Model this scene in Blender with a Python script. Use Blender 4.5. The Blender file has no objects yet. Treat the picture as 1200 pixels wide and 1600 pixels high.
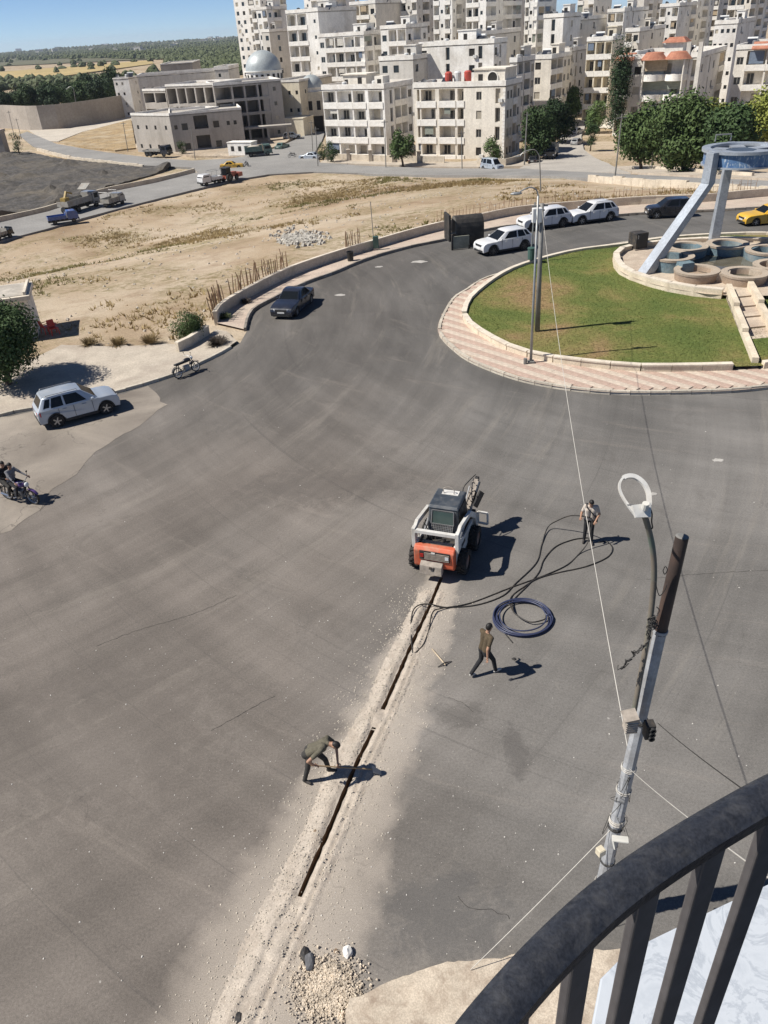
import bpy, bmesh, math, random
import numpy as np
from mathutils import Vector, Matrix, noise as mnoise
from mathutils.geometry import delaunay_2d_cdt
random.seed(7)
R = math.radians
S = bpy.context.scene
C = S.collection
PI = math.pi

# ------------------------------------------------------------------ camera, sky, sun, exposure
EYE = Vector((0, 0, 15.0))
FPX = 1204.0                                   # focal length for a 1600 px tall frame
ROLL = math.atan(0.066)
PITCH = math.atan((800 - 38.5) * math.cos(ROLL) / FPX)
FWD = Vector((0, math.cos(PITCH), -math.sin(PITCH)))
_up0 = Vector((0, math.sin(PITCH), math.cos(PITCH)))
_r0 = Vector((1, 0, 0))
RIGHT = math.cos(ROLL) * _r0 - math.sin(ROLL) * _up0
UP = math.sin(ROLL) * _r0 + math.cos(ROLL) * _up0
cam = bpy.data.objects.new('camera', bpy.data.cameras.new('camera'))
C.objects.link(cam)
cam.data.sensor_fit = 'VERTICAL'
cam.data.sensor_height = 36.0
cam.data.lens = FPX / 1600 * 36
cam.data.clip_start = 0.05
cam.data.clip_end = 20000
mw = Matrix((RIGHT, UP, -FWD)).transposed().to_4x4()
mw.translation = EYE
cam.matrix_world = mw
S.camera = cam
S.render.resolution_x, S.render.resolution_y = 768, 1024

HAZE = 0.00006
SUN_EL, SHADOW_AZ = R(50), R(4.5)              # shadows fall towards +x, a little away
W = bpy.data.worlds.new('World'); S.world = W; W.use_nodes = True
wn, wl = W.node_tree.nodes, W.node_tree.links
bg = wn['Background']
sky = wn.new('ShaderNodeTexSky'); sky.sky_type = 'NISHITA'; sky.sun_disc = False
sky.sun_elevation = SUN_EL
sky.sun_rotation = R(-90) - SHADOW_AZ
sky.air_density = 0.45; sky.dust_density = 0.0; sky.ozone_density = 5.0; sky.altitude = 500
wl.new(sky.outputs['Color'], bg.inputs['Color'])
bg.inputs['Strength'].default_value = 0.082
sl = bpy.data.lights.new('sun', 'SUN'); sl.energy = 5.0; sl.angle = R(0.5); sl.color = (1, .955, .88)
sun = bpy.data.objects.new('sun', sl); C.objects.link(sun)
sdir = Vector((math.cos(SUN_EL) * math.cos(SHADOW_AZ), math.cos(SUN_EL) * math.sin(SHADOW_AZ), -math.sin(SUN_EL)))
sun.rotation_euler = sdir.to_track_quat('-Z', 'Y').to_euler()
sun.location = (-40, 0, 60)
vs = S.view_settings
vs.view_transform = 'Standard'; vs.look = 'None'; vs.exposure = 0.42; vs.gamma = 1; vs.use_curve_mapping = False

# ------------------------------------------------------------------ terrain and pixel helpers
def lerp(a, b, t): return a + (b - a) * max(0, min(1, t))
LOW = -8.5
def T(x, y):
    """height of the ground: level round the junction, falling away to the lower road"""
    y0 = lerp(47, 66, (x + 22) / 34)
    y1 = lerp(98, 158, (x + 42) / 46)
    t = max(0, min(1, (y - y0) / (y1 - y0)))
    s = t * t * (3 - 2 * t) * .6 + t * .4
    z = LOW * s
    if y > 420: z -= 4 * min(1, (y - 420) / 1500)
    return z
def ray(px, py): return FWD + RIGHT * ((px - 600) / FPX) + UP * ((800 - py) / FPX)
def G(px, py, dz=0.0):
    """the point of the ground (+dz) seen at a place of the picture"""
    r = ray(px, py)
    f = lambda t: 15 + r.z * t - T(r.x * t, r.y * t) - dz
    lo, hi = 0.0, 5.0
    while f(hi) > 0 and hi < 9000: lo = hi; hi *= 1.12
    for _ in range(40):
        m = (lo + hi) / 2
        if f(m) > 0: lo = m
        else: hi = m
    return EYE + r * hi
def at(px, py, Y):
    r = ray(px, py); return EYE + r * (Y / r.y)
def atz(px, py, z):
    r = ray(px, py); return EYE + r * ((z - 15) / r.z)
def project(p):
    v = Vector(p) - EYE; d = v.dot(FWD)
    return 600 + FPX * v.dot(RIGHT) / d, 800 - FPX * v.dot(UP) / d
def px_size(p): return FPX / max(.1, (Vector(p) - EYE).dot(FWD))

def catmull(pts, n=6, closed=False):
    pts = [Vector(p) for p in pts]; out = []; N = len(pts)
    for i in range(N if closed else N - 1):
        if closed: p0, p1, p2, p3 = (pts[(i + k - 1) % N] for k in range(4))
        else: p0, p1, p2, p3 = pts[max(0, i - 1)], pts[i], pts[i + 1], pts[min(N - 1, i + 2)]
        for k in range(n):
            t = k / n
            out.append(.5 * ((2 * p1) + (-p0 + p2) * t + (2 * p0 - 5 * p1 + 4 * p2 - p3) * t * t + (-p0 + 3 * p1 - 3 * p2 + p3) * t ** 3))
    if not closed: out.append(pts[-1].copy())
    return out
def resample(pts, step):
    out = [pts[0].copy()]; acc = 0
    for a, b in zip(pts, pts[1:]):
        L = (b - a).length
        if L < 1e-9: continue
        d = step - acc
        while d <= L:
            out.append(a.lerp(b, d / L)); d += step
        acc = (acc + L) % step
    return out
def inside(poly, P):
    """even-odd test, numpy: poly (n,2), P (m,2)"""
    poly = np.asarray(poly); P = np.asarray(P)
    r = np.zeros(len(P), bool); x, y = P[:, 0], P[:, 1]; n = len(poly); j = n - 1
    for i in range(n):
        xi, yi = poly[i]; xj, yj = poly[j]
        if yi != yj:
            c = ((yi > y) != (yj > y)) & (x < (xj - xi) * (y - yi) / (yj - yi) + xi)
            r ^= c
        j = i
    return r
def rough(poly, amp=.12, step=.5, f=.9):
    """a closed outline with a worn, uneven edge"""
    out = []
    for a, b_ in zip(poly, list(poly[1:]) + [poly[0]]):
        a, b_ = Vector((a[0], a[1], 0)), Vector((b_[0], b_[1], 0)); k = max(1, int((b_ - a).length / step))
        for j in range(k):
            p = a.lerp(b_, j / k); q = Vector((p.x * f, p.y * f, 3)); out.append(p + Vector((mnoise.noise(q), mnoise.noise(q + Vector((7, 3, 0))), 0)) * amp + Vector((mnoise.noise(q * 4.1), mnoise.noise(q * 4.1 + Vector((5, 1, 0))), 0)) * amp * .4)
    return out
def xy(pts): return [(p[0], p[1]) for p in pts]
def offset(pts, d):
    """shift an open line sideways (to its left for d > 0) in plan"""
    out = []
    for i, p in enumerate(pts):
        a = pts[max(0, i - 1)]; b = pts[min(len(pts) - 1, i + 1)]
        t = Vector((b[0] - a[0], b[1] - a[1], 0)).normalized()
        out.append(Vector((p[0] - t.y * d, p[1] + t.x * d, p[2] if len(p) > 2 else 0)))
    return out

# ------------------------------------------------------------------ mesh builder
class MB:
    def __init__(s): s.v = []; s.f = []; s.m = []
    def add(s, vs_, fs, mat=0):
        o = len(s.v); s.v += [tuple(p) for p in vs_]
        s.f += [tuple(i + o for i in f) for f in fs]; s.m += [mat] * len(fs); return s
    def quad(s, a, b, c, d, mat=0): return s.add([a, b, c, d], [(0, 1, 2, 3)], mat)
    def box(s, x0, x1, y0, y1, z0, z1, mat=0):
        return s.add([(x0, y0, z0), (x1, y0, z0), (x1, y1, z0), (x0, y1, z0), (x0, y0, z1), (x1, y0, z1), (x1, y1, z1), (x0, y1, z1)],
                     [(0, 3, 2, 1), (4, 5, 6, 7), (0, 1, 5, 4), (1, 2, 6, 5), (2, 3, 7, 6), (3, 0, 4, 7)], mat)
    def hexa(s, bot, top, mat=0):
        return s.add(list(bot) + list(top), [(3, 2, 1, 0), (4, 5, 6, 7), (0, 1, 5, 4), (1, 2, 6, 5), (2, 3, 7, 6), (3, 0, 4, 7)], mat)
    def beam(s, a, b, w, h, mat=0, upv=(0, 0, 1)):
        """a box from a to b, w wide, h tall (h along upv)"""
        a = Vector(a); b = Vector(b); t = (b - a).normalized(); u = Vector(upv)
        sd = t.cross(u)
        if sd.length < 1e-4: sd = t.cross(Vector((1, 0, 0)))
        sd.normalize(); u = sd.cross(t).normalized()
        q = lambda p: [p - sd * w / 2 - u * h / 2, p + sd * w / 2 - u * h / 2, p + sd * w / 2 + u * h / 2, p - sd * w / 2 + u * h / 2]
        return s.add(q(a) + q(b), [(0, 1, 2, 3), (7, 6, 5, 4), (0, 4, 5, 1), (1, 5, 6, 2), (2, 6, 7, 3), (3, 7, 4, 0)], mat)
    def prism(s, poly, z0, z1, mat=0, axis='z', flip=False):
        n = len(poly)
        mk = {'z': lambda p, h: (p[0], p[1], h), 'y': lambda p, h: (p[0], h, p[1]), 'x': lambda p, h: (h, p[0], p[1])}[axis]
        vs_ = [mk(p, z0) for p in poly] + [mk(p, z1) for p in poly]
        return s.add(vs_, [tuple(range(n))[::-1], tuple(range(n, 2 * n))] + [(i, (i + 1) % n, n + (i + 1) % n, n + i) for i in range(n)], mat)
    def tube(s, pts, r, seg=8, mat=0, cap=True, closed=False):
        pts = [Vector(p) for p in pts]; n = len(pts)
        rr = list(r) if hasattr(r, '__len__') else [r] * n
        t0 = (pts[1] - pts[0]).normalized()
        u = t0.orthogonal().normalized(); o = len(s.v)
        for i, p in enumerate(pts):
            a = pts[i - 1] if (i or closed) else p; b = pts[(i + 1) % n] if (i < n - 1 or closed) else p
            t = (b - a).normalized() if (b - a).length > 1e-9 else t0
            u = (u - t * u.dot(t))
            u = u.normalized() if u.length > 1e-6 else t.orthogonal().normalized()
            w = t.cross(u)
            for k in range(seg):
                an = 2 * PI * k / seg
                s.v.append(tuple(p + (u * math.cos(an) + w * math.sin(an)) * rr[i]))
        for i in range(n if closed else n - 1):
            for k in range(seg):
                k2 = (k + 1) % seg; j = (i + 1) % n
                s.f.append((o + i * seg + k, o + i * seg + k2, o + j * seg + k2, o + j * seg + k)); s.m.append(mat)
        if cap and not closed:
            s.f.append(tuple(o + k for k in range(seg))[::-1]); s.m.append(mat)
            s.f.append(tuple(o + (n - 1) * seg + k for k in range(seg))); s.m.append(mat)
        return s
    def cyl(s, a, b, r, r2=None, seg=12, mat=0): return s.tube([a, b], [r, r if r2 is None else r2], seg, mat)
    def lathe(s, prof, seg=16, c=(0, 0, 0), mat=0, axis='z', a0=0, a1=2 * PI):
        o = len(s.v); full = abs(a1 - a0 - 2 * PI) < 1e-6; n = seg if full else seg + 1
        for r, z in prof:
            for k in range(n):
                an = a0 + (a1 - a0) * k / seg
                p = (r * math.cos(an), r * math.sin(an), z)
                if axis == 'y': p = (p[0], p[2], p[1])
                if axis == 'x': p = (p[2], p[0], p[1])
                s.v.append((p[0] + c[0], p[1] + c[1], p[2] + c[2]))
        for i in range(len(prof) - 1):
            for k in range(seg):
                k2 = (k + 1) % n
                s.f.append((o + i * n + k, o + i * n + k2, o + (i + 1) * n + k2, o + (i + 1) * n + k)); s.m.append(mat)
        return s
    def ell(s, c, rad, seg=10, rings=6, mat=0, rot=None):
        vs_ = []; fs = []
        for i in range(rings + 1):
            ph = PI * i / rings
            for k in range(seg):
                th = 2 * PI * k / seg
                p = Vector((rad[0] * math.sin(ph) * math.cos(th), rad[1] * math.sin(ph) * math.sin(th), rad[2] * math.cos(ph)))
                if rot: p = rot @ p
                vs_.append((p.x + c[0], p.y + c[1], p.z + c[2]))
        for i in range(rings):
            for k in range(seg):
                k2 = (k + 1) % seg
                fs.append((i * seg + k, (i + 1) * seg + k, (i + 1) * seg + k2, i * seg + k2))
        return s.add(vs_, fs, mat)
    def mesh(s, name, mats, smooth=False):
        me = bpy.data.meshes.new(name); me.from_pydata(s.v, [], s.f)
        for m in (mats if isinstance(mats, (list, tuple)) else [mats]): me.materials.append(m)
        if any(s.m): me.polygons.foreach_set('material_index', s.m)
        if smooth:
            me.polygons.foreach_set('use_smooth', [True] * len(me.polygons))
            if smooth != 'all':
                try: me.set_sharp_from_angle(angle=R(38))
                except Exception: pass
        me.update(); return me
    def build(s, name, mats, parent=None, loc=(0, 0, 0), rotz=0, smooth=False, bevel=0, seg=2):
        o = link(name, s.mesh(name, mats, smooth), parent, loc, rotz)
        if bevel:
            b = o.modifiers.new('bevel', 'BEVEL'); b.width = bevel; b.segments = seg; b.limit_method = 'ANGLE'; b.angle_limit = R(35)
            b.harden_normals = False
        return o
def link(name, data, parent=None, loc=(0, 0, 0), rotz=0):
    o = bpy.data.objects.new(name, data); C.objects.link(o); o.location = loc; o.rotation_euler = (0, 0, rotz)
    if parent: o.parent = parent
    return o
def tag(o, label=None, cat=None, group=None, kind=None):
    if label: o['label'] = label
    if cat: o['category'] = cat
    if group: o['group'] = group
    if kind: o['kind'] = kind
    return o
def thing(name, label, cat, loc=(0, 0, 0), rotz=0, group=None):
    return tag(link(name, None, None, loc, rotz), label, cat, group, 'thing')
def copy_tree(o, parent=None):
    c = o.copy(); C.objects.link(c); c.parent = parent
    for ch in list(o.children): copy_tree(ch, c)
    return c
def struct(name, mb, m, smooth=False, **k): return tag(mb.build(name, m, smooth=smooth, **k), kind='structure')

# ------------------------------------------------------------------ materials
MATS = {}
def nodes(name):
    m = bpy.data.materials.new(name); m.use_nodes = True
    return m, m.node_tree.nodes, m.node_tree.links, m.node_tree.nodes['Principled BSDF']
def nmath(n, l, op, a, b=None, c=None):
    x = n.new('ShaderNodeMath'); x.operation = op
    for i, v in enumerate((a, b, c)):
        if v is None: continue
        if isinstance(v, (int, float)): x.inputs[i].default_value = v
        else: l.new(v, x.inputs[i])
    return x.outputs[0]
def nnoise(n, l, vec, scale, detail=4, rough=.55, dist=0):
    x = n.new('ShaderNodeTexNoise'); x.inputs['Scale'].default_value = scale; x.inputs['Detail'].default_value = detail
    x.inputs['Roughness'].default_value = rough; x.inputs['Distortion'].default_value = dist
    if vec: l.new(vec, x.inputs['Vector'])
    return x.outputs['Fac']
def nramp(n, l, fac, stops):
    x = n.new('ShaderNodeValToRGB'); e = x.color_ramp.elements
    while len(e) < len(stops): e.new(.5)
    for q, (p, c) in zip(e, stops):
        q.position = p; q.color = (c, c, c, 1) if isinstance(c, (int, float)) else (*c[:3], 1)
    l.new(fac, x.inputs['Fac']); return x.outputs['Color']
def nmix(n, l, fac, a, b, mode='MIX'):
    x = n.new('ShaderNodeMix'); x.data_type = 'RGBA'; x.blend_type = mode
    for sock, v in ((x.inputs[0], fac), (x.inputs[6], a), (x.inputs[7], b)):
        if isinstance(v, (int, float)): sock.default_value = v
        elif isinstance(v, (tuple, list)): sock.default_value = (*v[:3], 1)
        else: l.new(v, sock)
    return x.outputs[2]
def nbump(n, l, h, strength=.3, dist=.02):
    x = n.new('ShaderNodeBump'); x.inputs['Strength'].default_value = strength; x.inputs['Distance'].default_value = dist
    l.new(h, x.inputs['Height']); return x.outputs['Normal']
def ntc(n, l, kind='Object'):
    return n.new('ShaderNodeTexCoord').outputs[kind]
def mat(name, col, rough=.8, metal=0., var=.18, scale=2.0, col2=None, amt=.35, c2scale=.7, bump=0., bscale=30, spec=.4, fine=0, alpha=None, rnd=0, streak=0):
    """col with value mottling; col2 = stains (dust, rust, dirt) in patches; rnd = change from object to object"""
    if name in MATS: return MATS[name]
    m, n, l, b = nodes(name)
    tc = ntc(n, l)
    f = nnoise(n, l, tc, scale, 5, .6)
    f = nramp(n, l, f, [(.3, 1 - var), (.7, 1 + var)])
    c = nmix(n, l, 1.0, col, f, 'MULTIPLY')
    if fine:
        g = nramp(n, l, nnoise(n, l, tc, fine, 2, .7), [(.35, 1 - var), (.65, 1 + var)])
        c = nmix(n, l, 1.0, c, g, 'MULTIPLY')
    if col2:
        k = nramp(n, l, nnoise(n, l, tc, c2scale, 6, .65, .6), [(.45, 0), (.68, amt)])
        c = nmix(n, l, k, c, col2)
    if streak:
        mp = n.new('ShaderNodeMapping'); mp.inputs['Scale'].default_value = (1.3, 1.3, .09); l.new(tc, mp.inputs['Vector'])
        k = nramp(n, l, nnoise(n, l, mp.outputs[0], 1.0, 5, .7), [(.45, 1), (.72, 1 - streak)])
        c = nmix(n, l, 1.0, c, k, 'MULTIPLY')
    if rnd:
        oi = n.new('ShaderNodeObjectInfo').outputs['Random']
        c = nmix(n, l, 1.0, c, nramp(n, l, oi, [(0, 1 - rnd), (1, 1 + rnd)]), 'MULTIPLY')
    l.new(c, b.inputs['Base Color'])
    b.inputs['Roughness'].default_value = rough; b.inputs['Metallic'].default_value = metal
    b.inputs['Specular IOR Level'].default_value = spec
    if bump: l.new(nbump(n, l, nnoise(n, l, tc, bscale, 5, .6), bump, .03), b.inputs['Normal'])
    MATS[name] = m; return m
def glassy(name, col, rough=.08, spec=.6):
    if name in MATS: return MATS[name]
    m, n, l, b = nodes(name)
    f = nnoise(n, l, ntc(n, l), 1.3, 3)
    l.new(nmix(n, l, f, tuple(c * .6 for c in col), tuple(c * 1.5 for c in col)), b.inputs['Base Color'])
    b.inputs['Roughness'].default_value = rough; b.inputs['Specular IOR Level'].default_value = spec
    MATS[name] = m; return m
def paint(name, col, rough=.28, dust=.25, metal=0.):
    """car paint with a film of dust"""
    if name in MATS: return MATS[name]
    m, n, l, b = nodes(name); tc = ntc(n, l)
    k = nramp(n, l, nnoise(n, l, tc, 2.2, 6, .6), [(.35, 0), (.75, dust)])
    l.new(nmix(n, l, k, col, (.42, .36, .29)), b.inputs['Base Color'])
    rr = nmath(n, l, 'MULTIPLY_ADD', k, .9, rough); l.new(rr, b.inputs['Roughness'])
    b.inputs['Coat Weight'].default_value = .6; b.inputs['Coat Roughness'].default_value = .12; b.inputs['Metallic'].default_value = metal
    MATS[name] = m; return m

m_sand = None
def make_ground_mats():
    global m_sand, m_asph, m_old, m_lowroad, m_grav, m_walk, m_field
    # bare earth of the lot
    m, n, l, b = nodes('bare_earth'); tc = ntc(n, l)
    big = nnoise(n, l, tc, .045, 6, .6, .4)
    c = nramp(n, l, big, [(.32, (.27, .195, .125)), (.45, (.385, .295, .20)), (.58, (.47, .385, .285)), (.72, (.36, .285, .175))])
    med = nnoise(n, l, tc, .35, 6, .7)
    c = nmix(n, l, nramp(n, l, med, [(.52, 0), (.7, .55)]), c, (.20, .125, .075))
    veg = nmath(n, l, 'MULTIPLY', nramp(n, l, nnoise(n, l, tc, .1, 4, .55, .6), [(.45, 0), (.58, 1)]), nramp(n, l, nnoise(n, l, tc, 1.6, 5, .75), [(.45, 0), (.6, .8)]))
    c = nmix(n, l, veg, c, (.16, .135, .05))
    fine = nnoise(n, l, tc, 9, 5, .75)
    c = nmix(n, l, 1, c, nramp(n, l, fine, [(.3, .72), (.7, 1.22)]), 'MULTIPLY')
    l.new(c, b.inputs['Base Color']); b.inputs['Roughness'].default_value = .95; b.inputs['Specular IOR Level'].default_value = .15
    l.new(nbump(n, l, nmath(n, l, 'ADD', nmath(n, l, 'MULTIPLY', med, 2.), fine), .6, .12), b.inputs['Normal'])
    m_sand = m
    # main asphalt
    m, n, l, b = nodes('dusty_asphalt'); tc = ntc(n, l)
    sep = n.new('ShaderNodeSeparateXYZ'); l.new(tc, sep.inputs[0]); X, Y = sep.outputs[0], sep.outputs[1]
    big = nnoise(n, l, tc, .09, 5, .55, .5)
    c = nramp(n, l, big, [(.3, (.115, .099, .086)), (.5, (.158, .138, .120)), (.7, (.212, .189, .167))])
    # cooler, cleaner surface towards the right-hand side
    t = nramp(n, l, nmath(n, l, 'MULTIPLY_ADD', nmath(n, l, 'ADD', nmath(n, l, 'SUBTRACT', X, nmath(n, l, 'MULTIPLY', Y, .10)), nmath(n, l, 'MULTIPLY', big, 6)), .07, .36), [(.25, 0), (.75, 1)])
    c = nmix(n, l, nmath(n, l, 'MULTIPLY', t, .75), c, nramp(n, l, big, [(.3, (.128, .123, .115)), (.7, (.188, .180, .168))]))
    # darker, newer surface on the ring road
    ny = nramp(n, l, nmath(n, l, 'MULTIPLY_ADD', nmath(n, l, 'ADD', Y, nmath(n, l, 'MULTIPLY', nnoise(n, l, tc, .12, 4, .6), 14)), .05, -1.45), [(.2, 0), (.75, .62)])
    c = nmix(n, l, ny, c, (.082, .079, .075))
    # tyre-swept arcs about the island and along the old through route
    def arcs(cx, cy, rs, ts, lo, hi, amp):
        dx = nmath(n, l, 'SUBTRACT', X, cx); dy = nmath(n, l, 'SUBTRACT', Y, cy)
        rr = nmath(n, l, 'SQRT', nmath(n, l, 'ADD', nmath(n, l, 'MULTIPLY', dx, dx), nmath(n, l, 'MULTIPLY', dy, dy)))
        an = nmath(n, l, 'ARCTAN2', dy, dx)
        cb = n.new('ShaderNodeCombineXYZ'); l.new(nmath(n, l, 'MULTIPLY', rr, rs), cb.inputs[0]); l.new(nmath(n, l, 'MULTIPLY', an, ts), cb.inputs[1])
        return nramp(n, l, nnoise(n, l, cb.outputs[0], 1, 4, .6), [(lo, 1 - amp), (hi, 1 + amp)])
    c = nmix(n, l, 1, c, arcs(24, 47, .55, 2.2, .3, .7, .17), 'MULTIPLY')
    c = nmix(n, l, 1, c, arcs(-32, 46, .42, 1.8, .30, .70, .16), 'MULTIPLY')
    c = nmix(n, l, 1, c, arcs(-32, 46, 1.4, 2.4, .35, .65, .07), 'MULTIPLY')
    blot = nnoise(n, l, tc, .55, 5, .65, .8)
    # pale dusty drag streaks swept round the turns
    def drag(cx, cy, rs, ts, lo, hi, amt):
        dx = nmath(n, l, 'SUBTRACT', X, cx); dy = nmath(n, l, 'SUBTRACT', Y, cy)
        rr = nmath(n, l, 'SQRT', nmath(n, l, 'ADD', nmath(n, l, 'MULTIPLY', dx, dx), nmath(n, l, 'MULTIPLY', dy, dy)))
        cb = n.new('ShaderNodeCombineXYZ'); l.new(nmath(n, l, 'MULTIPLY', rr, rs), cb.inputs[0]); l.new(nmath(n, l, 'MULTIPLY', nmath(n, l, 'ARCTAN2', dy, dx), ts), cb.inputs[1])
        return nramp(n, l, nnoise(n, l, cb.outputs[0], 1, 6, .75, .3), [(lo, 0), (hi, amt)])
    c = nmix(n, l, drag(22, 60, 1.0, 4, .57, .76, .3), c, (.30, .26, .22))
    c = nmix(n, l, drag(-34, 50, .8, 3, .55, .74, .38), c, (.28, .25, .21))
    c = nmix(n, l, drag(24, 47, 5.0, 1.1, .60, .68, .32), c, (.055, .052, .05)); c = nmix(n, l, drag(-32, 46, 4.2, 1.0, .60, .68, .34), c, (.06, .056, .053)); c = nmix(n, l, drag(-28, 52, 3.2, 1.0, .62, .68, .3), c, (.062, .058, .055))
    ag = nnoise(n, l, tc, 17, 5, .8)
    c = nmix(n, l, 1, c, nramp(n, l, ag, [(.32, .76), (.68, 1.22)]), 'MULTIPLY')
    c = nmix(n, l, nramp(n, l, nnoise(n, l, tc, 2.6, 6, .75, 1.2), [(.60, 0), (.76, .35)]), c, (.27, .24, .205))
    # dark wet-looking blotches beside the slot and fresher asphalt at the near corner
    def patch(px, py, rx, ry, amt, col):
        q = G(px, py); ex = nmath(n, l, 'DIVIDE', nmath(n, l, 'SUBTRACT', X, q.x), rx); ey = nmath(n, l, 'DIVIDE', nmath(n, l, 'SUBTRACT', Y, q.y), ry)
        e_ = nmath(n, l, 'ADD', nmath(n, l, 'MULTIPLY', ex, ex), nmath(n, l, 'MULTIPLY', ey, ey))
        e_ = nmath(n, l, 'MULTIPLY_ADD', nmath(n, l, 'SUBTRACT', nnoise(n, l, tc, 1.6, 5, .7, 1.0), .5), 4.2, e_)
        return nmix(n, l, nramp(n, l, e_, [(.25, amt), (1.1, 0)]), c, col)
    c = patch(725, 1118, .8, .5, .38, (.075, .068, .062)); c = patch(805, 1170, .35, .9, .45, (.07, .064, .06)); c = patch(690, 1430, 1.5, 1.0, .5, (.085, .082, .08)); c = patch(500, 760, 3.5, 1.6, .35, (.085, .075, .068)); c = patch(150, 1150, 4, 3, .35, (.10, .086, .075))
    c = nmix(n, l, nramp(n, l, blot, [(.58, 0), (.72, .3)]), c, (.075, .067, .06))
    # dust blown out from the slot: a stain with its own ragged outline
    p0, p1 = G(690, 905), G(420, 1500)
    dv = (p1 - p0); L = math.hypot(dv.x, dv.y); ux, uy = dv.x / L, dv.y / L
    rx = nmath(n, l, 'SUBTRACT', X, p0.x); ry = nmath(n, l, 'SUBTRACT', Y, p0.y)
    al = nmath(n, l, 'ADD', nmath(n, l, 'MULTIPLY', rx, ux), nmath(n, l, 'MULTIPLY', ry, uy))
    ac = nmath(n, l, 'ABSOLUTE', nmath(n, l, 'ADD', nmath(n, l, 'SUBTRACT', nmath(n, l, 'MULTIPLY', rx, uy), nmath(n, l, 'MULTIPLY', ry, ux)), .12))
    dn = nnoise(n, l, tc, .9, 5, .6, .4)
    wd = nmath(n, l, 'MULTIPLY_ADD', al, .10, .55)
    e = nmath(n, l, 'DIVIDE', nmath(n, l, 'MULTIPLY_ADD', nmath(n, l, 'SUBTRACT', dn, .5), 1.3, ac), nmath(n, l, 'MAXIMUM', wd, .4))
    k = nramp(n, l, e, [(.2, 1), (.7, .62), (2.3, 0)])
    k = nmath(n, l, 'MULTIPLY', k, nramp(n, l, nmath(n, l, 'MULTIPLY_ADD', al, .5, .3), [(0, 0), (.3, 1)]))
    k = nmath(n, l, 'MULTIPLY', k, nramp(n, l, nmath(n, l, 'MULTIPLY', al, .06), [(.80, 1), (1.0, .25)]))
    fine = nnoise(n, l, tc, 55, 4, .8)
    k = nmath(n, l, 'MULTIPLY', k, nramp(n, l, fine, [(.3, .62), (.7, 1.0)]))
    c = nmix(n, l, nmath(n, l, 'MULTIPLY', k, .9), c, (.43, .375, .315))
    c = nmix(n, l, 1, c, nramp(n, l, fine, [(.3, .66), (.7, 1.3)]), 'MULTIPLY')
    sp = nramp(n, l, nnoise(n, l, tc, 7.5, 1, .4), [(.80, 0), (.82, .5)])
    c = nmix(n, l, sp, c, (.45, .43, .39))
    cr = n.new('ShaderNodeTexVoronoi'); cr.feature = 'DISTANCE_TO_EDGE'; cr.inputs['Scale'].default_value = .16
    wv = n.new('ShaderNodeVectorMath'); wv.operation = 'ADD'; l.new(tc, wv.inputs[0])
    nz = n.new('ShaderNodeTexNoise'); nz.inputs['Scale'].default_value = .5; nz.inputs['Detail'].default_value = 5; l.new(tc, nz.inputs['Vector'])
    sc = n.new('ShaderNodeVectorMath'); sc.operation = 'SCALE'; sc.inputs['Scale'].default_value = 4; l.new(nz.outputs['Color'], sc.inputs[0]); l.new(sc.outputs[0], wv.inputs[1]); l.new(wv.outputs[0], cr.inputs['Vector'])
    ck = nmath(n, l, 'MULTIPLY', nramp(n, l, cr.outputs['Distance'], [(.0, .22), (.004, 0)]), nramp(n, l, blot, [(.42, 0), (.55, 1)]))
    c = nmix(n, l, ck, c, (.03, .028, .026))
    l.new(c, b.inputs['Base Color']); b.inputs['Roughness'].default_value = .88; b.inputs['Specular IOR Level'].default_value = .3
    l.new(nbump(n, l, fine, .35, .012), b.inputs['Normal'])
    m_asph = m
    # old worn pavement beside the parked off-roader
    m, n, l, b = nodes('worn_pavement'); tc = ntc(n, l)
    c = nramp(n, l, nnoise(n, l, tc, .25, 6, .6, .6), [(.3, (.15, .127, .105)), (.5, (.225, .195, .162)), (.7, (.31, .268, .22))])
    c = nmix(n, l, 1, c, nramp(n, l, nnoise(n, l, tc, 30, 4, .8), [(.3, .8), (.7, 1.2)]), 'MULTIPLY')
    v = n.new('ShaderNodeTexVoronoi'); v.feature = 'DISTANCE_TO_EDGE'; v.inputs['Scale'].default_value = .3; nz = n.new('ShaderNodeTexNoise'); nz.inputs['Scale'].default_value = .8; nz.inputs['Detail'].default_value = 6; l.new(tc, nz.inputs['Vector']); sc = n.new('ShaderNodeVectorMath'); sc.operation = 'SCALE'; sc.inputs['Scale'].default_value = 3.; l.new(nz.outputs['Color'], sc.inputs[0]); wv = n.new('ShaderNodeVectorMath'); wv.operation = 'ADD'; l.new(tc, wv.inputs[0]); l.new(sc.outputs[0], wv.inputs[1]); l.new(wv.outputs[0], v.inputs['Vector'])
    c = nmix(n, l, nmath(n, l, 'MULTIPLY', nramp(n, l, v.outputs['Distance'], [(0, .7), (.012, 0)]), nramp(n, l, nnoise(n, l, tc, .4, 2), [(.45, 0), (.55, 1)])), c, (.07, .06, .05))
    l.new(c, b.inputs['Base Color']); b.inputs['Roughness'].default_value = .9
    m_old = m
    m_lowroad = mat('lower_road_asphalt', (.245, .235, .22), .9, var=.14, scale=.15, col2=(.15, .145, .14), amt=.4, c2scale=.08, fine=4)
    m_grav = mat('dark_gravel', (.068, .062, .056), .95, var=.4, scale=.5, col2=(.15, .125, .09), amt=.55, c2scale=.12, fine=3, bump=.5, bscale=3)
    m_walk = mat('pavement_concrete', (.43, .375, .305), .9, var=.14, scale=.8, col2=(.26, .21, .17), amt=.5, c2scale=.4, fine=14, bump=.2, bscale=20)
    m_field = mat('dry_field', (.40, .30, .13), .95, var=.2, scale=.02, col2=(.24, .2, .09), amt=.6, c2scale=.01, fine=.3)
make_ground_mats()
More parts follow.
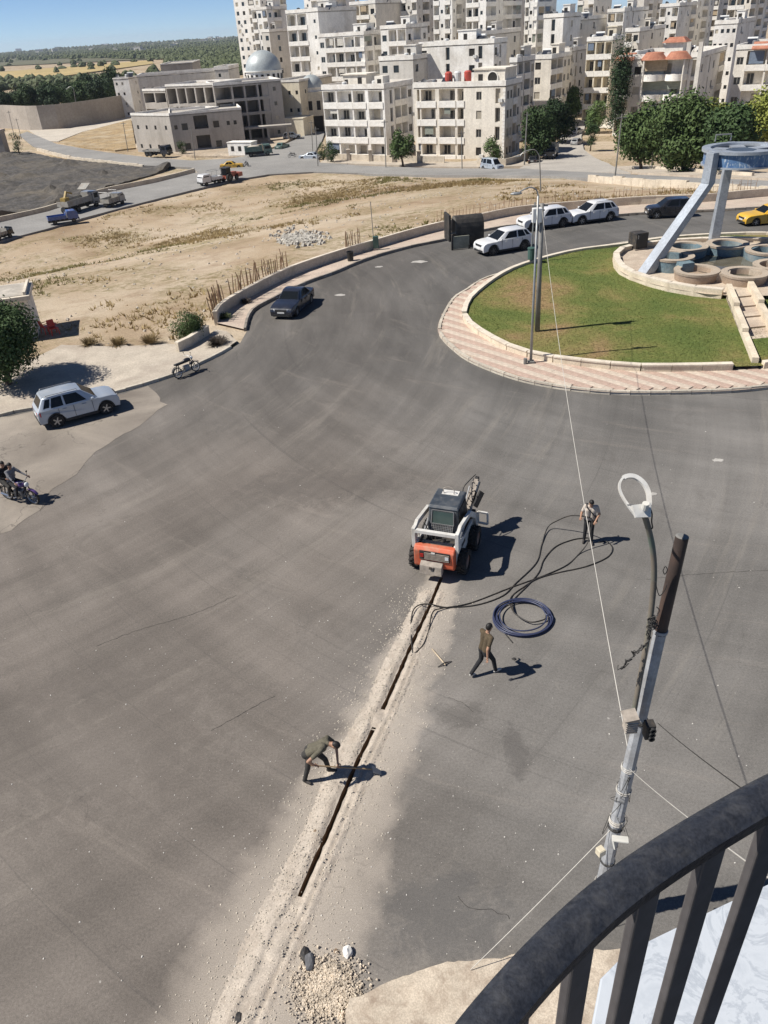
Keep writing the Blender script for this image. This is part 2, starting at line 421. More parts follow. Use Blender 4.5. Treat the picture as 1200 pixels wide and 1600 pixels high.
# ------------------------------------------------------------------ ground sheets
def region(polys, holes=(), step=2.0, zf=None, grid=None, dens=None):
    """triangulate polygons (plan) on the terrain; grid: extra inner points"""
    mb = MB(); V = []; E = []
    for poly in list(polys) + list(holes):
        o = len(V); P = [Vector((p[0], p[1])) for p in poly]
        Q = []
        for i, p in enumerate(P):
            q = P[(i + 1) % len(P)]; k = max(1, int((q - p).length / (dens or step)))
            Q += [p.lerp(q, j / k) for j in range(k)]
        V += Q; E += [(o + i, o + (i + 1) % len(Q)) for i in range(len(Q))]
    if grid is None:
        A = np.array([p[:2] for pl in polys for p in pl]); x0, y0 = A.min(0); x1, y1 = A.max(0)
        gx, gy = np.meshgrid(np.arange(x0 + step * .37, x1, step), np.arange(y0 + step * .41, y1, step))
        grid = np.stack([gx.ravel(), gy.ravel()], 1)
    k = np.zeros(len(grid), bool)
    for p in polys: k |= inside(xy(p), grid)
    for h in holes: k &= ~inside(xy(h), grid)
    V += [Vector(p) for p in grid[k]]
    vo, eo, fo = delaunay_2d_cdt(V, E, [], 0, 1e-5)[:3]
    fo = [f for f in fo if len(f) == 3]
    A = np.array([tuple(v) for v in vo]); cen = A[np.array(fo)].mean(1)
    k = np.zeros(len(cen), bool)
    for p in polys: k |= inside(xy(p), cen)
    for h in holes: k &= ~inside(xy(h), cen)
    zf = zf or (lambda x, y: T(x, y))
    mb.v = [(v.x, v.y, zf(v.x, v.y)) for v in vo]
    mb.f = [tuple(f) for f, q in zip(fo, k) if q]; mb.m = [0] * len(mb.f)
    # make all faces look up
    ff = []
    for f in mb.f:
        a, b_, c = (mb.v[i] for i in f)
        ff.append(f if (b_[0] - a[0]) * (c[1] - a[1]) - (b_[1] - a[1]) * (c[0] - a[0]) > 0 else f[::-1])
    mb.f = ff
    return mb
def pxs(L, n=5, closed=False): return catmull([G(*p) for p in L], n, closed)

KERB_W = pxs([(-170, 700), (0, 652), (53, 641), (120, 630), (191, 613), (273, 588), (322, 566), (350, 552), (375, 536)], 4)
KERB_N = pxs([(386, 517), (391, 497), (401, 484), (429, 469), (475, 446), (527, 427), (557, 414), (597, 400), (650, 386), (695, 377),
              (757, 362), (816, 353), (890, 345), (963, 339), (1016, 335), (1092, 332), (1200, 326), (1420, 312)], 4)
WALL_N = pxs([(341, 507), (350, 494), (370, 480), (420, 452), (470, 429), (540, 405), (590, 390), (640, 375), (690, 362), (757, 348),
              (820, 336), (900, 329), (1010, 321), (1100, 318), (1200, 309), (1420, 296)], 4)
ISLAND = pxs([(684, 518), (689, 499), (706, 470), (728, 455), (758, 437), (827, 417), (888, 398), (983, 380), (1037, 373), (1113, 368), (1200, 366),
              (1300, 375), (1420, 405), (1500, 460), (1490, 530), (1350, 588), (1200, 609), (1113, 616), (983, 618), (897, 612), (810, 596), (736, 568), (706, 547), (689, 530)], 5, True)
TRENCH = [G(*p) for p in [(690, 902), (672, 945), (650, 992), (625, 1048), (600, 1104), (578, 1150), (553, 1202), (520, 1282), (490, 1350), (465, 1408)]]
TRENCH = resample(catmull(TRENCH, 5), .12)
TRENCH = [p + Vector((.012 * mnoise.noise(Vector((i * .35, 3, 0))), 0, 0)) for i, p in enumerate(TRENCH)]
tw = [.052 + .022 * mnoise.noise(Vector((i * .5, 9, 0))) + .02 * mnoise.noise(Vector((i * 1.7, 4, 0))) for i in range(len(TRENCH))]
def trench_side(sg):
    o = offset(TRENCH, sg); return [a.lerp(b, w) for a, b, w in zip(TRENCH, o, tw)]
TL, TR = trench_side(1), trench_side(-1)
SLOT = TL + TR[::-1]

ASPH = KERB_W + KERB_N + [Vector((85, 70, 0)), Vector((85, .5, 0)), Vector((-70, .5, 0)), Vector((-70, 24, 0))]
road = struct('asphalt_road', region([ASPH], [SLOT], 2.5), m_asph)
# slot cut into the road
m_trench = mat('trench_soil', (.23, .165, .11), .95, var=.3, scale=5, fine=40, bump=.6, bscale=30)
mb = MB(); D = .42
for i in range(len(TRENCH) - 1):
    a, b_, c, d = TL[i], TL[i + 1], TR[i + 1], TR[i]; dz = Vector((0, 0, -D))
    mb.quad(a, a + dz, b_ + dz, b_); mb.quad(d, c, c + dz, d + dz); mb.quad(a + dz, d + dz, c + dz, b_ + dz)
a, d = TL[0], TR[0]; dz = Vector((0, 0, -D)); mb.quad(a, d, d + dz, a + dz)
a, d = TL[-1], TR[-1]; mb.quad(a, a + dz, d + dz, d)
struct('trench', mb, m_trench)

# the wide ground sheet with the junction left out of it
def ground_grid():
    P = []
    y = 1.5
    while y < 9000:
        st = 2.2 if y < 175 else max(2.2, (y - 160) * .12)
        half = max(130, y * .85); x = -half
        sx = st if y < 175 else st
        while x < half:
            P.append((x + random.uniform(-.2, .2) * sx, y + random.uniform(-.2, .2) * st)); x += sx
        y += st
    return np.array(P)
def ground_z(x, y):
    z = T(x, y)
    if y > 40: z += .22 * mnoise.noise(Vector((x * .11, y * .11, 1))) * min(1, (y - 40) / 20) + .10 * mnoise.noise(Vector((x * .4, y * .4, 5))) * min(1, (y - 45) / 20)
    if y > 900 and x < 0: z += 22 * min(1, -x / 200) * max(0, mnoise.noise(Vector((x * .0006 + 3, y * .0006, 2)))) * min(1, (y - 900) / 1500)
    return z - .04
OUT = [Vector((-7600, 9000, 0)), Vector((-125, 1, 0)), Vector((-71, 1, 0)), Vector((-71, 24, 0))] + KERB_W + KERB_N + [Vector((86, 70, 0)), Vector((86, 1, 0)), Vector((130, 1, 0)), Vector((7600, 9000, 0))]
gr = struct('ground', region([OUT], [], 40, zf=ground_z, grid=ground_grid(), dens=60), m_sand, smooth=True)

def sheet(name, px, m, dz, step=2.0, n=4, smooth=False, zf=None, world=False):
    P = px if world else pxs(px, n, True) if n else [G(*p) for p in px]
    zf = zf or (lambda x, y: T(x, y) + dz); mb = region([P], [], step, zf=zf)
    for a, b_ in zip(P, list(P[1:]) + [P[0]]):          # a skirt closes the edge down to the ground
        k = max(1, int(math.hypot(b_[0] - a[0], b_[1] - a[1]) / step))
        for j in range(k):
            p, q = (a[0] + (b_[0] - a[0]) * j / k, a[1] + (b_[1] - a[1]) * j / k), (a[0] + (b_[0] - a[0]) * (j + 1) / k, a[1] + (b_[1] - a[1]) * (j + 1) / k)
            if dz > .05: mb.quad((*p, zf(*p)), (*q, zf(*q)), (*q, zf(*q) - .9), (*p, zf(*p) - .9))
    return struct(name, mb, m, smooth)
# worn paving at the left
sheet('worn_road_surface', rough([G(*q) for q in [(-170, 702), (0, 654), (53, 643), (120, 632), (191, 615), (233, 604), (261, 633), (206, 672), (150, 704), (122, 741), (81, 764), (62, 797), (16, 829), (-90, 880), (-260, 900)]], .28, .35), m_old, .008, world=True)
# lower roads
ZR = .30
low_edge_n = [(-70, 364), (0, 351), (77, 333), (161, 305), (245, 288), (311, 271), (300, 264), (210, 260), (115, 247), (52, 230), (30, 212), (43, 207), (90, 227), (167, 240), (233, 248), (300, 253), (360, 250), (400, 243), (435, 232), (462, 220), (487, 207), (508, 208), (503, 222), (492, 240), (500, 256), (560, 261), (640, 264), (760, 266), (860, 266), (900, 271), (1000, 277), (1100, 283), (1200, 287), (1420, 296)]
low_edge_s = [(1420, 312), (1200, 299), (1100, 293), (1000, 287), (900, 281), (860, 278), (760, 277), (640, 276), (560, 273), (490, 271), (420, 275), (371, 283), (315, 296), (252, 312), (189, 328), (129, 344), (73, 361), (0, 380), (-70, 396)]
sheet('lower_road', low_edge_n + low_edge_s, m_lowroad, ZR, n=0, step=4)
sheet('side_street', [(812, 265), (845, 250), (866, 236), (880, 210), (886, 192), (905, 188), (916, 196), (908, 215), (912, 236), (950, 258), (985, 274)], mat('street_concrete', (.36, .33, .29), .9, var=.12, scale=.2, fine=3), ZR + .02, n=0, step=5)
# dark gravel yard with heaps
HEAPS = [(random.uniform(0, 1), random.uniform(0, 1), random.uniform(.5, 1.5), random.uniform(1.8, 4.2)) for _ in range(95)]
yard_px = [(-60, 352), (0, 343), (77, 327), (150, 304), (190, 288), (235, 276), (268, 263), (215, 260), (150, 255), (90, 249), (50, 240), (0, 238), (-60, 240)]
YP = [G(*p) for p in yard_px]; ya = np.array([(p.x, p.y) for p in YP]); y_lo, y_hi = ya.min(0), ya.max(0)
HP = [(y_lo[0] + a * (y_hi[0] - y_lo[0]), y_lo[1] + b * (y_hi[1] - y_lo[1]), h, r) for a, b, h, r in HEAPS]
def yard_z(x, y):
    d = .12
    for hx, hy, h, r in HP:
        q = math.hypot(x - hx, y - hy) / r
        if q < 1: d = max(d, h * (1 - q) ** .9 * .95)
    return T(x, y) + .15 + d + .25 * mnoise.noise(Vector((x * .8, y * .8, 0)))
sheet('gravel_yard', YP, m_grav, 1, step=1.0, zf=yard_z, world=True)
# dry field and the plain behind the big wall
sheet('dry_field', [(-60, 103), (60, 97), (150, 92), (235, 90), (240, 101), (160, 112), (90, 122), (0, 128), (-60, 132)], m_field, 1.2, n=0, step=20)
m_verge = mat('verge_dry_grass', (.30, .215, .115), .95, var=.35, scale=.35, col2=(.40, .33, .23), amt=.8, c2scale=.18, fine=4, bump=.5, bscale=6)
sheet('grass_verge', [(92, 224), (130, 208), (205, 188), (213, 233), (180, 237), (140, 233)], m_verge, .35, n=0, step=3)
m_pale = mat('pale_track', (.47, .42, .35), .95, var=.12, scale=.3, fine=3)
sheet('dirt_track', [(46, 205), (110, 202), (200, 184), (212, 182), (206, 190), (130, 207), (92, 222), (70, 222)], m_pale, .28, n=0, step=4)
sheet('building_yard', [(206, 232), (300, 246), (380, 247), (440, 228), (480, 206), (470, 200), (420, 205), (380, 215), (300, 228), (215, 225)], mat('yard_rubble', (.40, .33, .25), .95, var=.2, scale=.3, col2=(.27, .2, .13), amt=.6, c2scale=.2, fine=2, bump=.6, bscale=2), .33, n=0, step=2,
      zf=lambda x, y: T(x, y) + .33 + .5 * max(0, mnoise.noise(Vector((x * .2, y * .2, 7)))))

# ------------------------------------------------------------------ kerbs, pavements, low walls
m_kerb = mat('kerb_stone', (.50, .45, .37), .9, var=.16, scale=1.5, col2=(.17, .14, .12), amt=.6, c2scale=1.2, fine=20, rnd=.14)
def kerb(name, line, h=.15, w=.18, L=.9, side=1, maxn=300, closed=False, m_=None):
    root = tag(link(name, None), kind='structure')
    line = resample(line + ([line[0]] if closed else []), L)
    var = []
    for k in range(5):
        b_ = MB(); e = .012 + .03 * (k == 3); j = random.uniform(-.012, .012)
        b_.hexa([(-L / 2 + .012, 0, -.25), (L / 2 - .012, 0, -.25), (L / 2 - .012, w, -.25), (-L / 2 + .012, w, -.25)],
                [(-L / 2 + .012, .02 + e, h + j), (L / 2 - .012, .025, h), (L / 2 - .012, w, h + j), (-L / 2 + .012, w, h)])
        var.append(b_.mesh('kerb_stone', m_ or m_kerb))
    segs = [(a, b_) for a, b_ in zip(line, line[1:])]
    segs.sort(key=lambda s_: -px_size(s_[0]))
    for i, (a, b_) in enumerate(segs):
        o = link('kerb_stone', random.choice(var), root)
        mid = (a + b_) / 2; d = b_ - a
        o.location = (mid.x, mid.y, T(mid.x, mid.y) + random.uniform(-.012, .012))
        o.rotation_euler = (random.uniform(-.02, .02), -math.atan2(T(b_.x, b_.y) - T(a.x, a.y), math.hypot(d.x, d.y)), math.atan2(d.y, d.x) + random.uniform(-.012, .012) + (0 if side > 0 else PI))
        if abs(d.length - L) > .02: o.scale.x = d.length / L
    return root
kerb('west_kerb', KERB_W, side=1)
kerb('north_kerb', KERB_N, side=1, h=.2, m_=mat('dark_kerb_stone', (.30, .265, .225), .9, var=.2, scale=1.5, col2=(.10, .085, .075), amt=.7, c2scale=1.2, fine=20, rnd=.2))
kerb('island_kerb', ISLAND, side=-1, closed=True, h=.2)

def walk_sheet(name, near, far, m, dz=.12, step=1.6):
    P = near + far[::-1]
    return struct(name, region([P], [], step, zf=lambda x, y: T(x, y) + dz), m)
m_pink = mat('pinkish_pavement', (.43, .345, .28), .9, var=.16, scale=.9, col2=(.45, .39, .31), amt=.8, c2scale=.5, fine=10, bump=.25, bscale=14)
walk_sheet('north_pavement', offset(KERB_N, .17), offset(WALL_N, .1), m_pink)
apron = offset(KERB_W, .17) + [G(356, 519), G(341, 517), G(282, 552), G(276, 540), G(168, 543), G(95, 541), G(60, 560), G(0, 585), G(-170, 625)]
ch = [apron[len(KERB_W) - 1]] + apron[len(KERB_W):] + [apron[0]]; kk = max(1, int((Vector((ch[0].x, ch[0].y)) - Vector((ch[-1].x, ch[-1].y))).length / .5))
apron = apron[:len(KERB_W)] + rough(ch, .3, .5)[2:-kk - 1]
struct('corner_pavement', region([apron], [], 1.5, zf=lambda x, y: T(x, y) + .115), m_walk)

m_wall = mat('pale_plaster_wall', (.56, .49, .39), .9, var=.12, scale=.9, col2=(.33, .27, .2), amt=.55, c2scale=.8, fine=9, bump=.2, bscale=10)
m_cope = mat('pale_coping', (.62, .55, .45), .85, var=.1, scale=1.2, col2=(.4, .33, .26), amt=.5, c2scale=.9, fine=12)
def wall_strip(mb, line, z0, z1, t, dz=T):
    L = line; O = offset(L, t)
    n = len(L)
    for i in range(n - 1):
        q = []
        for p in (L[i], L[i + 1], O[i + 1], O[i]): q.append((p.x, p.y, T(p.x, p.y)))
        mb.hexa([(a, b_, c + z0) for a, b_, c in q], [(a, b_, c + z1) for a, b_, c in q])
    return mb
def low_wall(name, label, line, h=.75, t=.22, over=.03, cop=True, piece=None):
    root = thing(name, label, 'wall')
    if piece:
        line = resample(line, piece)
        for i in range(len(line) - 1):
            hh = h * random.uniform(.85, 1.1)
            wall_strip(MB(), [line[i], line[i].lerp(line[i + 1], .985)], -.4, hh, t).build('block', m_wall, root)
        return root
    wall_strip(MB(), line, -.4, h, t).build('wall_face', m_wall, root)
    if cop: wall_strip(MB(), offset(line, -over), h, h + .07, t + 2 * over).build('coping', m_cope, root)
    return root
low_wall('boundary_wall', 'long curved pale plaster wall between the pavement and the bare earth lot', resample(WALL_N, 1.3))
low_wall('boundary_wall', 'short pale wall piece sloping down beside the green round bush', resample(catmull([G(281, 553), G(300, 544), G(320, 531), G(340, 518)], 4), 1.0), .6)
low_wall('block_wall', 'stepped white concrete blocks along the far road behind the island monument', resample(catmull([G(918, 283), G(1000, 290), G(1060, 294), G(1120, 299), G(1190, 305), G(1330, 312)], 4), 1.0), .75, .4, piece=2.4)
low_wall('stone_wall', 'low grey wall along the road edge of the dark gravel yard', resample(catmull([G(-60, 361), G(0, 348), G(77, 331), G(161, 303), G(245, 286), G(300, 272), G(311, 268)], 4), 3.0), .9, .35, cop=False)
low_wall('stone_wall', 'broken white stone wall along the upper edge of the gravel yard', resample(catmull([G(58, 236), G(115, 250), G(180, 258), G(235, 264)], 4), 1.0), .7, .5, piece=2.1)
# big concrete compound wall far left
bw = catmull([G(-90, 199), G(0, 200), G(58, 204), G(110, 200), G(170, 190), G(224, 178)], 5)
m_conc = mat('raw_concrete_wall', (.37, .33, .285), .92, var=.1, scale=.12, col2=(.25, .22, .19), amt=.5, c2scale=.1, fine=1.5)
root = thing('compound_wall', 'tall plain concrete compound wall below the dark trees', 'wall')
hh = at(58, 165, G(58, 204).y).z - G(58, 204).z
bw = resample(bw, 6.0)
for i in range(len(bw) - 1):
    wall_strip(MB(), [bw[i], bw[i].lerp(bw[i + 1], .992)], -.5, hh, .4).build('wall_panel', m_conc, root)

# ------------------------------------------------------------------ roundabout island
RING_IN = pxs([(729, 500), (732, 488), (745, 469), (788, 437), (832, 419), (897, 402), (957, 394), (983, 391), (1040, 382), (1113, 377), (1200, 375), (1290, 386), (1380, 412), (1440, 460), (1430, 515), (1330, 560),
               (1230, 575), (1146, 581), (1005, 583), (940, 578), (866, 569), (810, 556), (767, 535), (738, 515)], 5, True)
zI = .17
struct('island_pavement', region([[p for p in ISLAND]], [], 2.0, zf=lambda x, y: T(x, y) + zI - .03), mat('paving_bed', (.36, .29, .24), .95, var=.15, fine=9))
m_tileA = mat('paving_tile_cream', (.50, .42, .34), .85, var=.12, scale=2, fine=18, rnd=.05, col2=(.36, .29, .23), amt=.4)
m_tileB = mat('paving_tile_red', (.42, .305, .245), .85, var=.12, scale=2, fine=18, rnd=.05, col2=(.36, .29, .23), amt=.4)
tl = .42; tmesh = {}
for k, m_ in (('A', m_tileA), ('B', m_tileB)):
    tmesh[k] = MB().box(-tl / 2 + .001, tl / 2 - .001, -tl / 2 + .008, tl / 2 - .008, -.03, .012).mesh('paving_tile', m_)
ri = inside; isl = xy(ISLAND); rin = xy(RING_IN)
ang = math.atan2((G(790, 520) - G(700, 500)).y, (G(790, 520) - G(700, 500)).x) - .12
ca, sa = math.cos(ang), math.sin(ang); tiles = []
A = np.array(isl)
for i in range(-140, 140):
    for j in range(-140, 140):
        tiles.append((22 + (i * ca - j * sa) * tl, 47 + (i * sa + j * ca) * tl, i, j))
TA = np.array([(t[0], t[1]) for t in tiles])
sh = [(p - Vector((22, 47, 0))) for p in ISLAND]
isl_s = [(22 + q.x * .988, 47 + q.y * .983) for q in sh]
k = inside(isl_s, TA) & ~inside(rin, TA)
sel = [t for t, q in zip(tiles, k) if q]
sel.sort(key=lambda t: -px_size((t[0], t[1], 0)))
vis = [t for t in sel if 0 < project((t[0], t[1], .17))[0] < 1210]
pav = bpy.data.objects['island_pavement']
rest = MB(); rest_m = []
for n_, (x, y, i, j) in enumerate(vis):
    kind = 'B' if (j % 2) else 'A'
    if n_ < 300:
        o = link('paving_tile', tmesh[kind], pav, (x, y, T(x, y) + zI + random.uniform(-.004, .004)), ang)
    else:
        h = tl / 2 - .008; z = T(x, y) + zI
        c_ = [(x + (u * ca - v_ * sa) * h, y + (u * sa + v_ * ca) * h) for u, v_ in ((-1, -1), (1, -1), (1, 1), (-1, 1))]
        rest.hexa([(a, b_, z - .03) for a, b_ in c_], [(a, b_, z + .012) for a, b_ in c_], 1 if kind == 'B' else 0)
o = rest.build('paving_tiles', [m_tileA, m_tileB], pav); o['kind'] = 'stuff'

m_isl = mat('island_stone', (.62, .535, .41), .85, var=.12, scale=1.2, col2=(.40, .32, .23), amt=.5, c2scale=.9, fine=14, bump=.15, bscale=18)
root = thing('island_border_wall', 'low cream stone border wall round the lawn of the roundabout', 'wall')
ringw = resample(RING_IN + [RING_IN[0]], 1.4)
# the opening for the steps at the right
g0, g1 = G(1160, 580), G(1215, 575)
for i in range(len(ringw) - 1):
    a, b_ = ringw[i], ringw[i + 1]
    pa = project((a.x, a.y, .3))
    if 1156 < pa[0] < 1222 and pa[1] > 500: continue
    wall_strip(MB(), [a, a.lerp(b_, .992)], 0, .46, .26).build('stone_block', m_isl, root)
    wall_strip(MB(), [a - (b_ - a) * 0, a.lerp(b_, .995)], .462, .53, .30).build('coping_slab', m_cope, root)
# lawn
m, n, l, b = nodes('lawn_turf'); tc = ntc(n, l)
pt = nnoise(n, l, tc, .16, 5, .6, .5)
c = nramp(n, l, pt, [(.33, (.27, .19, .095)), (.41, (.21, .185, .07)), (.50, (.14, .16, .048)), (.66, (.09, .13, .036))])
f1 = nnoise(n, l, tc, 6, 5, .75)
c = nmix(n, l, 1, c, nramp(n, l, f1, [(.3, .6), (.7, 1.35)]), 'MULTIPLY')
l.new(c, b.inputs['Base Color']); b.inputs['Roughness'].default_value = .95; b.inputs['Specular IOR Level'].default_value = .1
l.new(nbump(n, l, nnoise(n, l, tc, 30, 4, .8), .8, .06), b.inputs['Normal'])
m_lawn = m
def lawn_z(x, y): return T(x, y) + .36 + .05 * mnoise.noise(Vector((x * .3, y * .3, 0)))
lawn_poly = offset(RING_IN + [RING_IN[0]], .2)[:-1]
struct('lawn', region([lawn_poly], [], .7, zf=lawn_z), m_lawn, True)
# short blades over the turf
mb = MB(); LA = np.array(xy(lawn_poly)); lo, hi = LA.min(0), LA.max(0)
P = np.random.default_rng(3).uniform(lo, (28, hi[1]), (52000, 2)); P = P[inside(xy(lawn_poly), P)]
for x, y in P:
    z = lawn_z(x, y) - .01; a = random.uniform(0, 6.28); h = random.uniform(.03, .085); w = random.uniform(.012, .025)
    dx, dy = math.cos(a) * w, math.sin(a) * w; lx, ly = random.uniform(-.03, .03), random.uniform(-.03, .03)
    mb.v += [(x - dx, y - dy, z), (x + dx, y + dy, z), (x + lx, y + ly, z + h)]; o_ = len(mb.v); mb.f.append((o_ - 3, o_ - 2, o_ - 1))
mb.m = [0] * len(mb.f)
tag(mb.build('grass_blades', m_lawn), 'short patchy green and brown grass on the roundabout lawn', 'grass', kind='stuff')

# fountain terrace
TERR = catmull([G(a_, b_, .36) for a_, b_ in ((957, 408), (960, 420), (970, 431), (988, 440), (1015, 449), (1048, 457), (1089, 464), (1115, 467), (1170, 469), (1250, 466), (1340, 450), (1380, 425), (1345, 400), (1240, 386), (1120, 382), (1020, 388), (970, 397))], 5, True)
zP = .62
m_plaza = mat('terrace_paving', (.45, .375, .295), .85, var=.15, scale=1.1, col2=(.30, .22, .17), amt=.6, c2scale=.5, fine=14)
struct('fountain_terrace', region([TERR], [], 1.5, zf=lambda x, y: T(x, y) + zP), m_plaza)
root = thing('terrace_wall', 'curved cream retaining wall round the fountain terrace', 'wall')
tw_ = resample(TERR + [TERR[0]], 1.6)
for i in range(len(tw_) - 1):
    a, b_ = tw_[i], tw_[i + 1]
    pa = project((a.x, a.y, .6))
    if 1118 < pa[0] < 1190 and pa[1] > 430: continue
    wall_strip(MB(), [a, a.lerp(b_, .995)], 0, .86, .34).build('stone_block', m_isl, root)
    wall_strip(MB(), [a, a.lerp(b_, .997)], .862, .93, .40).build('coping_slab', m_cope, root)
# steps from the terrace to the pavement, with cheek walls
root = thing('terrace_steps', 'cream stone steps and landings between cheek walls down from the fountain', 'steps')
sA0, sA1 = G(1130, 470), G(1172, 578); sB0, sB1 = G(1172, 466), G(1232, 572)
N = 7
for i in range(N):
    t0, t1 = i / N, (i + 1) / N - .004
    z = lerp(.66, .22, i / (N - 1))
    q = [sA0.lerp(sA1, t0), sB0.lerp(sB1, t0), sB0.lerp(sB1, t1), sA0.lerp(sA1, t1)]
    q = [(p.x, p.y) for p in q]
    MB().hexa([(a, b_, 0) for a, b_ in q], [(a, b_, z) for a, b_ in q]).build('step', m_plaza, root)
for a, b_, nm in ((sA0, sA1, 1), (sB0, sB1, -1)):
    d = (b_ - a); pr = Vector((d.y, -d.x, 0)).normalized() * (-.3 * nm) * (-1)
    for k in range(3):
        t0, t1 = k / 3, (k + 1) / 3 - .003
        p, q = a.lerp(b_, t0), a.lerp(b_, t1); w_ = pr * -1
        z = [1.02, .82, .62][k]
        c_ = [p, q, q + w_, p + w_]
        MB().hexa([(v_.x, v_.y, 0) for v_ in c_], [(v_.x, v_.y, z) for v_ in c_]).build('cheek_wall', m_isl, root)
# ------------------------------------------------------------------ buildings
def wtone(name, c, st=(.40, .35, .28), amt=.45): return mat(name, c, .9, var=.08, scale=.25, col2=st, amt=amt, c2scale=.16, fine=2.5, streak=.16)
TONE = {'white': wtone('white_stone_wall', (.80, .775, .725)), 'cream': wtone('cream_stone_wall', (.745, .69, .595)), 'yellow': wtone('yellow_stone_wall', (.69, .62, .48)),
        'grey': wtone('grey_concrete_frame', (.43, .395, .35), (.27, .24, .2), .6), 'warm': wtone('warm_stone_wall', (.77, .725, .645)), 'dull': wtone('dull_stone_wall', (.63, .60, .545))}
m_band = mat('balcony_band_stone', (.79, .76, .70), .85, var=.08, scale=.5, col2=(.42, .36, .3), amt=.45, c2scale=.4, fine=3)
m_pane = glassy('window_pane', (.018, .022, .026), .12)
m_void = mat('dark_room', (.03, .027, .024), .95)
m_shut = mat('roller_shutter', (.40, .36, .29), .8, var=.1, fine=8, rnd=.25)
m_frame = mat('window_frame', (.50, .47, .42), .6, var=.08)
m_tile = None
def roof_tile_mat():
    m, n, l, b = nodes('red_roof_tile'); tc = ntc(n, l)
    c = nramp(n, l, nnoise(n, l, tc, 1.2, 5, .7), [(.3, (.27, .10, .06)), (.6, (.42, .18, .11)), (.8, (.46, .27, .2))])
    l.new(c, b.inputs['Base Color']); b.inputs['Roughness'].default_value = .85
    w = n.new('ShaderNodeTexWave'); w.inputs['Scale'].default_value = 1.6; w.bands_direction = 'Z'; w.inputs['Distortion'].default_value = .4; l.new(tc, w.inputs['Vector'])
    l.new(nbump(n, l, w.outputs['Fac'], .6, .08), b.inputs['Normal']); return m
m_tile = roof_tile_mat()
UNIT_PANE = MB().box(-.5, .5, -.02, .02, 0, 1).mesh('pane', m_pane)
UNIT_VOID = MB().box(-.5, .5, -.02, .02, 0, 1).mesh('opening', m_void)
UNIT_SHUT = MB().box(-.5, .5, -.03, .03, 0, 1).mesh('shutter', m_shut)
_f = MB()
for x0, x1, z0, z1 in ((-.5, -.44, 0, 1), (.44, .5, 0, 1), (-.44, .44, 0, .05), (-.44, .44, .95, 1), (-.025, .025, .05, .95)): _f.box(x0, x1, -.05, .05, z0, z1)
UNIT_FRAME = _f.mesh('window', m_frame)
CURT = [MB().box(-.5, .5, -.012, .012, 0, 1).mesh('curtain', mat('curtain_%d' % k, c_, .9, var=.2, scale=6)) for k, c_ in enumerate(((.55, .52, .46), (.16, .20, .26), (.42, .33, .22), (.24, .26, .22)))]
AC_UNIT = MB().box(-.4, .4, -.2, .2, 0, .58).box(-.3, .1, -.215, -.2, .08, .5, 0).mesh('air_conditioner', mat('ac_white', (.6, .59, .56), .6))
def put_window(root, loc, rz, w, h, kind='pane', fine=True):
    if kind == 'shut': me, nm = UNIT_SHUT, 'shutter'
    elif kind == 'void': me, nm = UNIT_VOID, 'opening'
    else: me, nm = UNIT_PANE, 'window'
    if kind == 'pane' and fine:
        o = link('window', UNIT_FRAME, root, loc, rz); o.scale = (w, 1, h); link('pane', UNIT_PANE, o)
    else:
        o = link(nm, me, root, loc, rz); o.scale = (w, 1, h)
    return o
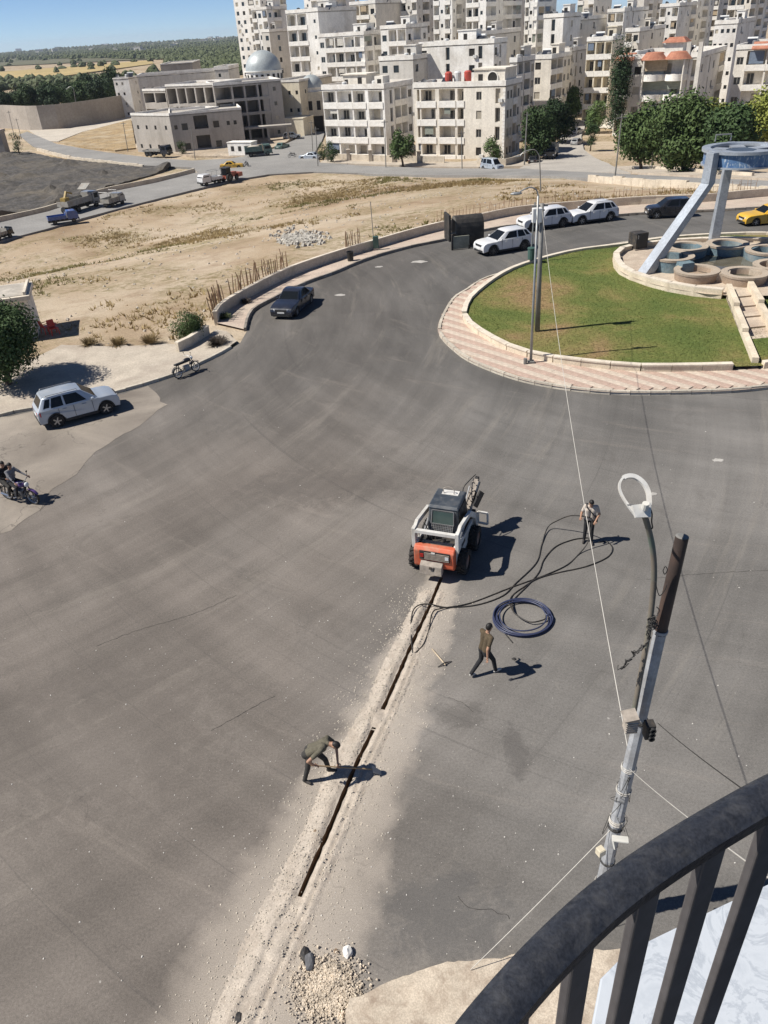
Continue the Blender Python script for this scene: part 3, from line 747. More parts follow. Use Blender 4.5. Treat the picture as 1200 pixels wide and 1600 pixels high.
def facade(root, mb, O, ang, width, z0, fh, nf, bays, fine=True, ground=None, seed=0, skip=()):
    """bays over nf storeys from the local point O, running along ang, inward = ang + 90 deg"""
    rnd = random.Random(seed); ux, uy = math.cos(ang), math.sin(ang); ix, iy = -uy, ux
    P = lambda u, d, z: (O[0] + ux * u + ix * d, O[1] + uy * u + iy * d, z)
    tot = sum(b_[1] for b_ in bays); k = width / tot; u = 0; bandmesh = {}
    for t, w in bays:
        w *= k; u0, u1 = u, u + w; u += w
        for f in range(nf):
            a0, a1 = z0 + f * fh, z0 + (f + 1) * fh
            tt = t
            if f == 0 and ground and t in ground: tt = ground[t]
            if (t, f) in skip: tt = 'B'
            if tt == 'B': mb.quad(P(u0, 0, a0), P(u1, 0, a0), P(u1, 0, a1), P(u0, 0, a1)); continue
            um = (u0 + u1) / 2
            if tt == 'L': a, b_, c, d, dep = u0 + .17, u1 - .17, a0 + .8, a1 - .32, 1.5
            elif tt == 'O': a, b_, c, d, dep = u0 + .22, u1 - .22, a0 + .15, a1 - .5, 5
            elif tt == 'V': a, b_, c, d, dep = u0 + .22, u1 - .22, a0 + .9, a1 - .5, 5
            elif tt == 'W': a, b_, c, d, dep = um - min(.7, w * .34), um + min(.7, w * .34), a0 + .9, a0 + 2.35, .22
            elif tt == 'w': a, b_, c, d, dep = um - .38, um + .38, a0 + 1.2, a0 + 2.1, .22
            elif tt == 'N': a, b_, c, d, dep = um - min(.5, w * .36), um + min(.5, w * .36), a0 + .35, a1 - .4, .5
            q = P
            mb.quad(q(u0, 0, a0), q(a, 0, a0), q(a, 0, a1), q(u0, 0, a1)); mb.quad(q(b_, 0, a0), q(u1, 0, a0), q(u1, 0, a1), q(b_, 0, a1))
            mb.quad(q(a, 0, a0), q(b_, 0, a0), q(b_, 0, c), q(a, 0, c)); mb.quad(q(a, 0, d), q(b_, 0, d), q(b_, 0, a1), q(a, 0, a1))
            mb.quad(q(a, 0, c), q(a, dep, c), q(a, dep, d), q(a, 0, d)); mb.quad(q(b_, 0, c), q(b_, 0, d), q(b_, dep, d), q(b_, dep, c))
            mb.quad(q(a, 0, c), q(b_, 0, c), q(b_, dep, c), q(a, dep, c)); mb.quad(q(a, 0, d), q(a, dep, d), q(b_, dep, d), q(b_, 0, d))
            mb.quad(q(a, dep, c), q(b_, dep, c), q(b_, dep, d), q(a, dep, d))
            if tt == 'L':
                key = round(w, 2)
                if key not in bandmesh:
                    bandmesh[key] = MB().box(-w / 2 + .02, w / 2 - .02, -.14, .22, -.3, .86).mesh('balcony_parapet', m_band)
                link('balcony_parapet', bandmesh[key], root, P(um, 0, a0), ang)
                r_ = rnd.random(); wi = min(1.5, (b_ - a) * .5); off = rnd.choice((-.2, 0, .2)) * (b_ - a)
                kd = 'pane' if r_ < .55 else 'shut'
                if rnd.random() < .2:
                    cw = (b_ - a) * rnd.uniform(.35, .9); ch_ = (d - c) * rnd.uniform(.4, .95); cu = a + cw / 2 + rnd.random() * (b_ - a - cw)
                    o_ = link('curtain', CURT[rnd.randrange(4)], root, P(cu, .12, d - ch_), ang); o_.scale = (cw, 1, ch_)
                h_ = (d - c) * rnd.choice((.72, .85))
                put_window(root, P(um + off, dep - .04, c + .02), ang, wi, h_, kd, fine)
            elif tt in 'WwN':
                if rnd.random() < .16: link('air_conditioner', AC_UNIT, root, P(um + (b_ - a) * .5 + .15, -.22, a0 + .55), ang)
                put_window(root, P(um, dep - .07, c + .015), ang, b_ - a - .03, d - c - .03, 'void' if rnd.random() < .12 else ('shut' if rnd.random() < .15 else 'pane'), fine)
def box_block(root, W_, D_, z0, nf, fh, front, right, tone='cream', left=None, fine=True, par=.9, ground=None, seed=0, ox=0, oy=0, skip=(), over=.10, roofm=None):
    """one volume with facades front (y=oy) and right (x=ox+W); walls, roof and parapet"""
    mb = MB(); H = z0 + nf * fh
    facade(root, mb, (ox, oy), 0, W_, z0, fh, nf, front, fine, ground, seed, skip)
    facade(root, mb, (ox + W_, oy), PI / 2, D_, z0, fh, nf, right, fine, ground, seed + 1)
    if left: facade(root, mb, (ox, oy + D_), -PI / 2, D_, z0, fh, nf, left, fine, ground, seed + 2)
    else: mb.quad((ox, oy + D_, z0), (ox, oy, z0), (ox, oy, H), (ox, oy + D_, H))
    mb.quad((ox + W_, oy + D_, z0), (ox, oy + D_, z0), (ox, oy + D_, H), (ox + W_, oy + D_, H))
    mb.build('wall', TONE[tone], root)
    MB().box(ox, ox + W_, oy, oy + D_, H - .25, H - .004).build('roof', roofm or m_roof, root)
    p = MB(); e = over; t = .22; h = H + par
    p.box(ox - e, ox + W_ + e, oy - e, oy + t, H, h); p.box(ox - e, ox + W_ + e, oy + D_ - t, oy + D_ + e, H, h)
    p.box(ox - e, ox + t, oy + t, oy + D_ - t, H, h); p.box(ox + W_ - t, ox + W_ + e, oy + t, oy + D_ - t, H, h)
    p.build('parapet', m_band, root)
    return H
m_roof = mat('flat_roof_screed', (.44, .40, .345), .95, var=.16, scale=.3, col2=(.27, .24, .2), amt=.6, c2scale=.25, fine=2)
ROT = R(-33)
def spot(pxL, pyL, pxR, pxE, Y, rot=ROT):
    """roof corner and sizes of a block: front from pxL to pxR, right flank to pxE"""
    A_ = at(pxL, pyL, Y); U = Vector((math.cos(rot), math.sin(rot), 0)); V = Vector((-U.y, U.x, 0))
    def solve(p, d, target):
        lo, hi = 0, 160
        for _ in range(40):
            m_ = (lo + hi) / 2
            if project(p + d * m_)[0] < target: lo = m_
            else: hi = m_
        return lo
    W_ = solve(A_, U, pxR); D_ = solve(A_ + U * W_, V, pxE) if pxE else 10
    return A_, W_, D_
ROOFS = []
def block(label, pxL, pyL, pxR, pxE, Y, front, right, tone='cream', fh=3.3, fine=False, ground=None, skip=(), rot=ROT, nm='apartment_building', maxd=26, par=.9, base=None, group=None, hut=True, seed=None, mind=7):
    A_, W_, D_ = spot(pxL, pyL, pxR, pxE, Y, rot); D_ = max(mind, min(D_, maxd))
    base = T(A_.x, A_.y) - .3 if base is None else base
    H = A_.z - par - base; nf = max(1, round(H / fh)); fh = H / nf
    root = thing(nm, label, 'building', (A_.x, A_.y, base), rot, group)
    box_block(root, W_, D_, 0, nf, fh, front, right, tone, fine=fine, ground=ground, seed=seed if seed is not None else int(pxL * 7 + pyL), skip=skip, par=par)
    if hut:
        hx, hy = W_ * random.uniform(.45, .6), D_ * .4; hw, hd = min(4.5, W_ * .35), min(4, D_ * .4)
        MB().box(hx, hx + hw, hy, hy + hd, H, H + 2.6).box(hx - .15, hx + hw + .15, hy - .15, hy + hd + .15, H + 2.6, H + 2.8).build('stair_hut', TONE[tone], root)
        link('door', UNIT_VOID, root, (hx + hw * .4, hy - .01, H + .02), 0).scale = (.9, 1, 2)
    ROOFS.append((A_.x, A_.y, base + H, W_, D_, rot, label)); return root, W_, D_, H
L, B_, W1, w1, N1 = ('L', 3), ('B', 1), ('W', 2), ('w', 1.5), ('N', 1.4)
# --- the two apartment houses beyond the lot
def photo_block(label, gL, gR, pyTop, pxE, front, right, tone, tone_r=None, **kw):
    a, b_ = G(*gL), G(*gR); d = b_ - a; rot = math.atan2(d.y, d.x); W_ = math.hypot(d.x, d.y)
    H = at(gL[0], pyTop, a.y).z - a.z - .9
    root = thing('apartment_building', label, 'building', (a.x, a.y, a.z - .3), rot)
    V = Vector((-d.y, d.x, 0)).normalized(); p = Vector((b_.x, b_.y, a.z + H)); lo, hi = 0, 60
    for _ in range(40):
        m_ = (lo + hi) / 2
        if project(p + V * m_)[0] < pxE: lo = m_
        else: hi = m_
    nf = 4; Hh = H + .3
    box_block(root, W_, lo, 0, nf, Hh / nf, front, right, tone, seed=int(gL[0]), **kw)
    ROOFS.append((a.x, a.y, a.z + H, W_, lo, rot, label)); return root, W_, lo, Hh, rot
f1, fw, fd, fH, frot = photo_block('cream apartment house with four open balcony bays, left one of the twins', (512, 244), (605, 247), 132, 644,
            [('L', 3.2), ('L', 3.6), ('L', 3), ('B', .4), ('L', 3.3), ('B', .3)], [('B', 2.2), ('N', 1.6), ('B', .6), ('L', 3), ('L', 3), ('W', 2.5)], 'white')
MB().box(fw * .25, fw * .62, 2.5, 6.5, fH, fH + 2.4).box(fw * .22, fw * .65, 2.2, 6.8, fH + 2.4, fH + 2.6).build('stair_hut', TONE['cream'], f1)
MB().box(fw * .8, fw * .93, 1.5, 4, fH, fH + 2.1).build('roof_room', TONE['warm'], f1)
link('door', UNIT_VOID, f1, (fw * .52, 2.48, fH + .02)).scale = (1.0, 1, 1.9); link('door', UNIT_VOID, f1, (fw * .3, 2.48, fH + .3)).scale = (.8, 1, 1.3)
link('door', UNIT_VOID, f1, (fw * .87, 1.48, fH + .4)).scale = (.9, 1, 1.2)
f2, gw, gd, gH, grot = photo_block('cream four storey apartment house with a round black window in its roof storey', (650, 246), (787, 249), 129, 815,
            [('B', .5), ('L', .9), ('L', 3.6), ('B', .5), ('L', 3.9), ('B', .2), ('L', 1.7), ('B', 2.3), ('W', 1.7), ('B', 2.4), ('N', 1.5), ('B', .8)],
            [('B', 1), ('W', 2.2), ('W', 2.2), ('L', 3), ('W', 2), ('B', 1)], 'cream')
# roof storey with the round window, quoins on the corner
x0, x1 = gw * .66, gw * .985
MB().box(x0, x1, .35, 6, gH, gH + 2.7).box(x0 - .2, x1 + .2, .15, 6.2, gH + 2.7, gH + 2.95).build('roof_storey', TONE['cream'], f2)
o = MB().lathe([(0.01, -.06), (.95, -.06), (.95, .12)], 24, axis='y').build('round_window', m_void, f2, (gw * .86, .30, gH + 1.35), smooth=False)
MB().lathe([(.95, -.14), (1.12, -.14), (1.12, .06), (.95, .06)], 24, axis='y').build('window_surround', m_band, o)
link('door', UNIT_VOID, f2, (gw * .73, .33, gH + .5)).scale = (.9, 1, 1.5)
qm = MB().box(-.5, .04, -.06, .0, -.26, .26).mesh('quoin', m_band)
for k in range(int(gH / .62)):
    o = link('quoin', qm, f2, (gw, 0, .4 + k * .62)); o.scale.x = 1 if k % 2 else .7
# flanking wings behind them, down the side street
block('dull stone wing with stacked corner balconies behind the round-window house', 797, 90, 808, 836, 186, [('W', 2), ('L', 3)], [('L', 3), ('B', .5), ('L', 3), ('W', 2)], 'dull', fine=True)
block('pale apartment block with a bright left face halfway down the side street', 828, 86, 862, 893, 206, [('B', 1), ('W', 2), ('B', 2)], [('L', 3), ('L', 3), ('W', 2), ('W', 2)], 'cream', fine=True)
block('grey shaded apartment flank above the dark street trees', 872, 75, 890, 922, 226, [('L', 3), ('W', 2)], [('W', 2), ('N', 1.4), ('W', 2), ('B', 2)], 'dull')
block('long pale roof block with dark doors directly behind the round-window house', 655, 66, 772, 790, 206, [W1, ('B', 3), ('N', 2), ('B', 3), W1, N1, ('B', 2)], [('W', 2), ('N', 2), ('B', 2)], 'white', maxd=12)
block('low cream roof block between the twin houses, with blue sheeting', 592, 88, 645, 668, 204, [('W', 2), ('W', 2), ('B', 2)], [('W', 2), ('B', 2)], 'dull')
block('narrow cream balcony block left of the tall cypress', 918, 58, 958, 975, 214, [('L', 3), ('L', 3), ('L', 2.4)], [('B', 2), ('W', 2)], 'yellow', fine=True)
# --- back rows
block('tall white tower with ribbed lower storeys on the far left of the skyline', 356, -62, 398, 440, 404, [('W', 2), ('W', 2), ('B', .6), ('L', 2), ('W', 2)], [('w', 2), ('w', 2), ('L', 3), ('w', 2), ('L', 3)], 'white', fh=3.4, maxd=40, nm='tower_block')
block('slim white block with corner balconies beside the ribbed tower', 392, 12, 416, 447, 342, [('L', 2), ('W', 2), ('L', 2)], [('W', 2), ('L', 3), ('B', 2)], 'white', fh=3.4)
block('low white house with a reddish roof edge behind the big dome', 408, 46, 420, 448, 318, [('B', 1), ('W', 2)], [('B', 2), ('W', 2), ('B', 2)], 'dull')
block('white seven storey block with a blank shaded flank behind the mosque', 446, 16, 496, 556, 276, [('L', 2.6), ('L', 2.6), ('B', .9), ('w', 2)], [('B', 1)], 'white', fh=3.9)
block('white block with a bowed corner of balconies under the blank flank', 497, 53, 568, 604, 262, [('W', 1.6), ('L', 2.4), ('L', 2.4), ('L', 2.6), ('L', 2.4)], [('L', 3), ('B', .5), ('L', 3), ('W', 2)], 'white', fh=3.9, fine=True)
block('pale block with stacked balconies and a large blank side wall, top centre', 546, 3, 586, 644, 292, [('L', 2.4), ('L', 2.4), ('W', 1.6)], [('B', 1)], 'cream', fh=3.6)
block('pale low block with four windows right of the bowed balconies', 594, 40, 634, 668, 250, [('W', 2), ('L', 2.4), ('L', 2.4)], [('W', 2), ('L', 2.4), ('W', 2)], 'white', fh=3.6)
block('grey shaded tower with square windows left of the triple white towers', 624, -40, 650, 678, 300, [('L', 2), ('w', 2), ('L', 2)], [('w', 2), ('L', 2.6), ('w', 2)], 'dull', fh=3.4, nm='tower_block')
block('first of the three tall white ribbed towers at the top centre', 676, -44, 706, 728, 268, [('L', 1.8), ('w', 1.4), ('L', 1.8), ('B', .5)], [('w', 1.6), ('L', 2.4), ('w', 1.6)], 'white', fh=3.4, nm='tower_block')
block('second of the three tall white ribbed towers at the top centre', 728, -40, 760, 818, 262, [('L', 1.8), ('L', 1.8), ('w', 1.4), ('B', .5)], [('L', 2.4), ('w', 1.6), ('L', 2.4), ('L', 2.4)], 'white', fh=3.4, nm='tower_block')
block('third of the three tall white ribbed towers, with dark round windows', 822, -40, 842, 872, 258, [('L', 1.8), ('w', 1.4), ('L', 1.8)], [('L', 2.4), ('L', 2.4), ('w', 1.6)], 'white', fh=3.4, nm='tower_block')
block('pale lower roof block in front of the second ribbed tower', 730, 50, 752, 818, 236, [('B', 2), ('W', 2)], [('w', 2), ('B', 3), ('W', 2)], 'dull')
block('white block with arched openings below the third ribbed tower', 850, 22, 881, 908, 238, [('B', 1), ('N', 1.6), ('B', 1)], [('B', 2), ('W', 2), ('B', 2)], 'white')
block('cream balcony block at the top behind the arched white block', 904, -18, 930, 958, 292, [('L', 2), ('w', 1.6), ('L', 2)], [('W', 2), ('W', 2), ('w', 2)], 'cream')
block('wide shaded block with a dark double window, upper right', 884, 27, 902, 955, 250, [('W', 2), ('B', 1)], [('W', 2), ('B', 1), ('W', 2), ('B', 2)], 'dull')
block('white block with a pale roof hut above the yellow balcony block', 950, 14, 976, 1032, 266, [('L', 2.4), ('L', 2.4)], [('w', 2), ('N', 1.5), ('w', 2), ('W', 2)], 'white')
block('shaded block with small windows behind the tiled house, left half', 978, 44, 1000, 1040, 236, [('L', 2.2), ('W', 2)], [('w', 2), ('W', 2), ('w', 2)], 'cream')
block('white bay-fronted block near the top right corner', 1032, 6, 1062, 1090, 278, [('L', 2.2), ('w', 1.6), ('L', 2.2)], [('w', 2), ('w', 2), ('L', 2)], 'white')
block('bright white block with rounded stair tower at the top right', 1058, -6, 1092, 1130, 300, [('W', 2), ('B', 1), ('L', 2.2), ('W', 2)], [('W', 2), ('L', 2.2), ('W', 2)], 'white')
block('low white block with tiny windows behind the tiled house, right half', 1118, 32, 1154, 1200, 232, [('w', 1.4), ('w', 1.4), ('w', 1.4), ('w', 1.4)], [('W', 2), ('B', 2)], 'white')
block('cream block cut by the right edge of the skyline', 1140, -10, 1176, 1235, 284, [('L', 2.2), ('L', 2.2), ('w', 1.6)], [('L', 2.2), ('w', 1.6), ('L', 2.2)], 'cream')
block('grey slab filling the skyline between the towers, top right', 985, -30, 1010, 1060, 340, [('L', 2), ('w', 1.6)], [('w', 2), ('L', 2), ('w', 2), ('L', 2)], 'dull')
block('pale block closing the gap in the skyline behind the low white block', 1095, -22, 1128, 1190, 330, [('L', 2), ('w', 1.6), ('L', 2)], [('w', 2), ('L', 2), ('w', 2)], 'dull')
block('grey block deep behind the right-hand skyline edge', 1170, -30, 1196, 1260, 360, [('w', 1.6), ('L', 2)], [('w', 2), ('L', 2)], 'white')
block('small white house beside the round corner tree', 938, 196, 962, 980, 200, [('W', 2), ('L', 2.4)], [('B', 1), ('W', 2)], 'warm', fine=True, par=.5, hut=False, nm='house')
block('pale tower behind the ribbed towers at the top', 770, -60, 800, 846, 330, [('L', 2), ('w', 1.6), ('L', 2)], [('L', 2.4), ('w', 1.6), ('L', 2.4)], 'dull', nm='tower_block')
block('pale tower rising behind the blank-flanked block', 470, -50, 505, 552, 380, [('w', 1.6), ('L', 2), ('w', 1.6)], [('w', 2), ('L', 2), ('w', 2)], 'white', nm='tower_block')
block('shaded tower far behind at the top centre', 575, -70, 600, 640, 400, [('w', 1.6), ('L', 2)], [('w', 2), ('L', 2), ('w', 2)], 'dull', nm='tower_block')
# --- tiled house at the right with curved balconies
r1, rw, rd, rH = block('cream house with curved balconies and red tiled roof edges behind the big green tree', 968, 86, 1096, 1160, 186,
      [('L', 2.2), ('W', 1.7), ('L', 6.8), ('N', 1.4)], [('W', 2), ('B', 1), ('N', 1.2), ('W', 2), ('B', 1), ('L', 2.4)], 'warm', fine=True, seed=5, hut=False, fh=3.4)
nf = round(rH / 3.4); fh = rH / nf; cx0 = rw * .52; rad = rw * .19
for f in range(nf):
    for q, cx in enumerate((cx0 - rad * .42, cx0 + rad * 1.15)):
        z = f * fh; a = MB()
        a.lathe([(.02, z - .3), (rad * .72, z - .3), (rad * .72, z + .86), (rad * .72 - .15, z + .86), (rad * .72 - .15, z + .02), (.02, z + .02)], 18, (cx, .3, 0), a0=PI, a1=2 * PI)
        a.build('curved_balcony', m_band, r1, smooth=True)
        if f < nf - 0:
            MB().cyl((cx + rad * .5 * (1 if q else -1), -rad * .48, z), (cx + rad * .5 * (1 if q else -1), -rad * .48, z + fh), .16, seg=8).build('pillar', TONE['warm'], r1)
for cx, rr in ((cx0 - rad * .42, rad * .9), (cx0 + rad * 1.15, rad * .9)):
    MB().lathe([(rr, rH - .15), (rr * .62, rH + 1.15), (.05, rH + 1.25)], 18, (cx, .5, 0), a0=PI, a1=2 * PI).build('tiled_roof', m_tile, r1, smooth=True)
MB().hexa([(-.6, -1.0, rH - .2), (rw * .2, -1.0, rH - .2), (rw * .2, 1.2, rH + 1.0), (-.6, 1.2, rH + 1.0)], [(-.6, -1.0, rH - .02), (rw * .2, -1.0, rH - .02), (rw * .2, 1.2, rH + 1.2), (-.6, 1.2, rH + 1.2)]).build('tiled_roof', m_tile, r1)
MB().box(rw * .5, rw * .72, 4, 8, rH, rH + 2.6).build('stair_hut', TONE['warm'], r1)
MB().hexa([(rw * .46, 3.5, rH + 2.6), (rw * .76, 3.5, rH + 2.6), (rw * .76, 8.4, rH + 2.6), (rw * .46, 8.4, rH + 2.6)], [(rw * .52, 5, rH + 3.5), (rw * .7, 5, rH + 3.5), (rw * .7, 7, rH + 3.5), (rw * .52, 7, rH + 3.5)]).build('tiled_roof', m_tile, r1)
for k in (.82, .96):
    MB().box(rw * k, rw * k + .8, -.25, .6, rH * .2, rH + 2.6).build('flue_shaft', TONE['dull'], r1)
r2, rw2, rd2, rH2 = block('cream house with red tiled edge cut by the right border, below the skyline', 1152, 70, 1236, 1300, 190, [('W', 1.8), ('L', 3.4), ('L', 3.4)], [('W', 2)], 'warm', fine=True, fh=3.4, hut=False)
MB().hexa([(rw2 * .3, -1.0, rH2 - .1), (rw2, -1.0, rH2 - .1), (rw2, 1.2, rH2 + 1.1), (rw2 * .3, 1.2, rH2 + 1.1)], [(rw2 * .3, -1.0, rH2 + .1), (rw2, -1.0, rH2 + .1), (rw2, 1.2, rH2 + 1.3), (rw2 * .3, 1.2, rH2 + 1.3)]).build('tiled_roof', m_tile, r2)
block('low garden house wall seen beneath the monument ring', 1150, 262, 1176, 1230, 140, [('B', 1), ('w', 1.5), ('B', 1)], [('B', 1)], 'white', fh=3.0, par=.3, hut=False, nm='garden_house', base=T(40, 140) - .3)

# --- unfinished concrete building on the left
root = thing('unfinished_building', 'grey unfinished concrete building with empty window openings', 'building')
def vol(gL, gR, pyTop, depth, nf, front, right, tone='grey', base=-.3, left=None, par=.5, Y=None, ztop=None):
    a, b_ = (G(*gL), G(*gR)); d = b_ - a; rot = math.atan2(d.y, d.x); W_ = math.hypot(d.x, d.y)
    H = (ztop if ztop is not None else at(gL[0], pyTop, a.y).z) - a.z - par - base
    e = link('block', None, root, (a.x, a.y, a.z + base), rot)
    box_block(e, W_, depth, 0, nf, H / nf, front, right, tone, left=left, fine=False, par=par, seed=int(gL[0]), over=.05, roofm=TONE['grey'])
    return e, W_, H, rot
vol((216, 237), (275, 240), 176, 16, 2, [('w', 2), ('w', 1.4), ('w', 2), ('w', 2)], [('B', 1)])
vol((275.4, 240), (385, 230), 176, 14, 2, [('w', 2), ('W', 2), ('B', 1), ('V', 3.6), ('B', .6), ('W', 2), ('B', 1), ('w', 1.6), ('w', 1.6), ('B', 1)], [('B', 2)])
U2a, U2b = at(224, 138, 236), at(262, 133, 226)
def upper(pL, pR, Y0, Y1, nf, front, right, depth, zb, tone='grey'):
    a, b_ = at(*pL, Y0), at(*pR, Y1); d = b_ - a; rot = math.atan2(d.y, d.x); W_ = math.hypot(d.x, d.y); par = .5
    zb += LOW; H = a.z - zb - par
    e = link('block', None, root, (a.x, a.y, zb), rot)
    box_block(e, W_, depth, 0, nf, H / nf, front, right, tone, fine=False, par=par, seed=int(pL[0]), over=.06, roofm=TONE['grey'])
upper((222, 139), (257, 136), 232, 227, 2, [('V', 3), ('V', 3)], [('B', 1)], 14, 5)
upper((257.5, 132), (332, 129), 226.6, 220, 2, [('O', 3), ('O', 2.6), ('O', 2.6), ('O', 2.6), ('O', 2.6)], [('B', 1), ('O', 3)], 13, 5)
upper((332.5, 131), (438, 122), 219.5, 224, 4, [('O', 4.6), ('O', 3.2), ('O', 3.4), ('O', 3.0), ('w', 2.6), ('B', .6)], [('O', 3), ('w', 2), ('B', 2)], 16, -.2)
# entrance canopy and roof slab above the frame
pc = at(388, 190, 216); 
e = MB(); e.box(-1, 10.5, -3.2, 0, 3.3, 3.75).build('canopy', TONE['grey'], root, (pc.x, 217.5, LOW), R(5))
for k in (0, 4.5, 9.4): MB().box(k - .25, k + .25, -3.0, -2.5, 0, 3.3).build('canopy_column', TONE['grey'], root, (pc.x, 217.5, LOW), R(5))
# long hall behind
block('long low hall with a strip of small windows behind the unfinished building', 214, 117, 336, 352, 262, [('w', 2)] * 9, [('w', 2), ('B', 2)], 'dull', fh=5, par=.5, rot=R(8), nm='hall', hut=False, maxd=14)
block('dark roofed low hall behind the strip-window hall', 250, 100, 300, 322, 300, [('B', 1)], [('B', 1)], 'grey', fh=8, par=.3, rot=R(4), nm='hall', hut=False)
block('small white house at the end of the compound wall', 176, 122, 200, 216, 318, [('w', 1.4), ('w', 1.4), ('B', 1)], [('B', 1), ('w', 2)], 'white', rot=R(-10), nm='house', hut=False, par=.4)
block('pale annex with a domed corner left of the big dome', 334, 104, 356, 372, 262, [('w', 2), ('B', 1)], [('B', 1)], 'dull', rot=R(-5), nm='annex', hut=False)
# --- mosque
mq = thing('mosque', 'cream mosque with one large and one small grey dome', 'mosque', (0, 0, 0))
m_dome = mat('dome_metal', (.37, .40, .40), .45, metal=.15, var=.12, scale=.5, col2=(.5, .52, .5), amt=.5, c2scale=.4, fine=3)
a = at(423, 126, 232); U = Vector((math.cos(R(-20)), math.sin(R(-20)), 0))
e = link('prayer_hall', None, mq, (a.x, a.y, LOW), R(-24)); hH = a.z - LOW
box_block(e, 8.2, 20, 0, 3, (hH - .5) / 3, [('w', 2), ('B', 1), ('w', 2), ('w', 1.4)], [('w', 2), ('w', 2), ('B', 2)], 'yellow', par=.5, fine=False, seed=3)
MB().box(2, 11.5, -6, -.05, 0, 4.2).box(1.9, 11.6, -6.1, -.06, 4.2, 4.5).build('forecourt_block', TONE['yellow'], e)
def dome(px, py, rpx, Y, drum, nwin, lbl):
    c_ = at(px, py, Y); r_ = rpx * (c_ - EYE).dot(FWD) / FPX
    e = link('dome_bay', None, mq, (c_.x, c_.y, c_.z), 0)
    MB().lathe([(r_ * math.cos(t), r_ * .98 * math.sin(t)) for t in [PI / 2 * k / 12 for k in range(13)]], 32).build('dome', m_dome, e, smooth='all')
    MB().lathe([(r_ * 1.02, -drum), (r_ * 1.02, -.15), (r_ * 1.09, -.12), (r_ * 1.09, .06), (r_ * .98, .07)], 32).build('drum', TONE['white'], e, smooth=True)
    for k in range(nwin):
        an = 2 * PI * k / nwin
        link('window', UNIT_VOID, e, (r_ * 1.03 * math.cos(an), r_ * 1.03 * math.sin(an), -drum * .8), an + PI / 2).scale = (r_ * .14, 2, drum * .5)
    MB().tube([(0, 0, r_ * .97), (0, 0, r_ * 1.2)], [.12, .03], 6).build('finial', m_dome, e)
    return c_, r_
cd, rdm = dome(412, 110, 28, 246, 2.6, 20, '')
MB().box(cd.x - rdm * 1.2, cd.x + rdm * 1.2, cd.y - rdm * 1.2, cd.y + rdm * 1.2, LOW, cd.z - 2.6).build('dome_base', TONE['white'], mq)
cs, rs_ = dome(487, 136, 17.5, 236, 1.0, 0, '')
MB().box(cs.x - rs_ * 1.15, cs.x + rs_ * 1.5, cs.y - rs_ * 1.2, cs.y + rs_ * 1.2, LOW, cs.z - 1.0).build('portal_tower', TONE['yellow'], mq)
link('window', UNIT_VOID, mq, (cs.x - .6, cs.y - rs_ * 1.2 - .02, LOW + 5.2)).scale = (1, 1, 2.2); link('window', UNIT_VOID, mq, (cs.x + 1.6, cs.y - rs_ * 1.2 - .02, LOW + 5.2)).scale = (1, 1, 2.2)
link('doorway', UNIT_VOID, mq, (cs.x + .4, cs.y - rs_ * 1.2 - .02, LOW)).scale = (4.2, 1, 3.8)
c2 = at(457, 133, 236); MB().lathe([(1.0 * math.cos(t), 1.0 * math.sin(t)) for t in [PI / 2 * k / 8 for k in range(9)]], 20, (c2.x, c2.y, c2.z)).build('dome', TONE['white'], mq, smooth='all')
# garden wall with piers in front of the twin houses
fence = thing('garden_wall', 'white garden wall with piers in front of the two apartment houses', 'wall')
gl = [G(512, 252), G(560, 254), G(610, 256), G(660, 257), G(716, 258)]
gl = resample(catmull(gl, 4), 5.5)
for i in range(len(gl) - 1):
    wall_strip(MB(), [gl[i], gl[i].lerp(gl[i + 1], .99)], -.3, 1.5, .25).build('wall_panel', m_wall, fence)
    p = gl[i]; z = T(p.x, p.y); MB().box(p.x - .35, p.x + .35, p.y - .45, p.y + .3, z - .3, z + 2.3).box(p.x - .42, p.x + .42, p.y - .52, p.y + .37, z + 2.3, z + 2.45).build('pier', m_wall, fence)
gw2 = thing('garden_wall', 'pale curved garden wall at the corner of the side street', 'wall')
gl = resample(catmull([G(745, 262), G(790, 262), G(815, 254), G(840, 246)], 4), 3)
for i in range(len(gl) - 1): wall_strip(MB(), [gl[i], gl[i].lerp(gl[i + 1], .99)], -.3, 1.5, .25).build('wall_panel', m_wall, gw2)
gw3 = thing('garden_wall', 'low pale wall below the big green tree, right of the side street', 'wall')
gl = resample(catmull([G(985, 268), G(1020, 268), G(1060, 270), G(1110, 276), G(1200, 282)], 4), 3)
for i in range(len(gl) - 1): wall_strip(MB(), [gl[i], gl[i].lerp(gl[i + 1], .99)], -.3, .7, .3).build('wall_panel', m_wall, gw3)
sheet('far_pavement', [(500, 257), (560, 259), (640, 262), (760, 264), (830, 262), (815, 250), (720, 256), (620, 254), (512, 250)], m_walk, ZR + .06, n=0, step=4)
sheet('far_pavement', [(960, 264), (1010, 262), (1100, 268), (1200, 274), (1330, 280), (1330, 290), (1200, 284), (1100, 280), (1000, 274)], m_walk, ZR + .06, n=0, step=4)
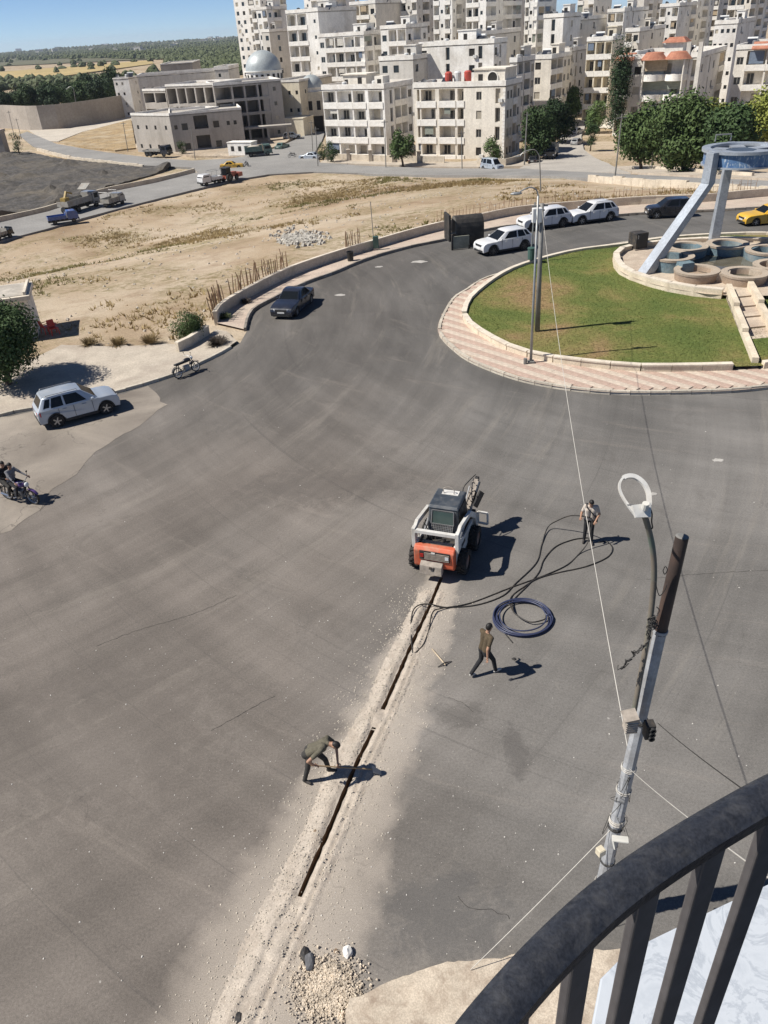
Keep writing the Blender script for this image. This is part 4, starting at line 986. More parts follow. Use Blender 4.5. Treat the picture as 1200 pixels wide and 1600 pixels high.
# --- roof clutter
m_tank_r = mat('red_tank', (.42, .07, .05), .5, var=.15, fine=6); m_tank_w = mat('white_tank', (.62, .62, .6), .5, var=.1); m_tank_b = mat('blue_sheet', (.05, .10, .27), .6, var=.2)
m_steel = mat('grey_steel', (.30, .30, .30), .5, metal=.6, var=.15); m_dish = mat('dish_grey', (.13, .13, .13), .6, var=.2); m_solar = glassy('solar_glass', (.02, .024, .035), .35, .2)
def tank_mesh(m_, r=.55, h=1.3): return MB().lathe([(.02, 0), (r, 0), (r, h * .9), (r * .6, h), (.02, h)], 12).mesh('water_tank', m_)
TK = {'w': tank_mesh(m_tank_w), 'r': tank_mesh(m_tank_r), 's': tank_mesh(m_steel)}
DISH = MB().lathe([(.02, .18), (.35, .12), (.62, 0), (.6, .02), (.33, .15), (.02, .21)], 14, axis='y').mesh('satellite_dish', m_dish)
_s = MB(); _s.hexa([(-1, -.9, .3), (1, -.9, .3), (1, .6, 1.4), (-1, .6, 1.4)], [(-1, -.95, .38), (1, -.95, .38), (1, .55, 1.48), (-1, .55, 1.48)]); _s.tube([(-1.1, .8, 1.55), (1.1, .8, 1.55)], .28, 10, 1)
for sx in (-.9, .9): _s.beam((sx, .7, 0), (sx, .7, 1.4), .06, .06, 2)
SOL = _s.mesh('solar_heater', [m_solar, m_tank_w, m_steel])
rr_ = random.Random(12)
def short(lb, k=10):
    w = lb.split()
    if len(w) > k:
        w = w[:k]
        while w[-1] in ('with', 'a', 'the', 'of', 'in', 'behind', 'and', 'left', 'its', 'by', 'on', 'right', 'beside', 'at', 'under', 'above', 'below', 'for', 'directly'): w.pop()
    return ' '.join(w).rstrip(',')
for (x, y, z, W_, D_, rot, lb) in ROOFS:
    if project((x, y, z))[1] < -5 or 'hall' in lb or 'garden' in lb or 'annex' in lb: continue
    def roofp(u, v_): return (x + math.cos(rot) * u * W_ - math.sin(rot) * v_ * D_, y + math.sin(rot) * u * W_ + math.cos(rot) * v_ * D_, z)
    us = rr_.sample([.08, .2, .32, .74, .86, .95], 4)
    for q, sd in ((0, 'left'), (1, 'right')):
        u = sorted(us[:2])[q]; tag(link('water_tank', TK[rr_.choice('wws')], None, roofp(u, rr_.uniform(.12, .4))), sd + ' pale tank on the ' + short(lb), 'water tank', 'roof tanks')
    o = link('satellite_dish', DISH, None, roofp(us[2], rr_.uniform(.1, .3)), rr_.uniform(-.6, .9)); o.location.z += .9; o.rotation_euler.x = -.5; tag(o, 'dark dish on the ' + short(lb), 'satellite dish', 'roof dishes')
    if rr_.random() < .7: tag(link('solar_heater', SOL, None, roofp(us[3], rr_.uniform(.2, .5)), rot + rr_.uniform(-.3, .3)), 'solar heater on the ' + short(lb), 'solar heater', 'roof solar heaters')
for px, py, k in ((701, 112, 'r'), (731, 104, 'r'), (715, 112, 'w')):
    p = at(px, py + 8, 172); z_ = ROOFS[1][2]; o = link('water_tank', TK[k], None, (p.x, p.y, z_)); o.scale = (1.3, 1.3, 1.9)
    tag(o, {701: 'left red water tank on the roof of the round-window house', 731: 'right red water tank on the roof of the round-window house', 715: 'white water tank between the two red tanks'}[px], 'water tank')
# ------------------------------------------------------------------ vegetation
def leafmat(name, c, var=.45, rnd=.18):
    m, n, l, b = nodes(name); tc = ntc(n, l)
    f = nramp(n, l, nnoise(n, l, tc, .9, 4, .7), [(.3, 1 - var), (.7, 1 + var)])
    c_ = nmix(n, l, 1, c, f, 'MULTIPLY')
    oi = n.new('ShaderNodeObjectInfo').outputs['Random']
    c_ = nmix(n, l, 1, c_, nramp(n, l, oi, [(0, 1 - rnd), (1, 1 + rnd)]), 'MULTIPLY')
    l.new(c_, b.inputs['Base Color']); b.inputs['Roughness'].default_value = .7; b.inputs['Specular IOR Level'].default_value = .25
    b.inputs['Subsurface Weight'].default_value = 0
    return m
LEAF = {'dark': leafmat('leaf_dark_green', (.046, .078, .026)), 'mid': leafmat('leaf_mid_green', (.075, .115, .036)), 'lime': leafmat('leaf_yellow_green', (.19, .21, .045)),
        'pine': leafmat('leaf_pine', (.025, .048, .018)), 'dry': leafmat('leaf_dry', (.17, .12, .055)), 'olive': leafmat('leaf_olive', (.07, .085, .035))}
m_bark = mat('bark', (.12, .085, .06), .95, var=.3, scale=4, fine=20)
def crown_mesh(rng, rx, ry, rz, n, ls, m_, lumps=14, cz=0, fill=.5, key='crown'):
    L_ = []
    for _ in range(lumps):
        while True:
            p = Vector((rng.uniform(-1, 1), rng.uniform(-1, 1), rng.uniform(-.9, 1)))
            if .25 < p.length < .9: break
        L_.append((Vector((p.x * rx * .78, p.y * ry * .78, p.z * rz * .78)), rng.uniform(.26, .5) * (rx + ry + rz) / 3))
    V = []; F = []
    for i in range(n):
        c, r_ = L_[rng.randrange(lumps)]
        d = Vector((rng.gauss(0, 1), rng.gauss(0, 1), rng.gauss(0, 1) + .25)).normalized()
        q = c + d * r_ * (rng.uniform(.55, 1.08) if rng.random() > .12 else rng.uniform(1.0, 1.3))
        nrm = (d + Vector((rng.uniform(-.8, .8), rng.uniform(-.8, .8), rng.uniform(-.5, .9)))).normalized()
        u = nrm.orthogonal().normalized(); a = rng.uniform(0, 6.28); w = nrm.cross(u)
        u, w = u * math.cos(a) + w * math.sin(a), w * math.cos(a) - u * math.sin(a)
        s_ = ls * rng.uniform(.6, 1.25); o = len(V)
        q = q + Vector((0, 0, cz))
        V += [q - u * s_, q - w * s_ * .55, q + u * s_, q + w * s_ * .55 + nrm * s_ * .2]
        F.append((o, o + 1, o + 2, o + 3))
    me = bpy.data.meshes.new(key); me.from_pydata([tuple(v) for v in V], [], F); me.materials.append(m_); return me, L_
def trunk_mesh(rng, h, r_, cz, L_, key='trunk'):
    mb = MB(); top = Vector((rng.uniform(-.2, .2), rng.uniform(-.2, .2), h))
    mb.tube([(0, 0, -.2), (r_ * .4, 0, h * .4), top, top + Vector((0, 0, (cz - h) * .6))], [r_ * 1.3, r_, r_ * .8, r_ * .3], 8)
    for c, q in L_[:7]:
        e = c + Vector((0, 0, cz)); mb.tube([top * .8, (top * .8).lerp(e, .5) + Vector((0, 0, .15 * h)), e], [r_ * .6, r_ * .35, r_ * .1], 6)
    return mb.mesh(key, m_bark, True)
TREE_CACHE = {}
def tree(name, label, loc, kind, rx, rz, h, n=2600, ls=.3, ry=None, cat='tree', group=None, variant=None, seed=1, lumps=14, trunk_r=None):
    """trunk height h, crown half-sizes rx/ry/rz centred above it"""
    ry = ry or rx; key = variant or (name, kind, rx, rz, h, seed)
    if key not in TREE_CACHE:
        rng = random.Random(seed * 31 + 5); cz = h + rz * .75
        cm, L_ = crown_mesh(rng, rx, ry, rz, n, ls, LEAF[kind], lumps, cz)
        TREE_CACHE[key] = (cm, trunk_mesh(rng, h, trunk_r or max(.06, rx * .07), cz, L_))
    cm, tm = TREE_CACHE[key]
    root = thing(name, label, cat, loc, random.uniform(0, 6.28) if variant else 0, group)
    link('crown', cm, root); link('trunk', tm, root); return root
def tpx(name, label, px, py, kind, wpx, hpx, trunk=.25, n=2600, ls=None, **k):
    """a tree whose foot is at (px,py) of the ground, wpx wide and hpx tall as seen"""
    g = G(px, py); s_ = (g - EYE).dot(FWD) / FPX; H = hpx * s_ * 1.12; rx = wpx * s_ / 2
    th = H * trunk; rz = (H - th) / 1.75
    return tree(name, label, (g.x, g.y, g.z), kind, rx, rz, th, n, ls or max(.09, min(.26, rx * .085)), seed=int(px), **k)
tpx('street_tree', 'dark round tree casting shade on the pavement at the left edge', 14, 603, 'dark', 150, 132, .2, 26000, ls=.085, lumps=34)
tpx('round_bush', 'round green bush behind the short sloping wall', 298, 531, 'mid', 56, 42, .05, 5200, ls=.055, lumps=14, cat='bush')
tpx('big_tree', 'large dark green tree right of the side street, leftmost of the clump', 1000, 268, 'mid', 78, 88, .16, 12000, lumps=26)
tpx('big_tree', 'largest dark green tree in the middle of the clump behind the monument', 1065, 272, 'mid', 104, 106, .14, 16000, lumps=32)
tpx('big_tree', 'dark green tree at the right end of the clump, above the monument ring', 1130, 276, 'dark', 84, 98, .14, 12000, lumps=26)
tpx('yellow_tree', 'bright yellow-green tree behind the dark clump', 1108, 238, 'lime', 66, 66, .2, 8000, lumps=20)
tpx('yellow_tree', 'bright yellow-green tree at the right edge of the picture', 1182, 250, 'lime', 84, 92, .2, 10000, lumps=22)
tpx('cypress_tree', 'tall thin dark cypress between the cream blocks', 960, 215, 'pine', 15, 148, .04, 7000, ls=.2, lumps=44)
tpx('street_tree', 'small round tree on the corner of the side street', 922, 236, 'dark', 30, 40, .25, 1800)
tpx('street_tree', 'bushy dark tree against the round-window house, left side of the street', 838, 250, 'dark', 60, 76, .1, 9000, lumps=22)
tpx('street_tree', 'dark tree deeper in the side street, left row', 866, 226, 'pine', 56, 66, .1, 8000, lumps=18)
tpx('street_tree', 'dark tree at the shaded end of the side street', 886, 192, 'dark', 46, 50, .15, 6000)
tpx('street_tree', 'green tree below the cream balcony block, right row of the street', 938, 172, 'mid', 46, 56, .15, 6000)
tpx('street_tree', 'green tree on the right pavement, halfway along the side street', 930, 208, 'mid', 36, 44, .15, 2600)
tpx('small_tree', 'small leafy tree on the pavement between the twin houses', 629, 262, 'mid', 46, 48, .3, 2600)
tpx('garden_bush', 'green bush in front of the round-window house', 770, 257, 'mid', 34, 38, .08, 1600, cat='bush')
tpx('garden_bush', 'dark bush at the left corner of the left twin house', 518, 256, 'dark', 24, 30, .08, 1400, cat='bush')
tpx('garden_bush', 'dark bush beside the path left of the twin houses', 506, 252, 'dark', 20, 28, .08, 1400, cat='bush')
tpx('garden_bush', 'low bush against the unfinished building', 287, 243, 'dark', 18, 22, .08, 900, cat='bush')
tpx('garden_bush', 'dark bush by the gate at the end of the branch road', 31, 243, 'dark', 20, 34, .08, 900, cat='bush')
# trees inside the compound
rg = random.Random(4)
ORD = 'first second third fourth fifth sixth seventh eighth ninth tenth eleventh twelfth thirteenth fourteenth fifteenth sixteenth seventeenth eighteenth'.split()
for i in range(18):
    px = 2 + i * 10.6 + rg.uniform(-4, 4); Y = rg.uniform(322, 372); top = lerp(136, 108, px / 190) + rg.uniform(-5, 9)
    p = at(px, top, Y); H = p.z - T(p.x, p.y); r_ = rg.uniform(4.2, 6.0)
    v = i % 4
    root = tree('compound_tree', ORD[i] + ' dark tree from the left behind the tall compound wall', (p.x, p.y, T(p.x, p.y)), 'dark' if v % 2 else 'pine', 5.2, 5.0, 4.4, 6000, .34, variant='comp%d' % v, seed=70 + v, group='trees behind the compound wall')
    s_ = H / 13.0; root.scale = (r_ / 5.2 * 1.15, r_ / 5.2, s_)
# far plain: groves, hedges, scattered houses
def blob(V, F, rng, x, y, z, r_, h):
    o = len(V); k = 6
    for t, rr in ((0, .7), (.35, 1.0), (.75, .65)):
        for i in range(k):
            a = i * 2 * PI / k + t; q = rr * r_ * rng.uniform(.75, 1.2)
            V.append((x + q * math.cos(a), y + q * math.sin(a), z + t * h * rng.uniform(.85, 1.1)))
    V.append((x, y, z + h))
    for j in range(2):
        for i in range(k): F.append((o + j * k + i, o + j * k + (i + 1) % k, o + (j + 1) * k + (i + 1) % k, o + (j + 1) * k + i))
    for i in range(k): F.append((o + 2 * k + i, o + 2 * k + (i + 1) % k, o + 3 * k))
V, F = [], []; rg = random.Random(9)
for i in range(19000):
    y = 620 * math.exp(rg.random() * 2.35); x = rg.uniform(-.62, -.02) * y
    px, py = project((x, y, T(x, y)))
    if 95 < py < 128 and px < 260 and rg.random() < .985: continue
    if mnoise.noise(Vector((x * .004, y * .002, 0))) < -.18 and rg.random() < .8: continue
    blob(V, F, rg, x, y, ground_z(x, y) - .3, rg.uniform(2.5, 5) * (1 + y / 4500), rg.uniform(3, 6.5) * (1 + y / 5000))
me = bpy.data.meshes.new('far_groves'); me.from_pydata(V, [], F); me.materials.append(LEAF['olive'])
tag(link('far_groves', me), 'dark olive groves spread over the distant plain', 'trees', kind='stuff')
m_far = mat('far_soil', (.11, .105, .06), .95, var=.2, scale=.004, col2=(.10, .11, .05), amt=.7, c2scale=.003)
sheet('far_plain', [Vector((-6600, 8800, 0)), Vector((-1150, 1900, 0)), Vector((-260, 1300, 0)), Vector((-60, 600, 0)), Vector((10, 600, 0)), Vector((400, 8800, 0))], m_far, 0, step=200, world=True, zf=lambda x, y: ground_z(x, y) + 1.0)
fh_mesh = {}
for k, t_ in enumerate(('white', 'warm', 'dull')):
    mb = MB().box(-6, 6, -4.5, 4.5, 0, 6.2); fh_mesh[k] = (mb.mesh('wall', TONE[t_]), MB().box(-6.3, 6.3, -4.8, 4.8, 6.2, 6.7).mesh('roof', m_roof))
rg = random.Random(21)
for i in range(34):
    px = rg.uniform(4, 356); py = lerp(84, 62, px / 356) + rg.uniform(-4, 14) * (1 if px > 150 else .4)
    if py > 84 and px < 200: py = 80
    hor = 78.5 - px * .066
    py = max(py, hor + 4.5); g = G(px, py); s_ = rg.uniform(.8, 1.5)
    root = thing('farm_house', 'small pale house far off on the wooded plain', 'house', (g.x, g.y, g.z + 1), rg.uniform(-.5, .5), 'far houses on the plain')
    a, b_ = fh_mesh[rg.randrange(3)]; link('wall', a, root); link('roof', b_, root)
    for q in (-3.5, 0, 3.5): link('window', UNIT_VOID, root, (q, -4.51, 2.2)).scale = (1.4, 1, 1.6)
    s_ = rg.uniform(.8, 1.5) * max(1, g.y / 1800) ** .6; root.scale = (s_, s_, s_ * rg.uniform(.8, 1.2))
# dry weeds and stones over the lot
lot_px = [(300, 530), (345, 470), (430, 430), (540, 394), (690, 350), (830, 325), (1000, 312), (1200, 300), (1000, 292), (900, 284), (760, 280), (600, 277), (430, 280), (320, 300), (180, 333), (60, 368), (-40, 395), (-40, 450), (80, 520), (170, 540)]
LP = [G(*p) for p in lot_px]; la = np.array(xy(LP)); lo, hi = la.min(0), la.max(0)
rg = random.Random(5); V, F = [], []; V2, F2 = [], []
P = np.random.default_rng(5).uniform(lo, hi, (90000, 2)); P = P[inside(xy(LP), P)]
for x, y in P:
    dens = mnoise.noise(Vector((x * .07, y * .07, 4))) + .5 * mnoise.noise(Vector((x * .3, y * .3, 8))) + (.38 if y > 112 else 0) * (1 if x > -12 else .2)
    if dens < .12 + rg.random() * .75: continue
    z = ground_z(x, y) - .02; green = mnoise.noise(Vector((x * .05 + 20, y * .05, 1))) > .12
    VV, FF = (V, F) if green else (V2, F2)
    s_ = rg.uniform(.5, 1.5)
    for k in range(5):
        a = rg.uniform(0, 6.28); h = rg.uniform(.08, .3) * s_; w = rg.uniform(.02, .06) * s_; r_ = rg.uniform(0, .18) * s_
        cx, cy = x + r_ * math.cos(a), y + r_ * math.sin(a); o = len(VV)
        VV += [(cx - w, cy, z), (cx + w, cy, z), (cx + math.cos(a) * .15 * s_, cy + math.sin(a) * .15 * s_, z + h)]; FF.append((o, o + 1, o + 2))
for nm, VV, FF, mm, lb in (('green_weeds', V, F, leafmat('weed_green', (.19, .17, .065)), 'low olive green weeds scattered over the bare lot'), ('dry_weeds', V2, F2, leafmat('weed_dry', (.36, .27, .13)), 'dry yellow grass tufts scattered over the bare lot')):
    me = bpy.data.meshes.new(nm); me.from_pydata(VV, [], FF); me.materials.append(mm); tag(link(nm, me), lb, 'weeds', kind='stuff')
def rocks(name, label, pts, smin, smax, m_, seed=1, zf=None, flat=.7):
    rg = random.Random(seed); V, F = [], []
    for x, y, w in pts:
        s_ = rg.uniform(smin, smax) * w; o = len(V); z = (zf or T)(x, y)
        a0 = rg.uniform(0, 6.28); k = 5
        for i in range(k):
            a = a0 + i * 2 * PI / k; q = s_ * rg.uniform(.7, 1.2); V.append((x + q * math.cos(a), y + q * math.sin(a), z - s_ * .1))
        for i in range(k):
            a = a0 + i * 2 * PI / k + .4; q = s_ * rg.uniform(.4, .8); V.append((x + q * math.cos(a), y + q * math.sin(a), z + s_ * flat * rg.uniform(.6, 1.2)))
        for i in range(k): F.append((o + i, o + (i + 1) % k, o + k + (i + 1) % k, o + k + i))
        F.append(tuple(o + k + i for i in range(k)))
    me = bpy.data.meshes.new(name); me.from_pydata(V, [], F); me.materials.append(m_)
    return tag(link(name, me), label, 'stones', kind='stuff')
m_stone = mat('pale_stone', (.46, .41, .34), .9, var=.2, scale=2, fine=9)
rg = random.Random(8)
pts = [(*xy([G(468 + rg.gauss(0, 17), 372 + rg.gauss(0, 5))])[0], 1) for _ in range(420)]
rocks('rubble_patch', 'patch of pale rubble dumped on the earth lot', pts, .08, .3, mat('white_rubble', (.40, .375, .33), .9, var=.3, scale=3), 2, zf=lambda x, y: ground_z(x, y) + .05)
k = P[np.random.default_rng(2).integers(0, len(P), 1500)]
rocks('scattered_stones', 'small pale stones scattered over the earth lot', [(x, y, 1) for x, y in k], .04, .16, m_stone, 3, zf=ground_z)
# ------------------------------------------------------------------ vehicles
m_tyre = mat('tyre_rubber', (.022, .021, .02), .85, var=.25, scale=8, col2=(.12, .10, .08), amt=.3, c2scale=5)
m_rim = mat('alloy_rim', (.42, .42, .42), .35, metal=.7, var=.1); m_dark = mat('black_plastic', (.025, .025, .026), .6, var=.2)
m_glass = glassy('car_glass', (.010, .012, .014), .10, .22); m_lamp = glassy('headlamp', (.55, .56, .56), .15); m_red = mat('tail_lamp', (.35, .02, .015), .3)
m_plate = mat('number_plate', (.6, .6, .58), .5); m_chrome = mat('chrome_trim', (.55, .55, .55), .2, metal=.9, var=.05)
m_hub = mat('dark_rim', (.12, .12, .12), .4, metal=.6)
P_WHITE = paint('paint_white', (.66, .66, .66), .3, .2); P_SILVER = paint('paint_silver', (.42, .47, .53), .32, .25, .35); P_NAVY = paint('paint_navy', (.012, .016, .028), .22, .05)
P_BLACK = paint('paint_black', (.010, .011, .014), .22, .05); P_YELLOW = paint('paint_yellow', (.62, .36, .02), .35, .2); P_BLUE = paint('paint_blue', (.03, .09, .30), .4, .2)
P_GREY = paint('paint_grey', (.22, .23, .24), .35, .25); P_BEIGE = paint('paint_beige', (.42, .37, .29), .5, .3); P_GREEN = paint('paint_green', (.03, .10, .09), .45, .3); P_REDP = paint('paint_red', (.36, .06, .03), .45, .3)
WHEELS = {}
def wheel_meshes(r_, w, dark=False):
    k = (round(r_, 3), w, dark)
    if k not in WHEELS:
        t = MB().lathe([(r_ * .62, -w / 2), (r_ * .95, -w / 2), (r_, -w * .32), (r_, w * .32), (r_ * .95, w / 2), (r_ * .62, w / 2)], 20, axis='y').mesh('tyre', m_tyre, True)
        b = MB().lathe([(r_ * .64, -w * .42), (r_ * .64, w * .42)], 20, axis='y')
        b.lathe([(.01, w * .22), (r_ * .62, w * .22)], 20, axis='y', mat=1).lathe([(r_ * .62, -w * .22), (.01, -w * .22)], 20, axis='y', mat=1)
        for s_ in (-1, 1):
            b.lathe([(.01, s_ * w * .46), (r_ * .13, s_ * w * .46), (r_ * .16, s_ * w * .2)], 10, axis='y')
            for q in range(5):
                a = q * 2 * PI / 5; d = Vector((math.cos(a), 0, math.sin(a)))
                b.beam(d * r_ * .1 + Vector((0, s_ * w * .36, 0)), d * r_ * .63 + Vector((0, s_ * w * .38, 0)), r_ * .17, w * .12, upv=(0, 1, 0))
        WHEELS[k] = (t, b.mesh('rim', [m_hub if dark else m_rim, m_dark], True))
    return WHEELS[k]
def add_wheel(root, x, y, r_, w, dark=False):
    t, rm = wheel_meshes(r_, w, dark)
    o = link('wheel', t, root, (x, y, r_)); link('rim', rm, o); return o
def shape_plan(mb, Lh, k=.12):
    """round the plan of a body towards nose and tail"""
    mb.v = [(x, y * (1 - k * max(0, (abs(x) / Lh - .55) / .45) ** 2), z) for x, y, z in mb.v]; return mb
CARS = {}
CAR_TYPES = {
 #        L    W    H    belt cowl  nose  hoodz tail base(f,r)      roof(f,r)      wheel r  clearance
 'suv':  (4.70, 1.88, 1.70, 1.10, 1.04, .84, 1.0, 1.06, (1.12, -2.26), (.18, -1.72), .38, .26),
 'suv2': (4.35, 1.84, 1.74, 1.10, 1.05, .88, 1.02, 1.06, (1.12, -2.10), (.30, -1.72), .37, .28),
 'sedan': (4.80, 1.84, 1.46, .93, .92, .70, .85, .95, (.95, -1.75), (.15, -1.05), .33, .20),
 'hatch': (3.9, 1.68, 1.48, .93, .92, .72, .86, .92, (.9, -1.85), (.15, -1.5), .30, .2),
 'van':  (4.6, 1.75, 1.95, 1.05, 1.0, .8, .95, 1.05, (1.55, -2.24), (.85, -2.1), .32, .24)}
SCL = 1.0
def car(label, kind, pt, pr=None, pf=None, vis='L', loc=None, rot=None, rails=False, group=None, cat='car', nm=None, dark=False, box=True):
    L_, W_, H, belt, cowl, nose, hz, tail, cb, cr, wr, cl = CAR_TYPES[kind]
    xf, xr = L_ * .5 - L_ * .19, -L_ * .5 + L_ * .2
    if pr:
        a, b_ = G(*pr), G(*pf); d = b_ - a; d.z = 0; d.normalize(); rt = Vector((d.y, -d.x, 0)); s_ = 1 if vis == 'L' else -1
        mid = (a + b_) / 2 + rt * s_ * (W_ / 2 - .1) * SCL; mid -= d * (xf + xr) / 2
        loc = Vector((mid.x, mid.y, (a.z + b_.z) / 2)); rot = math.atan2(d.y, d.x)
        lift = 0
    root = thing(nm or {'suv': 'suv_car', 'suv2': 'suv_car', 'sedan': 'sedan_car', 'hatch': 'hatchback_car', 'van': 'minivan'}[kind], label, cat, loc, rot, group)
    root.scale = (SCL,) * 3
    key = (kind, pt.name, rails, dark)
    if key in CARS:
        for ch in CARS[key].children: copy_tree(ch, root)
        return root
    CARS[key] = root; h = L_ / 2; W2 = W_ / 2
    # lower body: side outline with wheel arches
    def arch(xc, r_): return [(xc + r_ * math.cos(t), max(cl, wr + r_ * math.sin(t))) for t in [PI * k / 8 for k in range(9)]]
    ar = wr * 1.16
    out = [(h - .03, cl + .02)] + arch(xf, ar) + [(q, cl) for q in (xf - ar - .25, 0, xr + ar + .25)] + arch(xr, ar) + [(-h + .03, cl + .06), (-h, .62), (-h + .02, tail - .08), (-h + .10, tail)]
    out += [(x, belt) for x in (cb[1] + .05, -h * .45, -h * .2, 0, h * .2)] + [(cb[0] - .08, cowl + .04), (cb[0] + .03, cowl), (h * .62, (cowl + hz) / 2 + .02), (h - .35, hz), (h - .10, hz - .10), (h, nose - .12), (h, .5)]
    # widen: lower sides flare, hood narrows
    mb = MB(); n_ = len(out)
    rows = [(-1, 0), (-.62, .0), (.62, .0), (1, 0)]
    vs_ = []
    for s_, _ in rows:
        for x, z in out: 
            yy = s_ * W2 * (1 - .05 * max(0, (z - .75)) / .3 - .03 * max(0, .5 - z) / .3); vs_.append((x, yy, z + (.03 if abs(s_) < 1 and z > .8 else 0)))
    fs = [tuple(range(n_)), tuple(range(3 * n_, 4 * n_))[::-1]]
    for r_ in range(3):
        for i in range(n_): j = (i + 1) % n_; fs.append((r_ * n_ + j, r_ * n_ + i, (r_ + 1) * n_ + i, (r_ + 1) * n_ + j))
    mb.add(vs_, fs); shape_plan(mb, h)
    body = mb.build('body', pt, root, smooth=True, bevel=.035, seg=2)
    # cabin shell
    b0, b1, r0, r1 = cb[0], cb[1], cr[0], cr[1]; wb, wt = W2 - .05, W2 - .23; zb = belt - .03
    c = MB(); xm = (r0 + r1) / 2
    bot = [(b0, -wb * .93, zb - .03), (b0 - .45, -wb, zb), (xm, -wb, zb), (b1 + .2, -wb, zb), (b1, -wb * .88, zb), (b1, wb * .88, zb), (b1 + .2, wb, zb), (xm, wb, zb), (b0 - .45, wb, zb), (b0, wb * .93, zb - .03)]
    top = [(r0, -wt * .9, H - .05), (r0 - .25, -wt, H - .02), (xm, -wt, H), (r1 + .15, -wt, H - .03), (r1, -wt * .86, H - .06), (r1, wt * .86, H - .06), (r1 + .15, wt, H - .03), (xm, wt, H), (r0 - .25, wt, H - .02), (r0, wt * .9, H - .05)]
    n2 = 10; c.add(bot + top + [((r0 + r1) / 2, 0, H + .035)], [(i, (i + 1) % n2, n2 + (i + 1) % n2, n2 + i) for i in range(n2)] + [(n2 + i, n2 + (i + 1) % n2, 20) for i in range(n2)])
    cab = c.build('cabin', pt, root, smooth=True, bevel=.03, seg=2)
    # glass panels lie 6 mm proud of the cabin shell
    def panel(name, q, m_=m_glass, e=.008):
        q = [Vector(p) for p in q]; nn = (q[1] - q[0]).cross(q[3] - q[0]).normalized()
        cen = sum(q, Vector()) / 4
        if nn.dot(cen - Vector((xm, 0, belt + .1))) < 0: nn = -nn
        p = MB().hexa([v - nn * .02 for v in q], [v + nn * e for v in q]); p.build(name, m_, root)
    B3 = lambda i, t, ins=0: Vector(bot[i]).lerp(Vector(top[i]), t)
    lo_, hi_ = .10, .90
    def quad_on(i, j, s0, s1, a=lo_, b_=hi_):
        p = lambda s_, t: B3(i, t).lerp(B3(j, t), s_); return [p(s0, a), p(s1, a), p(s1, b_), p(s0, b_)]
    panel('windscreen', quad_on(9, 0, .04, .96, .06, .93))
    panel('rear_window', quad_on(4, 5, .08, .92, .22, .88))
    for i, j in ((1, 2), (8, 7)): panel('side_window', quad_on(i, j, .10, .95, .12, .88))
    for i, j in ((2, 3), (7, 6)): panel('side_window', quad_on(i, j, .05, .62 if kind != 'sedan' else .9, .12, .88))
    if kind != 'sedan':
        for i, j in ((2, 3), (7, 6)): panel('side_window', quad_on(i, j, .70, .98, .2, .86))
    for s_ in (-1, 1):
        MB().box(h - .30, h - .015, s_ * W2 * .86 - .17, s_ * W2 * .86 + .05 * (s_ < 0) + .0, hz - .26, hz - .10).build('headlight', m_lamp, root, bevel=.02) if False else \
        MB().beam((h - .02, s_ * W2 * .50, hz - .19), (h - .26, s_ * W2 * .885, hz - .15), .04, .13).build('headlight', m_lamp, root)
        MB().beam((-h + .02, s_ * W2 * .62, tail - .17), (-h + .16, s_ * W2 * .90, tail - .16), .05, .22).build('tail_light', m_red, root)
        MB().box(b0 - .42, b0 - .28, s_ * (W2 + .02) - .09, s_ * (W2 + .02) + .09, belt - .02, belt + .12).build('mirror', pt, root, bevel=.03)
        MB().box(xr + ar + .02, xf - ar - .02, s_ * (W2 * .985) - .03, s_ * (W2 * .985) + .03, cl - .02, cl + .12).build('sill', m_dark if kind != 'sedan' else pt, root)
        for xd in (.28, -.75): MB().box(xd - .11, xd + .11, s_ * (W2 - .005) - .022, s_ * (W2 - .005) + .022, belt - .17, belt - .13).build('door_handle', m_chrome if kind == 'sedan' else pt, root)
        if rails: MB().tube([(r0 - .15, s_ * wt * .93, H), (r0 - .2, s_ * wt * .93, H + .06), (r1 + .2, s_ * wt * .93, H + .05), (r1 + .15, s_ * wt * .93, H)], .02, 6).build('roof_rail', m_steel, root)
    for s_ in (-1, 1):      # door seams and lower cladding
        sm_ = MB()
        for xd in (cb[0] - .42, -.28, xr + ar * .55): sm_.box(xd - .008, xd + .008, s_ * (W2 - .01) - .016, s_ * (W2 - .01) + .016, cl + .14, belt - .05)
        sm_.build('door_seam', m_dark, root)
        if kind in ('suv', 'suv2'):
            for xc in (xf, xr): MB().lathe([(ar + .06, -.012), (ar + .06, .012), (ar - .01, .012), (ar - .01, -.012), (ar + .06, -.012)], 14, (xc, s_ * (W2 - .012), wr), axis='y', a0=.05, a1=PI - .05).build('arch_trim', m_dark, root)
    MB().box(h - .06, h + .012, -W2 * .46, W2 * .46, hz - .30, hz - .16).build('grille', m_dark, root)
    MB().box(h - .10, h + .02, -W2 * .70, W2 * .70, cl + .03, cl + .19).build('lower_grille', m_dark, root)
    MB().box(h - .05, h + .028, -.26, .26, .45, .56).build('number_plate', m_plate, root); MB().box(-h - .012, -h + .05, -.26, .26, .64, .76).build('number_plate', m_plate, root)
    MB().box(-h - .01, -h + .12, -W2 * .8, W2 * .8, cl + .06, cl + .24).build('rear_bumper', m_dark, root)
    MB().box(-h + .15, h - .15, -W2 + .24, W2 - .24, cl - .04, .75).build('underbody', m_dark, root)
    for x in (xf, xr):
        for s_ in (-1, 1): add_wheel(root, x, s_ * (W2 - .12), wr, .22, dark)
    return root
SCL = 0.86; car('silver off-roader parked at the kerb on the worn paving', 'suv2', P_SILVER, (90, 668), (171, 646), 'R', rails=True)
SCL = 0.87; car('dark navy sedan driving along the curved road beside the low wall', 'sedan', P_NAVY, (486, 474), (464, 494), 'L')
